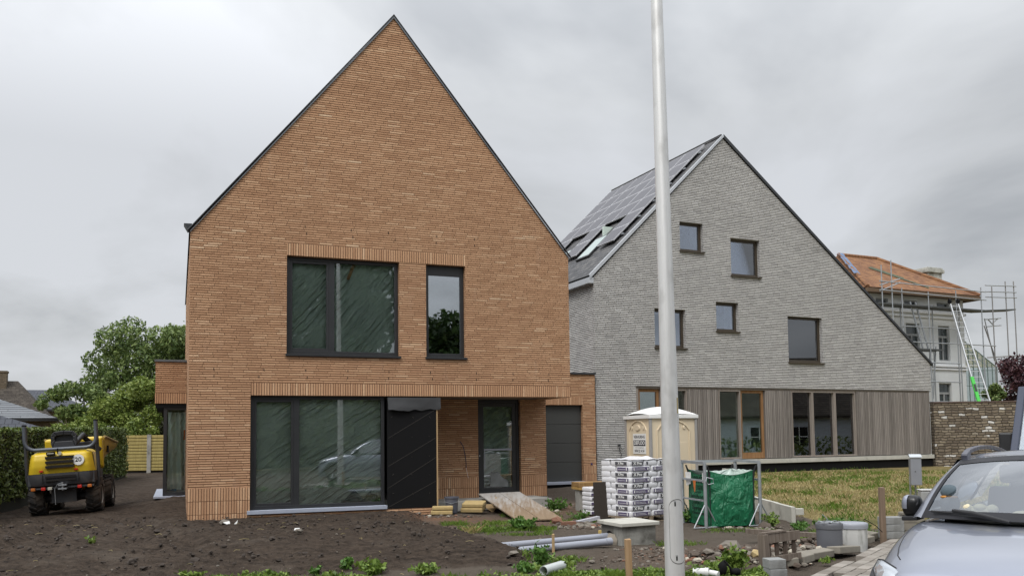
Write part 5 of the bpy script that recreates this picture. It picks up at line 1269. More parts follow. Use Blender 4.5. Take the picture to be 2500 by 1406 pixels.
# roll bar: dark legs and the folded hoop
for sg in (-1, 1): MB().tube([(sg*.68,-.30,.62),(sg*.72,-.36,.85),(sg*.715,-.40,1.5),(sg*.71,-.42,2.0)], .040, 10).obj('roll_bar_leg', m_dk, DU, smooth=60)
pts = [(-.715,-.50,2.02),(-.715,-.50,1.72)] + [(-.715+.20*(1-math.cos(t_)),-.51,1.70-.22*math.sin(t_)) for t_ in (.3,.6,.9,1.2,1.57)] + [(.715-.20*(1-math.cos(t_)),-.51,1.70-.22*math.sin(t_)) for t_ in (1.57,1.2,.9,.6,.3)] + [(.715,-.50,1.72),(.715,-.50,2.06)]
MB().tube(pts, .041, 12).obj('roll_bar_hoop', m_rops, DU, smooth=60)
for x_, z_ in ((-.715,2.02),(.715,2.06)): MB().cyl((x_,-.47,z_-.01),(x_,-.47,z_+.035),.05,n=12).obj('end_cap', m_black, DU)
# seat with opening in its back
b = MB(); o = [(-.24,1.50),(-.27,1.62),(-.26,1.78),(-.20,1.87),(0,1.89),(.20,1.87),(.26,1.78),(.27,1.62),(.24,1.50)]; o2 = [(-.18,1.655),(-.19,1.70),(-.18,1.75),(-.14,1.785),(0,1.795),(.14,1.785),(.18,1.75),(.19,1.70),(.18,1.655)]
for (a0, a1, c0, c1) in zip(o, o[1:], o2, o2[1:]):
    b.hexa([(a0[0],-.16,a0[1]),(a1[0],-.16,a1[1]),(c1[0],-.15,c1[1]),(c0[0],-.15,c0[1]),(a0[0],-.05,a0[1]),(a1[0],-.05,a1[1]),(c1[0],-.05,c1[1]),(c0[0],-.05,c0[1])])
b.hexa([(-.24,-.16,1.50),(.24,-.16,1.50),(.18,-.15,1.655),(-.18,-.15,1.655),(-.24,-.05,1.5),(.24,-.05,1.5),(.18,-.05,1.655),(-.18,-.05,1.655)])
b.box((-.2,-.045,1.64),(.2,-.02,1.80))
st_ = b.obj('seat_back', m_seat, DU, bevel=.015); MB().box((-.26,-.12,1.42),(.26,.35,1.52)).obj('seat', m_seat, DU, bevel=.03)
MB().box((-.42,-.3,1.452),(.40,.0,1.50)).obj('seat_base', m_dk, DU, bevel=.01)
MB().tube([(.20,.10,1.60),(.34,.25,1.78),(.30,.55,1.72),(.45,.75,1.55),(.6,.85,1.40)],.06,8).box((-.5,.5,1.0),(.5,.9,1.42)).box((.1,.35,1.42),(.5,.8,1.62)).obj('console', m_seat, DU, bevel=.02)
MB().lathe([(.17,0),(.185,.012),(.17,.024)], (.30,.62,1.74), 20).obj('steering_wheel', m_black, DU)
# skip (hopper) at the front
def skp(a, c):
    th = math.pi*(a); y = 1.25+1.3*c; half = .64+.12*c
    z = 1.72-.15*c - (.95-.25*c)*math.sin(th)**.75*(1-.55*c)
    return (-half*math.cos(th), y, z)
sk = MB().grid(skp, 26, 10).grid(lambda a, c: (-.64*math.cos(math.pi*a), 1.25, 1.72-.95*c*math.sin(math.pi*a)**.75), 26, 6).obj('skip', m_yel2, DU, smooth=50)
MB().tube([(.64,1.25,1.72),(.76,2.55,1.57)], .035, 6).tube([(-.64,1.25,1.72),(-.76,2.55,1.57)], .035, 6).obj('skip_rim', pm('skip_rim_tan', (.30,.22,.08), .6), sk)
MB().hexa([(-.62,1.10,1.0),(.62,1.10,1.0),(.62,1.22,.95),(-.62,1.22,.95),(-.62,1.0,1.70),(.62,1.0,1.70),(.62,1.24,1.74),(-.62,1.24,1.74)]).obj('skip_guard', m_yel, DU, bevel=.04)
MB().box((.655,1.5,1.33),(.67,1.72,1.5)).obj('skip_plate', m_black, sk)
MB().box((-.3,.8,.5),(.3,2.0,.85)).obj('front_frame', m_yel2, DU)
def tyre_mesh():
    b = MB(); R, wd = .395, .30
    b.lathe([(.21,-wd/2+.03),(.24,-wd/2),(R-.05,-wd/2),(R-.02,-wd/2+.03),(R-.018,0),(R-.02,wd/2-.03),(R-.05,wd/2),(.24,wd/2),(.21,wd/2-.03)], n=32, axis='X')
    for k in range(18):
        for sg in (-1, 1):
            t0 = 2*math.pi*(k+(.5 if sg > 0 else 0))/18; t1 = t0+.20
            def P(t_, x, r): return (x, r*math.cos(t_), r*math.sin(t_))
            x0, x1 = sg*.005, sg*(wd/2+.004)
            b.hexa([P(t0-.045,x1,R-.09),P(t0+.045,x1,R-.09),P(t1+.045,x0,R-.03),P(t1-.045,x0,R-.03),P(t0-.045,x1,R),P(t0+.045,x1,R),P(t1+.045,x0,R+.01),P(t1-.045,x0,R+.01)])
    return b
def rim_mesh(s_):
    return MB().lathe([(.215,-.13),(.215,.13),(.20,.14),(.19,.10),(.10,.07),(.09,.11),(.01,.11)] if s_ > 0 else [(.01,-.11),(.09,-.11),(.10,-.07),(.19,-.10),(.20,-.14),(.215,-.13),(.215,.13)], n=28, axis='X')
tm = None
for (x_, y_) in ((.57,0),(-.57,0),(.57,1.72),(-.57,1.72)):
    if tm is None:
        wt = tyre_mesh().obj('wheel', m_tyre, DU, loc=(x_,y_,.395)); tm = wt.data
    else:
        wt = bpy.data.objects.new('wheel', tm); COL.objects.link(wt); wt.parent = DU; wt.location = (x_,y_,.395)
    rim_mesh(1 if x_ > 0 else -1).obj('rim', m_rim, wt, smooth=40)
MB().cyl((-.5,0,.395),(.5,0,.395),.09,n=10).box((-.25,-.4,.3),(.25,.3,.6)).obj('axle', m_dk, DU)
MB().cyl((-.5,1.72,.395),(.5,1.72,.395),.09,n=10).obj('axle', m_dk, DU)

# ---------------------------------------------------------------- silver car in the foreground
ct = NT('car_paint'); oc = ct.co()
ct.b.inputs['Base Color'].default_value = (.275,.295,.355,1); ct.b.inputs['Metallic'].default_value = .55; ct.b.inputs['Roughness'].default_value = .33
ct.b.inputs['Coat Weight'].default_value = 1.0; ct.b.inputs['Coat Roughness'].default_value = .03
fl = ct.noise(900, 1, oc); ct.bump(fl, .02, .002); m_paint = ct.m
m_cblk = pm('gloss_black', (.008,.008,.009), .3, var=.05, spec=.4); m_trim = pm('black_trim', (.016,.016,.018), .55)
m_wsg = glass_mat('car_glass', (.62,.67,.68), .13); m_chrome = pm('chrome', (.6,.6,.6), .12, 1.0, var=.02); m_lens = pm('headlight_lens', (.45,.48,.52), .06, .5, coat=1.0)
m_int = pm('car_interior', (.06,.058,.055), .8, var=.2); m_intl = pm('car_headlining', (.32,.31,.29), .9); m_dashm = pm('dashboard', (.035,.034,.036), .7)
def sub(o, l_=2):
    md = o.modifiers.new('subdivision', 'SUBSURF'); md.levels = l_; md.render_levels = l_; return o
def make_car():
    CA = thing('silver_car', 'silver grey car in the right foreground, bonnet and windscreen facing the camera', 'car', (3.06, 5.66, -.035), math.atan2(-.755, -.656))
    ST = [(.0,  [(0,.70),(.30,.69),(.48,.665),(.60,.60),(.64,.45),(.62,.30),(.58,.20)]),
          (-.10,[(0,.80),(.35,.79),(.60,.755),(.74,.66),(.78,.48),(.77,.30),(.73,.18)]),
          (-.34,[(0,.90),(.38,.888),(.66,.845),(.825,.745),(.870,.52),(.865,.32),(.82,.17)]),
          (-.75,[(0,.985),(.42,.972),(.71,.935),(.862,.845),(.903,.58),(.90,.34),(.86,.17)]),
          (-1.15,[(0,1.045),(.42,1.032),(.745,1.0),(.880,.915),(.915,.62),(.905,.35),(.87,.17)]),
          (-1.40,[(0,1.03),(.40,1.02),(.775,1.015),(.890,.955),(.92,.64),(.91,.36),(.87,.17)]),
          (-1.9,[(0,.98),(.40,.98),(.80,1.015),(.892,.965),(.925,.66),(.912,.36),(.87,.17)]),
          (-2.7,[(0,.98),(.40,.98),(.80,1.03),(.892,.98),(.925,.67),(.912,.36),(.87,.17)]),
          (-3.5,[(0,1.0),(.40,1.0),(.79,1.05),(.885,1.0),(.92,.68),(.91,.38),(.87,.2)]),
          (-4.15,[(0,1.05),(.4,1.05),(.74,1.07),(.84,1.0),(.88,.70),(.87,.42),(.82,.26)]),
          (-4.38,[(0,1.0),(.38,1.0),(.66,.99),(.76,.92),(.80,.68),(.79,.45),(.74,.32)])]
    b = MB(); rows = []
    for x, pr in ST:
        r = [(x, -y, z) for y, z in reversed(pr[1:])] + [(x, y, z) for y, z in pr]
        # bow the nose: centre further forward
        rows.append([(p[0]-.10*(abs(p[1])/.8)**2*(1 if x > -.6 else 0), p[1], p[2]) for p in r])
    n = len(rows[0]); base = 0
    for r in rows: b.v += r
    for i in range(len(rows)-1):
        for j in range(n-1): b.f.append((i*n+j, i*n+j+1, (i+1)*n+j+1, (i+1)*n+j)); b.m.append(0)
    b.f.append(tuple(range(n))); b.m.append(0); b.f.append(tuple(reversed(range((len(rows)-1)*n, len(rows)*n)))); b.m.append(0)
    body = sub(b.obj('body', m_paint, CA, smooth=180))
    # bonnet shut line and crease
    from mathutils.bvhtree import BVHTree
    bpy.context.view_layer.update(); bev = body.evaluated_get(bpy.context.evaluated_depsgraph_get())
    tree_ = BVHTree.FromPolygons([v.co.copy() for v in bev.data.vertices], [tuple(q.vertices) for q in bev.data.polygons])
    key = [(-1.30,.775),(-1.1,.775),(-.85,.755),(-.62,.72),(-.45,.68),(-.33,.62)]
    for sg in (-1, 1):
        pts_ = []
        for (xa, ya), (xb, yb) in zip(key, key[1:]):
            for q in range(4):
                f_ = q/4; h_ = tree_.ray_cast(Vector((xa+(xb-xa)*f_, sg*(ya+(yb-ya)*f_), 2.0)), Vector((0,0,-1)))[0]
                if h_ is not None: pts_.append(h_+Vector((0,0,.001)))
        MB().tube(pts_, .0045, 5).obj('shut_line', m_trim, body)
    # wheel arches, wheels
    for sg in (-1, 1):
        for xa in (-.82, -3.45):
            o_ = [( .0+.36*math.cos(t_), .34+.36*math.sin(t_)) for t_ in [math.pi*k/12 for k in range(13)]]
            ar = MB(); 
            for (a0, c0), (a1, c1) in zip(o_, o_[1:]):
                ar.hexa([(xa+a0*1.0,sg*.86,c0),(xa+a1,sg*.86,c1),(xa+a1*1.10,sg*.86,.34+(c1-.34)*1.10),(xa+a0*1.10,sg*.86,.34+(c0-.34)*1.10),(xa+a0,sg*.932,c0),(xa+a1,sg*.932,c1),(xa+a1*1.10,sg*.932,.34+(c1-.34)*1.10),(xa+a0*1.10,sg*.932,.34+(c0-.34)*1.10)])
            ar.prism([(xa+q[0]*.99, q[1]*.99) for q in o_], sg*.60, sg*.921)
            ar.obj('wheel_arch', m_trim, CA)
            wh = MB().lathe([(.20,-.10),(.23,-.115),(.30,-.115),(.325,-.09),(.328,0),(.325,.09),(.30,.115),(.23,.115),(.20,.10)], n=32, axis='Y').obj('wheel', m_tyre, CA, loc=(xa, sg*.835, .328), smooth=50)
            rb = MB().lathe([(.215,sg*-.10),(.215,sg*.10),(.195,sg*.105),(.19,sg*.03)] if sg > 0 else [(.19,-.03),(.195,-.105),(.215,-.10),(.215,.10)], n=28, axis='Y')
            for k in range(5):
                for dd in (-.13, .13):
                    t_ = 2*math.pi*k/5+dd; rb.beam((0,sg*.085,0),(.20*math.cos(t_),sg*.095,.20*math.sin(t_)),.035,.03,up=(0,1,0))
            rb.cyl((0,sg*.05,0),(0,sg*.105,0),.05,n=12); rb.obj('rim', m_chrome, wh, smooth=40)
    # greenhouse
    def wb(y): return Vector((-1.03-.37*abs(y)**2.2, .775*y, 1.062-.035*y*y))
    def wt_(y): return Vector((-1.98-.14*y*y, .625*y, 1.535-.055*y*y))
    def ws(y, f):
        p = wb(y).lerp(wt_(y), f); p.z += .045*math.sin(math.pi*f); p.x += .035*math.sin(math.pi*f); return p
    scr = MB().grid(lambda a, c: ws((-1+2*a)*.965, .09+.80*c), 24, 10).obj('windscreen', m_wsg, CA, smooth=180)
    fr = MB()
    fr.grid(lambda a, c: ws((-1+2*a), .095*c), 24, 2); fr.grid(lambda a, c: ws(-1+2*a, .885+.115*c), 24, 2)
    fr.grid(lambda a, c: ws(-1+.05*a, .09+.80*c), 2, 10); fr.grid(lambda a, c: ws(.95+.05*a, .09+.80*c), 2, 10)
    for i, p in enumerate(fr.v): fr.v[i] = (p[0]+.004, p[1], p[2]+.003)
    fr.obj('black_border', pm('screen_border', (.012,.012,.016), .5, var=.05, spec=.35), scr, smooth=180)
    def ry(x):      # roof half width and height along the car
        f = (-2.0-x)/2.0; return .64-.03*f, 1.545+.05*math.sin(math.pi*min(1, f*.9+.12))-.05*f*f
    def rf(a, c):
        y = -1+2*a; x0 = wt_(y).x; x = x0+(-3.95-x0)*c
        hw, zt = ry(x); zc = zt-.055*y*y-.01
        k = max(0, 1-c*6); zf = wt_(y).z; return (x, hw*y*1.0, zf*k+zc*(1-k))
    MB().grid(rf, 20, 18).obj('roof', m_paint, CA, smooth=180)
    MB().grid(lambda a, c: (rf(a, c)[0]-.03, rf(a, c)[1]*.97, rf(a, c)[2]-.04), 12, 10).obj('headlining', m_intl, CA, smooth=180)
    for sg in (-1, 1):
        # A pillar
        b = MB()
        def pil(f, o): 
            p = ws(sg*1.0, f); q = Vector((p.x-.10-.02*f, sg*(.868-.205*f), p.z-.012)); return p.lerp(q, o)
        b.grid(lambda a, c: pil(a, c)+Vector((0,0,.012*math.sin(math.pi*c))), 14, 5); b.obj('pillar', m_paint, CA, smooth=180)
        # side glass, upper frame, rear pillar
        def sw(a, c):
            x = -1.52-.02*c-.62*c*(1-a)+(-3.9+1.52+.02)*a; hw, zt = ry(x)
            zb, zt_ = 1.03+.03*a, zt-.085
            f = c; return Vector((x, sg*(.868*(1-f)+(hw+.03)*f), zb*(1-f)+zt_*f))
        MB().grid(sw, 16, 6).obj('side_window', glass_mat('car_side_glass', (.30,.33,.34), .10), CA, smooth=180)
        b = MB(); b.grid(lambda a, c: sw(a, 1).lerp(Vector((sw(a,1).x, rf(1 if sg > 0 else 0, .0)[1]*.985, ry(sw(a,1).x)[1]-.06)), c)+Vector((0,0,.004)), 16, 3)
        b.obj('roof_side', m_paint, CA, smooth=180)
        for a_ in (.42, .80): 
            q0, q1 = sw(a_, 0), sw(a_, 1); MB().beam(q0+Vector((0,sg*.004,0)), q1+Vector((0,sg*.004,0)), .07, .012, up=(0,sg,0)).obj('door_pillar', m_cblk, CA)
        rl_ = []
        for k in range(15):
            f = k/14; x = -2.14-1.65*f; hw, zt = ry(x); rl_.append((x, sg*(hw-.035), zt-.05+.055*math.sin(math.pi*f)**.35))
        b = MB()
        for p, q in zip(rl_, rl_[1:]): b.beam((p[0],p[1],p[2]), (q[0],q[1],q[2]), .05, .035)
        b.beam((rl_[0][0]-.00,rl_[0][1],rl_[0][2]-.02),(rl_[1][0],rl_[1][1],rl_[1][2]-.015),.052,.06)
        b.obj('roof_rail', pm('rail_dark', (.075,.075,.095), .35, var=.05), CA, smooth=50, bevel=.006)
        # door mirror
        mb = MB()
        def mir(a, c):
            th = 2*math.pi*a; ph = math.pi*(c-.5); s1 = lambda v_, e_: math.copysign(abs(v_)**e_, v_)
            return (-1.70+.09*s1(math.cos(ph),.6)*s1(math.cos(th),.7), sg*.925+.078*s1(math.cos(ph),.6)*s1(math.sin(th),.7), 1.10+.095*s1(math.sin(ph),.75))
        mb.grid(mir, 24, 12); mo = mb.obj('mirror', m_cblk, CA, smooth=180)
        MB().grid(lambda a, c: (lambda p: (p[0]+.004, p[1]+sg*.004, p[2]+.004))(mir((.02+.23*a) if sg > 0 else (.75+.23*a), .45+.5*c)), 10, 8).obj('mirror_cap', m_paint, mo, smooth=180)
        MB().hexa([(-1.80,sg*.86,.985),(-1.60,sg*.86,.985),(-1.62,sg*1.0,.975),(-1.76,sg*1.0,.975),(-1.80,sg*.86,1.025),(-1.60,sg*.86,1.025),(-1.62,sg*1.0,1.015),(-1.76,sg*1.0,1.015)]).obj('mirror_foot', m_trim, mo, bevel=.01)
        # headlight
        hl = [(-.215,.56,.735),(-.30,.66,.765),(-.42,.77,.790),(-.48,.82,.785),(-.40,.835,.715),(-.22,.745,.650),(-.12,.62,.64)]
        hc = Vector((-.30,.71,.715)); b = MB()
        for rr_, off in ((1.0, .004), (.8, .016), (.4, .024)):
            for p in hl: q = hc.lerp(Vector(p), rr_); b.v.append((q.x+off+.01, sg*(q.y+off), q.z+off))
        nn = len(hl)
        for k in range(2):
            for i in range(nn): b.f.append((k*nn+i, k*nn+(i+1)%nn, (k+1)*nn+(i+1)%nn, (k+1)*nn+i)); b.m.append(0)
        b.f.append(tuple(2*nn+i for i in range(nn))); b.m.append(0)
        b.obj('headlight', m_lens, CA, smooth=180)
        MB().tube([(p[0]+.012, sg*(p[1]+.004), p[2]+.004) for p in hl+hl[:1]], .008, 6).obj('headlight_rim', m_trim, CA)
    MB().box((-.05,-.5,.42),(.035,.5,.58)).obj('grille', m_trim, CA, bevel=.01)
    MB().hexa([(-3.95,-.62,1.04),(-4.2,-.66,1.04),(-4.2,.66,1.04),(-3.95,.62,1.04),(-3.86,-.56,1.46),(-3.98,-.58,1.46),(-3.98,.58,1.46),(-3.86,.56,1.46)]).obj('rear_window', m_trim, CA)
    # interior
    def dash(a, c):
        y = -1+2*a; x = -1.12-.30*abs(y)**2.2-.62*c; return (x, .74*y, 1.035+.055*min(1,c*6)-.02*c-.10*max(0, c-.75)*4)
    MB().grid(dash, 16, 8).obj('dashboard', m_dashm, CA, smooth=180)
    MB().box((-1.9,-.72,.5),(-1.75,.72,.9)).box((-4.0,-.8,.3),(-1.5,.8,.42)).obj('cabin_floor', m_int, CA)
    for y_ in (-.37, .37):
        MB().box((-2.75,y_-.25,.45),(-2.2,y_+.25,.62)).hexa([(-2.75,y_-.24,.6),(-2.60,y_-.24,.6),(-2.60,y_+.24,.6),(-2.75,y_+.24,.6),(-2.98,y_-.21,1.22),(-2.88,y_-.21,1.22),(-2.88,y_+.21,1.22),(-2.98,y_+.21,1.22)]).obj('seat', m_int, CA, bevel=.03)
        MB().box((-3.02,y_-.13,1.25),(-2.93,y_+.13,1.42)).obj('headrest', m_int, CA, bevel=.03)
    MB().lathe([(.17,0),(.185,.012),(.17,.024)], n=24).obj('steering_wheel', m_trim, CA, loc=(-1.98,.37,1.02), rot=(0, R_(-65), 0))
    # wiper
    def on_ws(y, f, h=.02): 
        p = ws(y, f); return p+Vector((.03,0,h))
    wp = [on_ws(-.86, .06), on_ws(-.60, .035), on_ws(-.40, .03), on_ws(-.25, -.01)]
    MB().tube([on_ws(-.88,.075,.012), on_ws(-.55,.06,.012), on_ws(-.20,.03,.012)], .009, 6).obj('wiper_blade', m_trim, CA)
    MB().tube([on_ws(-.62,.065,.030), on_ws(-.40,.035,.032), on_ws(-.05,-.03,.02)], [.013,.020,.012], 6).obj('wiper_arm', m_trim, CA, smooth=60)
    return CA, dash
CA, dash_fn = make_car()
car_M = Matrix.Translation((3.06, 5.66, -.035)) @ Matrix.Rotation(math.atan2(-.755, -.656), 4, 'Z')
m_crm = pm('cream_plush', (.62,.55,.38), .95, var=.12, scale=20, bump=.5, bscale=60); m_blu = pm('blue_plush', (.085,.115,.135), .9, var=.2, scale=20, bump=.4); m_orp = pm('orange_band', (.45,.20,.04), .8)
def lump(b, c, r, rr=(1,1,1), mi=0):
    b.grid(lambda a, d: (c[0]+r*rr[0]*math.cos(2*math.pi*a)*math.sin(math.pi*d), c[1]+r*rr[1]*math.sin(2*math.pi*a)*math.sin(math.pi*d), c[2]-r*rr[2]*math.cos(math.pi*d)), 14, 9, mi)
def on_dash(nm, y, xo, lumps, mats, label):
    p = car_M @ Vector((-1.12-.30*abs(y/.74)**2.2-xo, y, 1.085)); b = MB()
    for l_ in lumps: lump(b, l_[0], l_[1]*1.25, *l_[2:])
    o = b.obj(nm, mats, loc=p, rz=math.atan2(-.8,-.6), smooth=180); tag(o, label, 'plush toy', 'soft toys on the dashboard')
on_dash('plush_toy', -.30, .12, [((0,0,.03),.05,(.9,1.6,.7)),((.01,-.085,.045),.032,(1,1,.9)),((.01,.085,.045),.035,(1,1,.9)),((.02,0,.055),.034,(1,1.2,.8))], [m_crm], 'larger cream plush toy lying on the car dashboard')
on_dash('plush_toy', .02, .10, [((0,0,.02),.045,(.9,1.7,.55)),((.01,.05,.03),.03,(1,1,.7))], [m_crm], 'flatter cream plush toy on the dashboard, at the right frame edge')
on_dash('plush_toy', -.585, .24, [((0,0,.06),.07,(.8,.9,1)),((0,0,.155),.055,(.9,1,.9)),((.02,0,.115),.052,(.9,1.05,.25),1)], [m_blu, m_orp], 'blue grey plush toy with an orange collar by the windscreen pillar')

# ---------------------------------------------------------------- dark blue van behind it, mostly outside the frame
VA = thing('blue_van', 'tall dark blue van behind the silver car at the right edge', 'van', (8.19, 12.58, .02), math.atan2(-.8, -.6))
m_vp = pm('van_paint', (.020,.028,.055), .38, .0, var=.05)
def vst(x, w_, z0, zt): return [(x,-w_*.9,z0),(x,-w_,z0+.15),(x,-w_,zt-.25),(x,-w_*.93,zt-.06),(x,0,zt),(x,w_*.93,zt-.06),(x,w_,zt-.25),(x,w_,z0+.15),(x,w_*.9,z0)]
b = MB(); rows = [vst(0,.72,.3,.85), vst(-.12,.86,.22,.95), vst(-.45,.92,.2,1.08), vst(-.78,.93,.2,1.20)]
for r in rows: b.v += r
for i in range(3):
    for j in range(8): b.f.append((i*9+j,i*9+j+1,(i+1)*9+j+1,(i+1)*9+j)); b.m.append(0)
b.f.append(tuple(range(9))); b.m.append(0)
b.box((-5.0,-.93,.2),(-.785,.93,1.195)); 
b.hexa([(-5.0,-.93,1.20),(-2.6,-.93,1.20),(-2.6,.93,1.20),(-5.0,.93,1.20),(-4.98,-.82,2.45),(-2.6,-.82,2.45),(-2.6,.82,2.45),(-4.98,.82,2.45)])
b.hexa([(-2.6,-.82,2.36),(-1.62,-.80,2.36),(-1.62,.80,2.36),(-2.6,.82,2.36),(-2.6,-.82,2.45),(-1.75,-.78,2.45),(-1.75,.78,2.45),(-2.6,.82,2.45)])
vb = b.obj('body', m_vp, VA, bevel=.02)
for sg in (-1, 1):
    MB().beam((-.72,sg*.88,1.17),(-1.66,sg*.80,2.40),.11,.10).obj('pillar', m_vp, VA, bevel=.015); MB().beam((-2.55,sg*.93,1.2),(-2.55,sg*.82,2.4),.12,.05).obj('pillar', m_vp, VA)
    MB().poly([(-.90,sg*.915,1.21),(-2.5,sg*.925,1.21),(-2.5,sg*.83,2.34),(-1.62,sg*.815,2.34)]).obj('side_window', glass_mat('van_side_glass', (.4,.45,.46), .12), VA)
    MB().box((-1.30,sg*1.02-.10,1.32),(-1.14,sg*1.02+.10,1.66)).obj('mirror', m_trim, VA, bevel=.03)
    for xa in (-.95, -4.0): MB().lathe([(.2,-.1),(.30,-.11),(.33,-.08),(.33,.08),(.30,.11),(.2,.1)], n=24, axis='Y').obj('wheel', m_tyre, VA, loc=(xa, sg*.85, .33))
MB().hexa([(-.76,-.84,1.20),(-.745,-.84,1.205),(-.745,.84,1.205),(-.76,.84,1.20),(-1.67,-.77,2.36),(-1.655,-.77,2.365),(-1.655,.77,2.365),(-1.67,.77,2.36)]).obj('windscreen', m_wsg, VA)
MB().box((-2.4,-.7,.9),(-2.2,.7,1.7)).box((-1.7,-.8,1.05),(-.9,.8,1.19)).obj('cabin', m_intl, VA)
# ---------------------------------------------------------------- foliage
def leaves(b, pts, size, rg, mi=0, elong=1.6, droop=0.0):
    for p in pts:
        s = size*rg.uniform(.6, 1.35)
        n = Vector((rg.gauss(0,1), rg.gauss(0,1), rg.gauss(0,1)+.6)).normalized()
        a = n.cross(Vector((rg.gauss(0,1), rg.gauss(0,1), rg.gauss(0,.5)-droop)))
        if a.length < 1e-3: continue
        a.normalize(); c = n.cross(a); p = Vector(p)
        b.poly([p-a*s*elong/2, p-c*s*.42-a*s*.1, p+a*s*elong/2, p+c*s*.42-a*s*.05], mi)
def crown_pts(clumps, n, rg, shell=.55):
    vol = [r[0]*r[1]*r[2] for c, r in clumps]; out = []
    for (c, r), v in zip(clumps, vol):
        k = int(n*(v**.67)/sum(x**.67 for x in vol))
        for _ in range(k):
            d = Vector((rg.gauss(0,1), rg.gauss(0,1), rg.gauss(0,1))).normalized(); q = (shell+(1-shell)*rg.random()**.6)*(rg.uniform(1.0,1.32) if rg.random() < .14 else 1)
            wob = 1+.28*noise.noise((d.x*2.3+c[0], d.y*2.3+c[1], d.z*2.3+c[2]))
            out.append((c[0]+d.x*r[0]*q*wob, c[1]+d.y*r[1]*q*wob, c[2]+d.z*r[2]*q*wob))
    return out
def make_clumps(c, r, n, rg, sub=.42):
    out = []
    for k in range(n):
        d = Vector((rg.gauss(0,1), rg.gauss(0,1), rg.gauss(0,1))).normalized(); q = rg.random()**.45
        s = sub*rg.uniform(.7, 1.25); m = min(r)
        out.append(((c[0]+d.x*r[0]*q*(1-sub*.6), c[1]+d.y*r[1]*q*(1-sub*.6), c[2]+d.z*r[2]*q*(1-sub*.6)), (m*s*1.1, m*s*1.1, m*s*.85)))
    return out
m_bark = pm('bark', (.085,.068,.05), .95, var=.35, scale=5, bump=.6)
def tree(name, label, base, clumps, n, size, m, seed, group=None, trunk_r=.22, cat='tree', droop=0.0, branches=6):
    rg = random.Random(seed); g = thing(name, label, cat, base, 0, group)
    bx = Vector(base); cl = [((c[0]-bx.x, c[1]-bx.y, c[2]-bx.z), r) for c, r in clumps]
    b = MB(); top = max(c[2] for c, r in cl); mid = min(c[2]-r[2]*.3 for c, r in cl)
    b.tube([(0,0,-.2),(0.03,0,mid*.6),(.0,.05,max(mid, top*.5)),(0,0,top*.85)], [trunk_r*1.2, trunk_r, trunk_r*.75, trunk_r*.2], 9)
    for c, r in rg.sample(cl, min(branches, len(cl))):
        z0 = max(.3, mid*.8+rg.random()*(top-mid)*.3)
        b.tube([(0,0,z0),(c[0]*.5,c[1]*.5,(z0+c[2])/2+.1),c], [trunk_r*.45, trunk_r*.28, .02], 6)
    b.obj('trunk', m_bark, g, smooth=60)
    f = MB(); leaves(f, crown_pts(cl, n, rg), size, rg, droop=droop); f.obj('crown', m, g, fix=False)
    return g
G1 = [(.018,.040,.010),(.040,.080,.018),(.070,.125,.028),(.105,.165,.045)]
m_leaf1 = leaf_mat('plane_leaves', [(0.051,0.087,0.028),(0.110,0.167,0.050),(0.177,0.237,0.073),(0.236,0.298,0.104)])
m_leaf2 = leaf_mat('fresh_leaves', [(0.067,0.105,0.023),(0.142,0.203,0.041),(0.206,0.264,0.057),(0.270,0.319,0.081)])
m_hedge = leaf_mat('hedge_leaves', [(0.044,0.065,0.018),(0.085,0.119,0.031),(0.129,0.166,0.044),(0.180,0.213,0.058)], trans=.15)
m_hedget = leaf_mat('hedge_top_leaves', [(.045,.080,.014),(.085,.13,.022),(.125,.175,.032)], trans=.2)
m_purple = leaf_mat('purple_leaves', [(0.023,0.010,0.014),(0.046,0.018,0.026),(0.078,0.033,0.039),(0.130,0.058,0.058)], trans=.15)
m_darkleaf = leaf_mat('dark_shrub_leaves', [(.015,.022,.009),(.03,.036,.014),(.05,.045,.02)])
rg = random.Random(11)
# large tree behind the fence
cl = []
for (x, z, r) in ((-22.6,5.1,1.3),(-23.7,4.6,.8),(-22.9,6.3,1.0),(-21.6,7.0,1.3),(-20.6,7.9,1.0),(-19.3,7.5,1.3),(-18.0,7.2,1.4),(-20.4,6.2,2.0),(-18.5,5.4,2.0),(-17.0,5.0,2.0),(-19.6,7.0,1.6),(-18.8,5.7,1.6),(-17.4,6.0,1.5),(-21.4,5.0,1.4),(-20.0,4.4,1.3),(-18.9,3.0,1.2),(-21.6,3.6,1.1),(-17.2,2.8,1.3),(-16.2,7.6,1.3),(-15.4,6.0,1.6),(-16.6,4.6,1.5),(-18.2,4.0,1.3),(-21.9,7.9,.5),(-17.2,8.4,.7)):
    for k in range(3): cl.append(((x+rg.uniform(-.5,.5), 48+rg.uniform(-1.8,1.8), z+rg.uniform(-.35,.35)), (r*rg.uniform(.45,.75), r*.6, r*rg.uniform(.4,.62))))
tree('plane_tree', 'tall broad green tree behind the fence, left of the brick house', (-19.5, 48.5, .4), cl, 34000, .135, m_leaf1, 5, trunk_r=.3)
cl = []
for (x, z, r) in ((-20.6,3.3,1.0),(-19.6,3.9,1.0),(-18.6,4.5,1.1),(-19.2,2.7,1.0),(-17.9,3.2,1.1),(-17.3,4.6,1.1),(-16.8,2.8,1.0)):
    for k in range(3): cl.append(((x+rg.uniform(-.4,.4), 43.5+rg.uniform(-.8,.8), z+rg.uniform(-.3,.3)), (r*.62, r*.6, r*.55)))
tree('drooping_tree', 'lighter green drooping tree in front of the tall tree, beside the bay', (-18.6, 43.8, .4), cl, 17000, .11, m_leaf2, 6, trunk_r=.12, droop=1.5)
cl = make_clumps((-21.6,41.8,2.2),(2.6,.8,.85),13,rg,.6)+make_clumps((-18.3,42.0,2.2),(1.9,.7,1.0),11,rg,.6)
tree('laurel_bush', 'bright green bush poking over the hedge and the pine fence', (-21.2, 41.8, .3), cl, 10000, .11, m_leaf2, 7, trunk_r=.06, cat='bush')
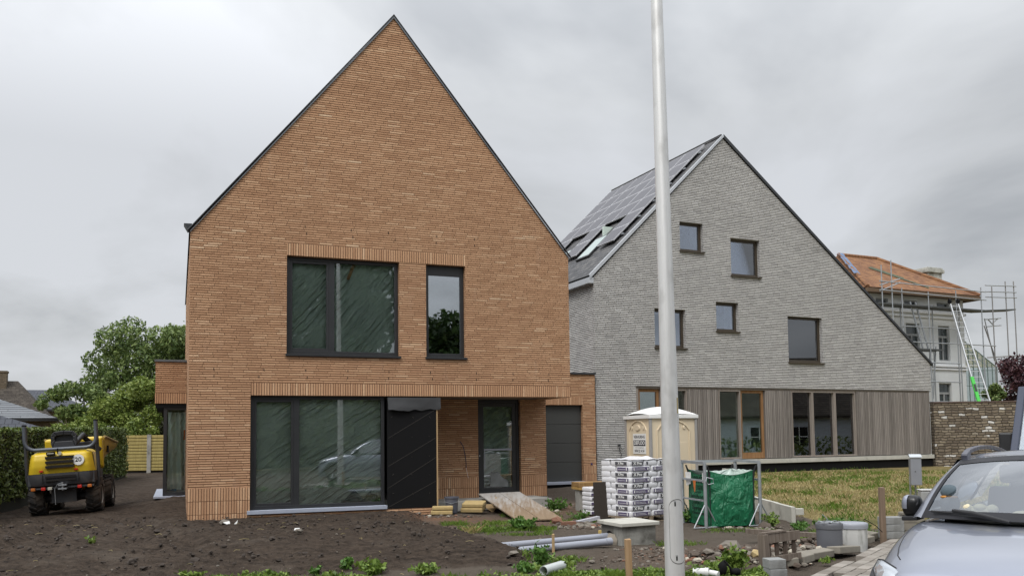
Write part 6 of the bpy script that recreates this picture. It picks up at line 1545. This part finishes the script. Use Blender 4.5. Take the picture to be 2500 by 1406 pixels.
cl = make_clumps((-16.6,42.2,2.5),(.9,.6,1.0),8,rg,.5)
tree('dark_bush', 'dark brownish bush between the pine fence and the glazed bay', (-16.6, 42.3, .3), cl, 2200, .12, m_darkleaf, 8, trunk_r=.06, cat='bush')
cl = []
for (x, z, r) in ((-23.7,4.2,.7),(-22.7,4.3,.75),(-21.6,3.9,.8),(-22.6,3.3,.9),(-21.2,3.0,.8),(-23.5,3.3,.7),(-20.4,3.6,.55),(-24.6,3.9,.5)):
    for k in range(3): cl.append(((x+rg.uniform(-.3,.3), 45+rg.uniform(-.5,.5), z+rg.uniform(-.25,.25)), (r*.62, r*.6, r*.5)))
tree('climbing_shrub', 'loose dark green shrub growing against the pale bungalow roof', (-22.4, 45, .3), cl, 4200, .14, m_leaf1, 9, trunk_r=.08, cat='bush')
# clipped hedge along the left boundary
hv = Vector((-4.7,17.6,0)).normalized(); hn = Vector((-hv.y, hv.x, 0)); hp0 = Vector((-10.3,14.2,0)); hl_ = 23.0
HG = thing('hedge', 'long clipped green hedge along the left side behind the dumper', 'hedge', hp0, 0)
b = MB(); f = MB()
def hp(s, t_, z): return hv*s + hn*t_ + Vector((0,0,z))
b.hexa([hp(0,.12,0),hp(hl_,.12,0),hp(hl_,1.1,0),hp(0,1.1,0),hp(0,.12,1.88),hp(hl_,.12,2.20),hp(hl_,1.1,2.20),hp(0,1.1,1.88)]).obj('branches', pm('hedge_core', (.012,.014,.007), 1.0), HG)  # solid near-black box, shade inside the hedge put into its colour
pts = []
for _ in range(26000):
    s = hl_*rg.random()**.8; z = .05+rg.random()*(1.95+.014*s); u_ = .05+.16*rg.random()+.07*noise.noise((s*.8, z*1.1, 3))+(.12*max(0, z-.0) if False else 0)
    if z < .35: u_ += .10
    pts.append(hp(s, u_, z))
for _ in range(1500): pts.append(hp(hl_-.1*rg.random(), rg.random()*1.1, rg.random()*2.25))
leaves(f, pts, .072, rg); pts = []
for _ in range(9000):
    s = hl_*rg.random(); pts.append(hp(s, .05+1.05*rg.random(), 1.90+.014*s+.07*rg.random()+.05*noise.noise((s*.9,2,1))))
ft = MB(); leaves(ft, pts, .072, rg)
f.obj('foliage', m_hedge, HG, fix=False); ft.obj('top_growth', m_hedget, HG, fix=False)
# purple tree and green shrub behind the garden wall
cl = []
for (x, z, r) in ((25.6,4.2,1.2),(26.6,5.0,1.3),(25.2,3.4,.9),(26.4,3.6,1.2),(27.6,5.6,1.3),(28.2,4.2,1.3),(25.5,5.0,.8)):
    for k in range(3): cl.append(((x+rg.uniform(-.4,.4), 44+rg.uniform(-.9,.9), z+rg.uniform(-.35,.35)), (r*.62, r*.6, r*.52)))
tree('purple_tree', 'dark purple leaved tree behind the old garden wall', (26.4, 44, .3), cl, 6500, .12, m_purple, 12, trunk_r=.14)
cl = make_clumps((24.35,43.4,3.5),(.55,.5,.75),7,rg,.55)
tree('green_bush', 'small green bush between the ladder foot and purple tree', (24.35, 43.4, .3), cl, 1500, .11, m_leaf1, 13, trunk_r=.05, cat='bush')
cl = make_clumps((28.9,42,6.1),(.7,.6,.8),5,rg,.5)
tree('green_tree', 'green tree top showing at the right frame edge above the purple tree', (28.9, 42, .3), cl, 1200, .12, m_leaf1, 14, trunk_r=.08)

# ---------------------------------------------------------------- ground plants
m_weed = leaf_mat('weed_leaves', [(.055,.10,.016),(.11,.18,.03),(.17,.25,.045),(.22,.30,.06)], trans=.2)
m_nettle = leaf_mat('nettle_leaves', [(.04,.10,.015),(.08,.17,.03),(.13,.23,.045)], trans=.2)
m_grass = leaf_mat('green_grass', [(0.063,0.115,0.014),(0.115,0.196,0.025),(0.184,0.265,0.041)], trans=.2)
m_straw = leaf_mat('dry_grass', [(0.154,0.138,0.044),(0.275,0.231,0.088),(0.396,0.325,0.143),(0.462,0.391,0.198)], trans=.15)
def blade(b, x, y, z, h, w_, rg, lean=.5, mi=0):
    a = rg.random()*6.283; dx, dy = math.cos(a), math.sin(a); l_ = h*lean*rg.uniform(.3, 1.2)
    p0 = Vector((x-dy*w_, y+dx*w_, z)); p1 = Vector((x+dy*w_, y-dx*w_, z)); m = Vector((x+dx*l_*.45, y+dy*l_*.45, z+h*.65)); t_ = Vector((x+dx*l_, y+dy*l_, z+h))
    b.poly([p0, p1, m+Vector((dy*w_*.6,-dx*w_*.6,0)), t_, m-Vector((dy*w_*.6,-dx*w_*.6,0))], mi)
def weed(x, y, h, r, n, label, m, seed, size=.045):
    rg = random.Random(seed); z = gz(x, y)-.02; g = thing('weed_plant', label, 'weed', (x, y, z), 0, 'weeds at the front of the plot')
    st = MB(); f = MB(); pts = []
    for k in range(max(4, n//14)):
        a = rg.random()*6.28; rr_ = r*math.sqrt(rg.random()); hh = h*rg.uniform(.55, 1.0)*(1-.3*rr_/r)
        e_ = (rr_*math.cos(a), rr_*math.sin(a), hh); m_ = (e_[0]*.45, e_[1]*.45, hh*.6)
        st.tube([(e_[0]*.15,e_[1]*.15,0), m_, e_], [.005,.004,.002], 5)
        for q in range(14):
            f_ = rg.uniform(.2, 1.05); px_ = e_[0]*f_+rg.gauss(0,.026); py_ = e_[1]*f_+rg.gauss(0,.026); pts.append((px_, py_, max(.01, hh*f_**.8+rg.gauss(0,.012))))
    st.obj('stem', m, g); leaves(f, pts, size, rg); f.obj('leaves', m, g, fix=False); return g
WD = [(-2.18,11.2,.22,.10,150,'upright nettle in the soil, tallest weed left of centre',m_nettle),(-1.78,11.02,.24,.22,420,'broad bushy leafy weed at the soil edge, below the black panel',m_weed),(-1.10,10.92,.20,.20,300,'yellow green bushy weed at the bottom edge, below the ramp',m_weed),(-2.52,10.98,.16,.08,90,'small leafy weed just left of the upright nettle',m_nettle),(-3.1,10.85,.12,.30,260,'low flat weed patch at the bottom edge under the wide window',m_weed),(-4.0,10.85,.09,.22,120,'tiny weed cluster at the bottom edge, leftmost of the weeds',m_weed),(-2.2,10.55,.13,.22,220,'pale spreading weed at the bottom frame edge below the nettle',m_weed),(.32,11.25,.42,.16,330,'tall feathery weed behind the open pipe stub',m_nettle),(.62,11.6,.15,.22,260,'round weed at the foot of the short pale stake',m_weed),(.12,11.0,.20,.18,240,'leafy weed left of the open pipe stub',m_nettle),(2.72,10.75,.40,.17,420,'tall light green weed left of the broken pallet',m_weed),(2.35,10.45,.26,.26,380,'bushy weed right of the lamp post foot',m_weed),(.16,16.1,.30,.30,520,'spiky green clump at the foot of the ramp',m_nettle),(1.35,17.6,.30,.20,220,'green weed by the loose brick rubble and dark board',m_nettle),(1.0,20.0,.35,.35,380,'weed clump below the garage door, in the rubble',m_nettle),(.6,19.4,.14,.30,220,'low weed patch on the path to the garage door',m_weed),(5.35,14.2,.42,.45,900,'dense dark green shrubby weed behind the flaking drum',m_nettle),(5.0,15.3,.22,.25,260,'green weed on the lawn bank right of the concrete wall',m_nettle),(4.75,16.0,.34,.2,260,'green weed at the right foot of the bag frame',m_weed),(3.35,16.9,.35,.2,300,'green weed between the lamp post and the green bag',m_nettle),(-6.3,13.0,.11,.10,60,'lone small grass tuft in the middle of the dark soil',m_weed),(4.15,11.6,.10,.10,80,'tiny weed between the pallet and the loose kerb stones',m_weed),(1.9,10.2,.16,.3,330,'weed carpet at the bottom edge around the lamp post',m_weed)]
for i, (x, y, h, r, n, lab, m) in enumerate(WD): weed(x, y, h, r, n, lab, m, 100+i, .05 if n > 350 else .042)
# dry lawn
lg = MB(); rg = random.Random(3)
for _ in range(46000):
    x, y = rg.uniform(5.6, 18.5), 14.3+17*rg.random()**1.25
    if x > 5.6+ (y-14)*.75+6: continue
    if noise.noise((x*.7, y*.7, 4)) < -.35: continue
    s = sdist(LAWN, np.array([x]), np.array([y]))[0]
    if s < .05*rg.random(): continue
    blade(lg, x, y, gz(x, y)+.0, rg.uniform(.02,.065)*(1+.5*(noise.noise((x*1.2,y*1.2,9)) > .3)), .005+.0006*(y-14), rg, 1.1, 1 if noise.noise((x*.9,y*.9,2))+rg.gauss(0,.22) > .38 else 0)
for _ in range(130):
    cx_, cy_ = rg.uniform(5.8, 15), 14.6+15*rg.random()**1.2; r_ = rg.uniform(.08,.3)
    if sdist(LAWN, np.array([cx_]), np.array([cy_]))[0] < .1: continue
    for _ in range(int(30+160*r_)): x, y = cx_+rg.gauss(0,r_), cy_+rg.gauss(0,r_*.7); blade(lg, x, y, gz(x,y), rg.uniform(.03,.14), .007, rg, .9, 1)
ow = lg.obj('dry_lawn_grass', [m_straw, m_grass], fix=False); struct(ow, 'stuff', 'short dry yellowed lawn grass in front of the grey house', 'grass')
# green creeping grass patches
gg = MB()
PT = [(.9,10.35,.75,.45,2600),(1.9,10.2,.9,.35,2600),(2.4,10.3,.5,.3,1500),(-3.3,10.6,.8,.2,700),(-.3,16.0,1.1,.5,1700),(-.8,17.2,.9,.35,1000),(.1,15.2,.6,.3,500),(.5,18.9,.8,.8,900),(3.9,15.3,.7,.25,420),(2.6,13.5,.4,.3,260),(5.9,14.9,1.2,.4,700),(3.05,11.5,.5,.3,250),(.55,12.0,.5,.25,350),(1.2,17.3,.5,.5,400),(-2.2,10.4,.7,.2,500),(-1.0,10.5,.5,.3,350)]
for cx_, cy_, rx_, ry_, n in PT:
    for _ in range(n):
        a, q = rg.random()*6.28, math.sqrt(rg.random()); x, y = cx_+rx_*q*math.cos(a), cy_+ry_*q*math.sin(a)
        if noise.noise((x*2.1, y*2.1, 7)) < -.10: continue
        blade(gg, x, y, gz(x, y)-.005, rg.uniform(.025,.085), .006, rg, 1.2, 0)
for cx_, cy_, rx_, ry_, n in [(1.0,10.35,.75,.35,2600),(2.0,10.25,.55,.33,2600),(2.7,10.45,.35,.35,1500),(.45,11.1,.35,.3,700),(-3.2,10.6,.6,.2,600),(-.2,16.1,.8,.35,900),(-2.2,10.55,.6,.18,500),(-.3,10.6,.6,.25,350),(5.3,14.3,.7,.4,900),(1.5,10.8,.5,.2,500)]:
    for _ in range(n):
        a, q = rg.random()*6.28, math.sqrt(rg.random()); x, y = cx_+rx_*q*math.cos(a), cy_+ry_*q*math.sin(a); k_ = noise.noise((x*2.6, y*2.6, 5))
        if k_ < -.16: continue
        leaves(gg, [(x, y, gz(x, y)+.01+max(0, .11*(k_+.25))*rg.random())], .034, rg, 1)
for _ in range(420):
    x, y = 5.0+9*rg.random(), 29.6+.44*9*rg.random()+rg.uniform(-1.0,.3)
    blade(gg, x, y, gz(x,y), rg.uniform(.04,.16), .010, rg, .8, 0)
struct(gg.obj('creeping_grass', [m_grass, m_weed], fix=False), 'stuff', 'green creeping grass patches on the building site earth', 'grass')
dg = MB()
for (x0, y0) in ((-.72,15.55),(-.85,15.3)):
    for _ in range(34): blade(dg, x0+rg.gauss(0,.04), y0+rg.gauss(0,.04), gz(x0,y0), rg.uniform(.06,.18), .003, rg, 1.3)
tag(dg.obj('dry_tuft', m_straw, fix=False), 'straw coloured dry grass tuft on the soil heap edge', 'grass tuft')
# stones, clods, brick rubble
m_clod = pm('soil_clod', (.045,.035,.028), .98, var=.4, scale=9, bump=.5)
cb = MB()
for _ in range(4600):
    x, y = rg.uniform(-11, .5), 9.6+8.5*rg.random()**1.3
    if sdist(SOIL, np.array([x]), np.array([y]))[0] < -.1: continue
    if noise.noise((x*1.1,y*1.1,1)) < -.2: continue
    r = .008+.034*rg.random()**5+(.05 if rg.random() < .008 else 0); cb.rock((x, y, gz(x,y)+.012), r, rg, 0, .7)
struct(cb.obj('soil_clods', m_clod, fix=False, smooth=50), 'stuff', 'crumbs and clods of dark soil', 'soil')
rb = MB(); mrs = [pm('rubble_grey', (.165,.145,.12), .95, var=.35, scale=12), pm('rubble_red', (.20,.10,.065), .95, var=.3, scale=12), pm('rubble_dark', (.085,.065,.05), .95, var=.35, scale=12), pm('rubble_pale', (.38,.345,.28), .9, var=.2, scale=12)]
RP = [(2.95,12.0,.75,.55,420,.07),(3.9,12.6,.8,.55,380,.07),(1.35,16.6,.65,.55,230,.07),(4.55,13.2,.7,.4,170,.07),(2.2,12.6,.7,.7,170,.035),(.9,14.5,.9,.6,120,.03),(1.5,11.9,1.2,.7,200,.03),(-1.5,19.0,.8,.4,80,.04),(.9,20.6,.8,1.2,160,.06),(4.4,15.6,.7,.4,90,.06),(3.6,11.5,.3,.3,90,.05),(1.9,13.1,.4,.25,90,.035)]
for cx_, cy_, rx_, ry_, n, rm in RP:
    for _ in range(n):
        a, q = rg.random()*6.28, rg.random()**.7; x, y = cx_+rx_*q*math.cos(a), cy_+ry_*q*math.sin(a)
        r = rm*(.25+1.1*rg.random()**3); h_ = .16*(1-q) if rm > .06 and cx_ > 2 else 0
        rb.rock((x, y, gz(x,y)+.2*r+h_*rg.random()), r, rg, rg.choice((0,0,2,2,2,2,0) if rg.random() < .86 else (1,1,3)), .6)
for _ in range(500):
    x, y = rg.uniform(-11, 6), rg.uniform(9.8, 19); rb.rock((x, y, gz(x,y)+.006), .008+.02*rg.random()**3, rg, rg.choice((0,2,2)), .6)
struct(rb.obj('rubble', mrs, fix=False), 'stuff', 'broken brick and stone rubble on the earth', 'rubble')
tw = MB()
for _ in range(70):
    x, y = rg.uniform(-11, 0), rg.uniform(10.2, 17); a = rg.random()*6.28; l_ = rg.uniform(.04,.16); z = gz(x,y)+.02
    tw.tube([(x,y,z),(x+l_*.5*math.cos(a),y+l_*.5*math.sin(a),z+.012),(x+l_*math.cos(a+.3),y+l_*math.sin(a+.3),z)], .0028, 4)
struct(tw.obj('straw_litter', m_straw, fix=False), 'stuff', 'dry root and straw litter on the dark soil', 'litter')
# a few separate bits
m_paperw = pm('litter_white', (.62,.62,.60), .7)
def scrap(x, y, pts, label, m=m_paperw):
    b = MB(); b.poly([(p[0], p[1], .0+p[2]) for p in pts]); b.poly([(p[0]*.98, p[1]*.98, -.006+p[2]) for p in reversed(pts)])
    tag(b.obj('litter_scrap', m, loc=(x, y, gz(x,y)+.02), fix=False), label, 'litter', 'white scraps on the soil')
scrap(-5.25, 15.9, [(-.08,0,.03),(.0,-.03,.0),(.05,.0,.01),(.02,.05,.05)], 'pale folded scrap on the soil before the brick pier'); scrap(-5.12, 15.95, [(-.02,0,0),(.03,0,.0),(.04,.02,.07)], 'small white shard beside the folded scrap')
scrap(-3.55, 14.2, [(-.05,0,.0),(.04,0,.0),(.04,.03,.03),(-.04,.03,.03)], 'white scrap on the soil below the wide window')
def stone(x, y, r, label, m, flat=.6, z=0): tag(MB().rock((0,0,0), r, rg, 0, flat).obj('stone', m, loc=(x, y, gz(x,y)+r*.3+z), smooth=35), label, 'stone', 'single stones on the plot')
stone(-3.48, 14.02, .07, 'brown stone beside the white scrap on the soil', mrs[0]); stone(-5.5, 16.5, .10, 'rounded pale stone near the corner of the brick pier', mrs[0])
stone(-.02, 11.9, .10, 'flat stone on the slope of the dark soil heap by the pipes', mrs[0], .35); stone(2.42, 11.0, .05, 'cream stone on the earth right of the pale stake', mrs[3])
stone(3.02, 12.1, .15, 'large grey stone on the rubble heap beside the pallet', mrs[0], .8, .1); stone(3.25, 11.7, .12, 'ochre stone in the rubble left of the pallet', pm('ochre_stone', (.42,.32,.16), .9, var=.2), .7, .06)
stone(4.55, 15.75, .14, 'brown rounded lump at the foot of the concrete wall', mrs[2], .7); stone(.85,17.0,.12,'brown brick lump on the rubble left of the dark board',mrs[1],.7,.03)
tag(MB().obox((0,0,.03),(.26,.05,.03),ry=-.12).obj('offcut_plank', pm('painted_offcut', (.42,.42,.45), .7), loc=(1.45,16.95,gz(1.45,16.95)+.05), rz=.55), 'short painted offcut lying on rubble beside the dark board', 'plank')
tag(MB().obox((0,0,.03),(.14,.06,.035)).obj('brick_tile', mrs[1], loc=(1.05,16.65,gz(1.05,16.65)+.02), rz=.3, bevel=.005), 'red brick tile lying at the end of the painted offcut', 'brick')
tag(MB().obox((0,0,.04),(.62,.06,.035),ry=.06).obj('rotten_timber', m_pw, loc=(4.25,13.55,gz(4.25,13.55)+.12), rz=-.12), 'dark rotten timber lying behind the drums', 'timber')
b = MB(); b.cyl((0,0,.06),(.14,.02,.06),.045,.05,16).cyl((.14,.02,.06),(.18,.025,.06),.058,n=16).cyl((.19,.025,.06),(.30,.0,.05),.035,n=12)
tag(b.obj('pipe_fitting', m_white, loc=(2.12,10.32,.03), rz=-.5, smooth=50), 'white plastic pipe fittings lying in the weeds by the lamp post', 'pipe fitting')
b = MB(); lump(b,(0,0,.11),.07,(.8,.6,1.2)); lump(b,(.16,.02,.07),.055,(1.1,.8,.8)); b.tube([(-.08,0,.02),(-.06,0,.14),(.02,0,.2),(.09,0,.12),(.1,0,.03)],.014,8)
tag(b.obj('black_fitting', m_black, loc=(2.46,10.28,.02), smooth=180), 'shiny black rubber fittings in the weeds right of the white ones', 'fitting')
tag(MB().tube([(5.25,13.0,.42),(5.5,13.2,.30),(5.75,13.55,.16)],.006,5).obj('black_cable', m_black), 'thin black cable hanging from the drums to the tall stake', 'cable')
tag(MB().tube([(7.4+.18*math.cos(k*.6),29.9+.12*math.sin(k*.6),.42+.03*(k%5)) for k in range(30)],.012,5).obj('hose_coil', m_concl), 'pale hose coil lying at the foot of the grey house', 'hose')

# ---------------------------------------------------------------- across the street (seen only mirrored in the windows)
m_opp = leaf_mat('street_tree_leaves', [(.014,.03,.008),(.035,.065,.016),(.06,.10,.026)])
cl = make_clumps((9.5,-9,9.5),(6.0,4.0,6.2),34,rg,.30)+make_clumps((7,-11,5.0),(6.0,3.0,4.0),16,rg,.35)
cl += make_clumps((14,-9.5,8.5),(4.8,3.0,6.5),34,rg,.36)+[((13.5,-9.5,9.0),(2.4,2,2)),((15.8,-9.5,10),(2.2,2,2)),((12,-9.5,11.2),(2.2,2,2)),((16.5,-9.5,12.5),(1.8,2,1.6)),((14,-9.5,7),(2.4,2,2)),((11.5,-9.5,7.5),(2.4,2,2))]
tree('street_tree', 'big dark tree across the street mirrored in the wide upper window', (9.5,-10,0), cl, 17000, .34, m_opp, 31, trunk_r=.35)
cl = make_clumps((20.8,-8,6.4),(3.4,3.0,4.2),24,rg,.40)+[((20.2,-8,8.3),(1.8,1.6,1.6)),((22,-8,7.8),(1.8,1.6,1.5)),((19.5,-8,6),(2,1.6,1.8)),((21.8,-8,5.5),(2,1.6,2))]
tree('street_tree', 'rounder dark tree across the street mirrored in the narrow upper window', (20.8,-8,0), cl, 9000, .28, m_opp, 32, trunk_r=.25)
b = MB(); rg2 = random.Random(8); pts = []
for _ in range(9000): pts.append((rg2.uniform(-8, 26), -3.2+rg2.uniform(-.9,.9)-.02*0, rg2.random()**.8*4.9))
HA = thing('hedge', 'overgrown green hedge bank across the street, mirrored in the wide lower window', 'hedge', (9,-3.5,0))
leaves(b, [(p[0]-9, p[1]+3.5, p[2]) for p in pts], .26, rg2); b.obj('foliage', leaf_mat('bank_leaves', [(.04,.065,.012),(.085,.12,.022),(.13,.16,.035)]), HA, fix=False)
MB().box((-17,-.8,0),(17,-.1,4.4)).obj('branches', pm('bank_core', (.03,.04,.012), 1.0), HA)  # solid dark box behind the leaves, inner shade put into its colour
CT = thing('cottage', 'white brick cottage with a brown tiled roof, mirrored in the grey house windows', 'house', (43, 20.5, 0), R_(50))
m_wb = brick_mat('white_painted_brick', .21, .065, [(0,(.50,.54,.60)),(1,(.62,.66,.72))], (.45,.48,.52))
cw = MB().prism([(-11,0),(11,0),(11,3.0),(-11,3.0)], -4, 4).obj('wall', m_wb, CT)
MB().prismx([(-4.3,2.8),(0,7.2),(4.3,2.8),(4.3,3.0),(0,7.45),(-4.3,3.0)], -11.2, 11.2).obj('roof', m_brroof, CT)
for x_ in (-8.5,-5,-2.2,2.2,5,8.5):
    wq = MB().box((x_-.6,-4.04,.9),(x_+.6,-4.0,2.2)).box((x_-.6,4.0,.9),(x_+.6,4.04,2.2)).obj('window', m_cblk, CT)
    MB().box((x_-.03,4.042,.9),(x_+.03,4.05,2.2)).box((x_-.6,4.042,1.5),(x_+.6,4.05,1.56)).obj('glazing_bars', m_white, wq)
b = MB(); rg3 = random.Random(77); leaves(b, [(rg3.uniform(-11,11), rg3.uniform(5.2,6.6), rg3.random()**1.3*1.5) for _ in range(1800)], .22, rg3)
b.obj('garden_foliage', m_hedge, CT, fix=False)
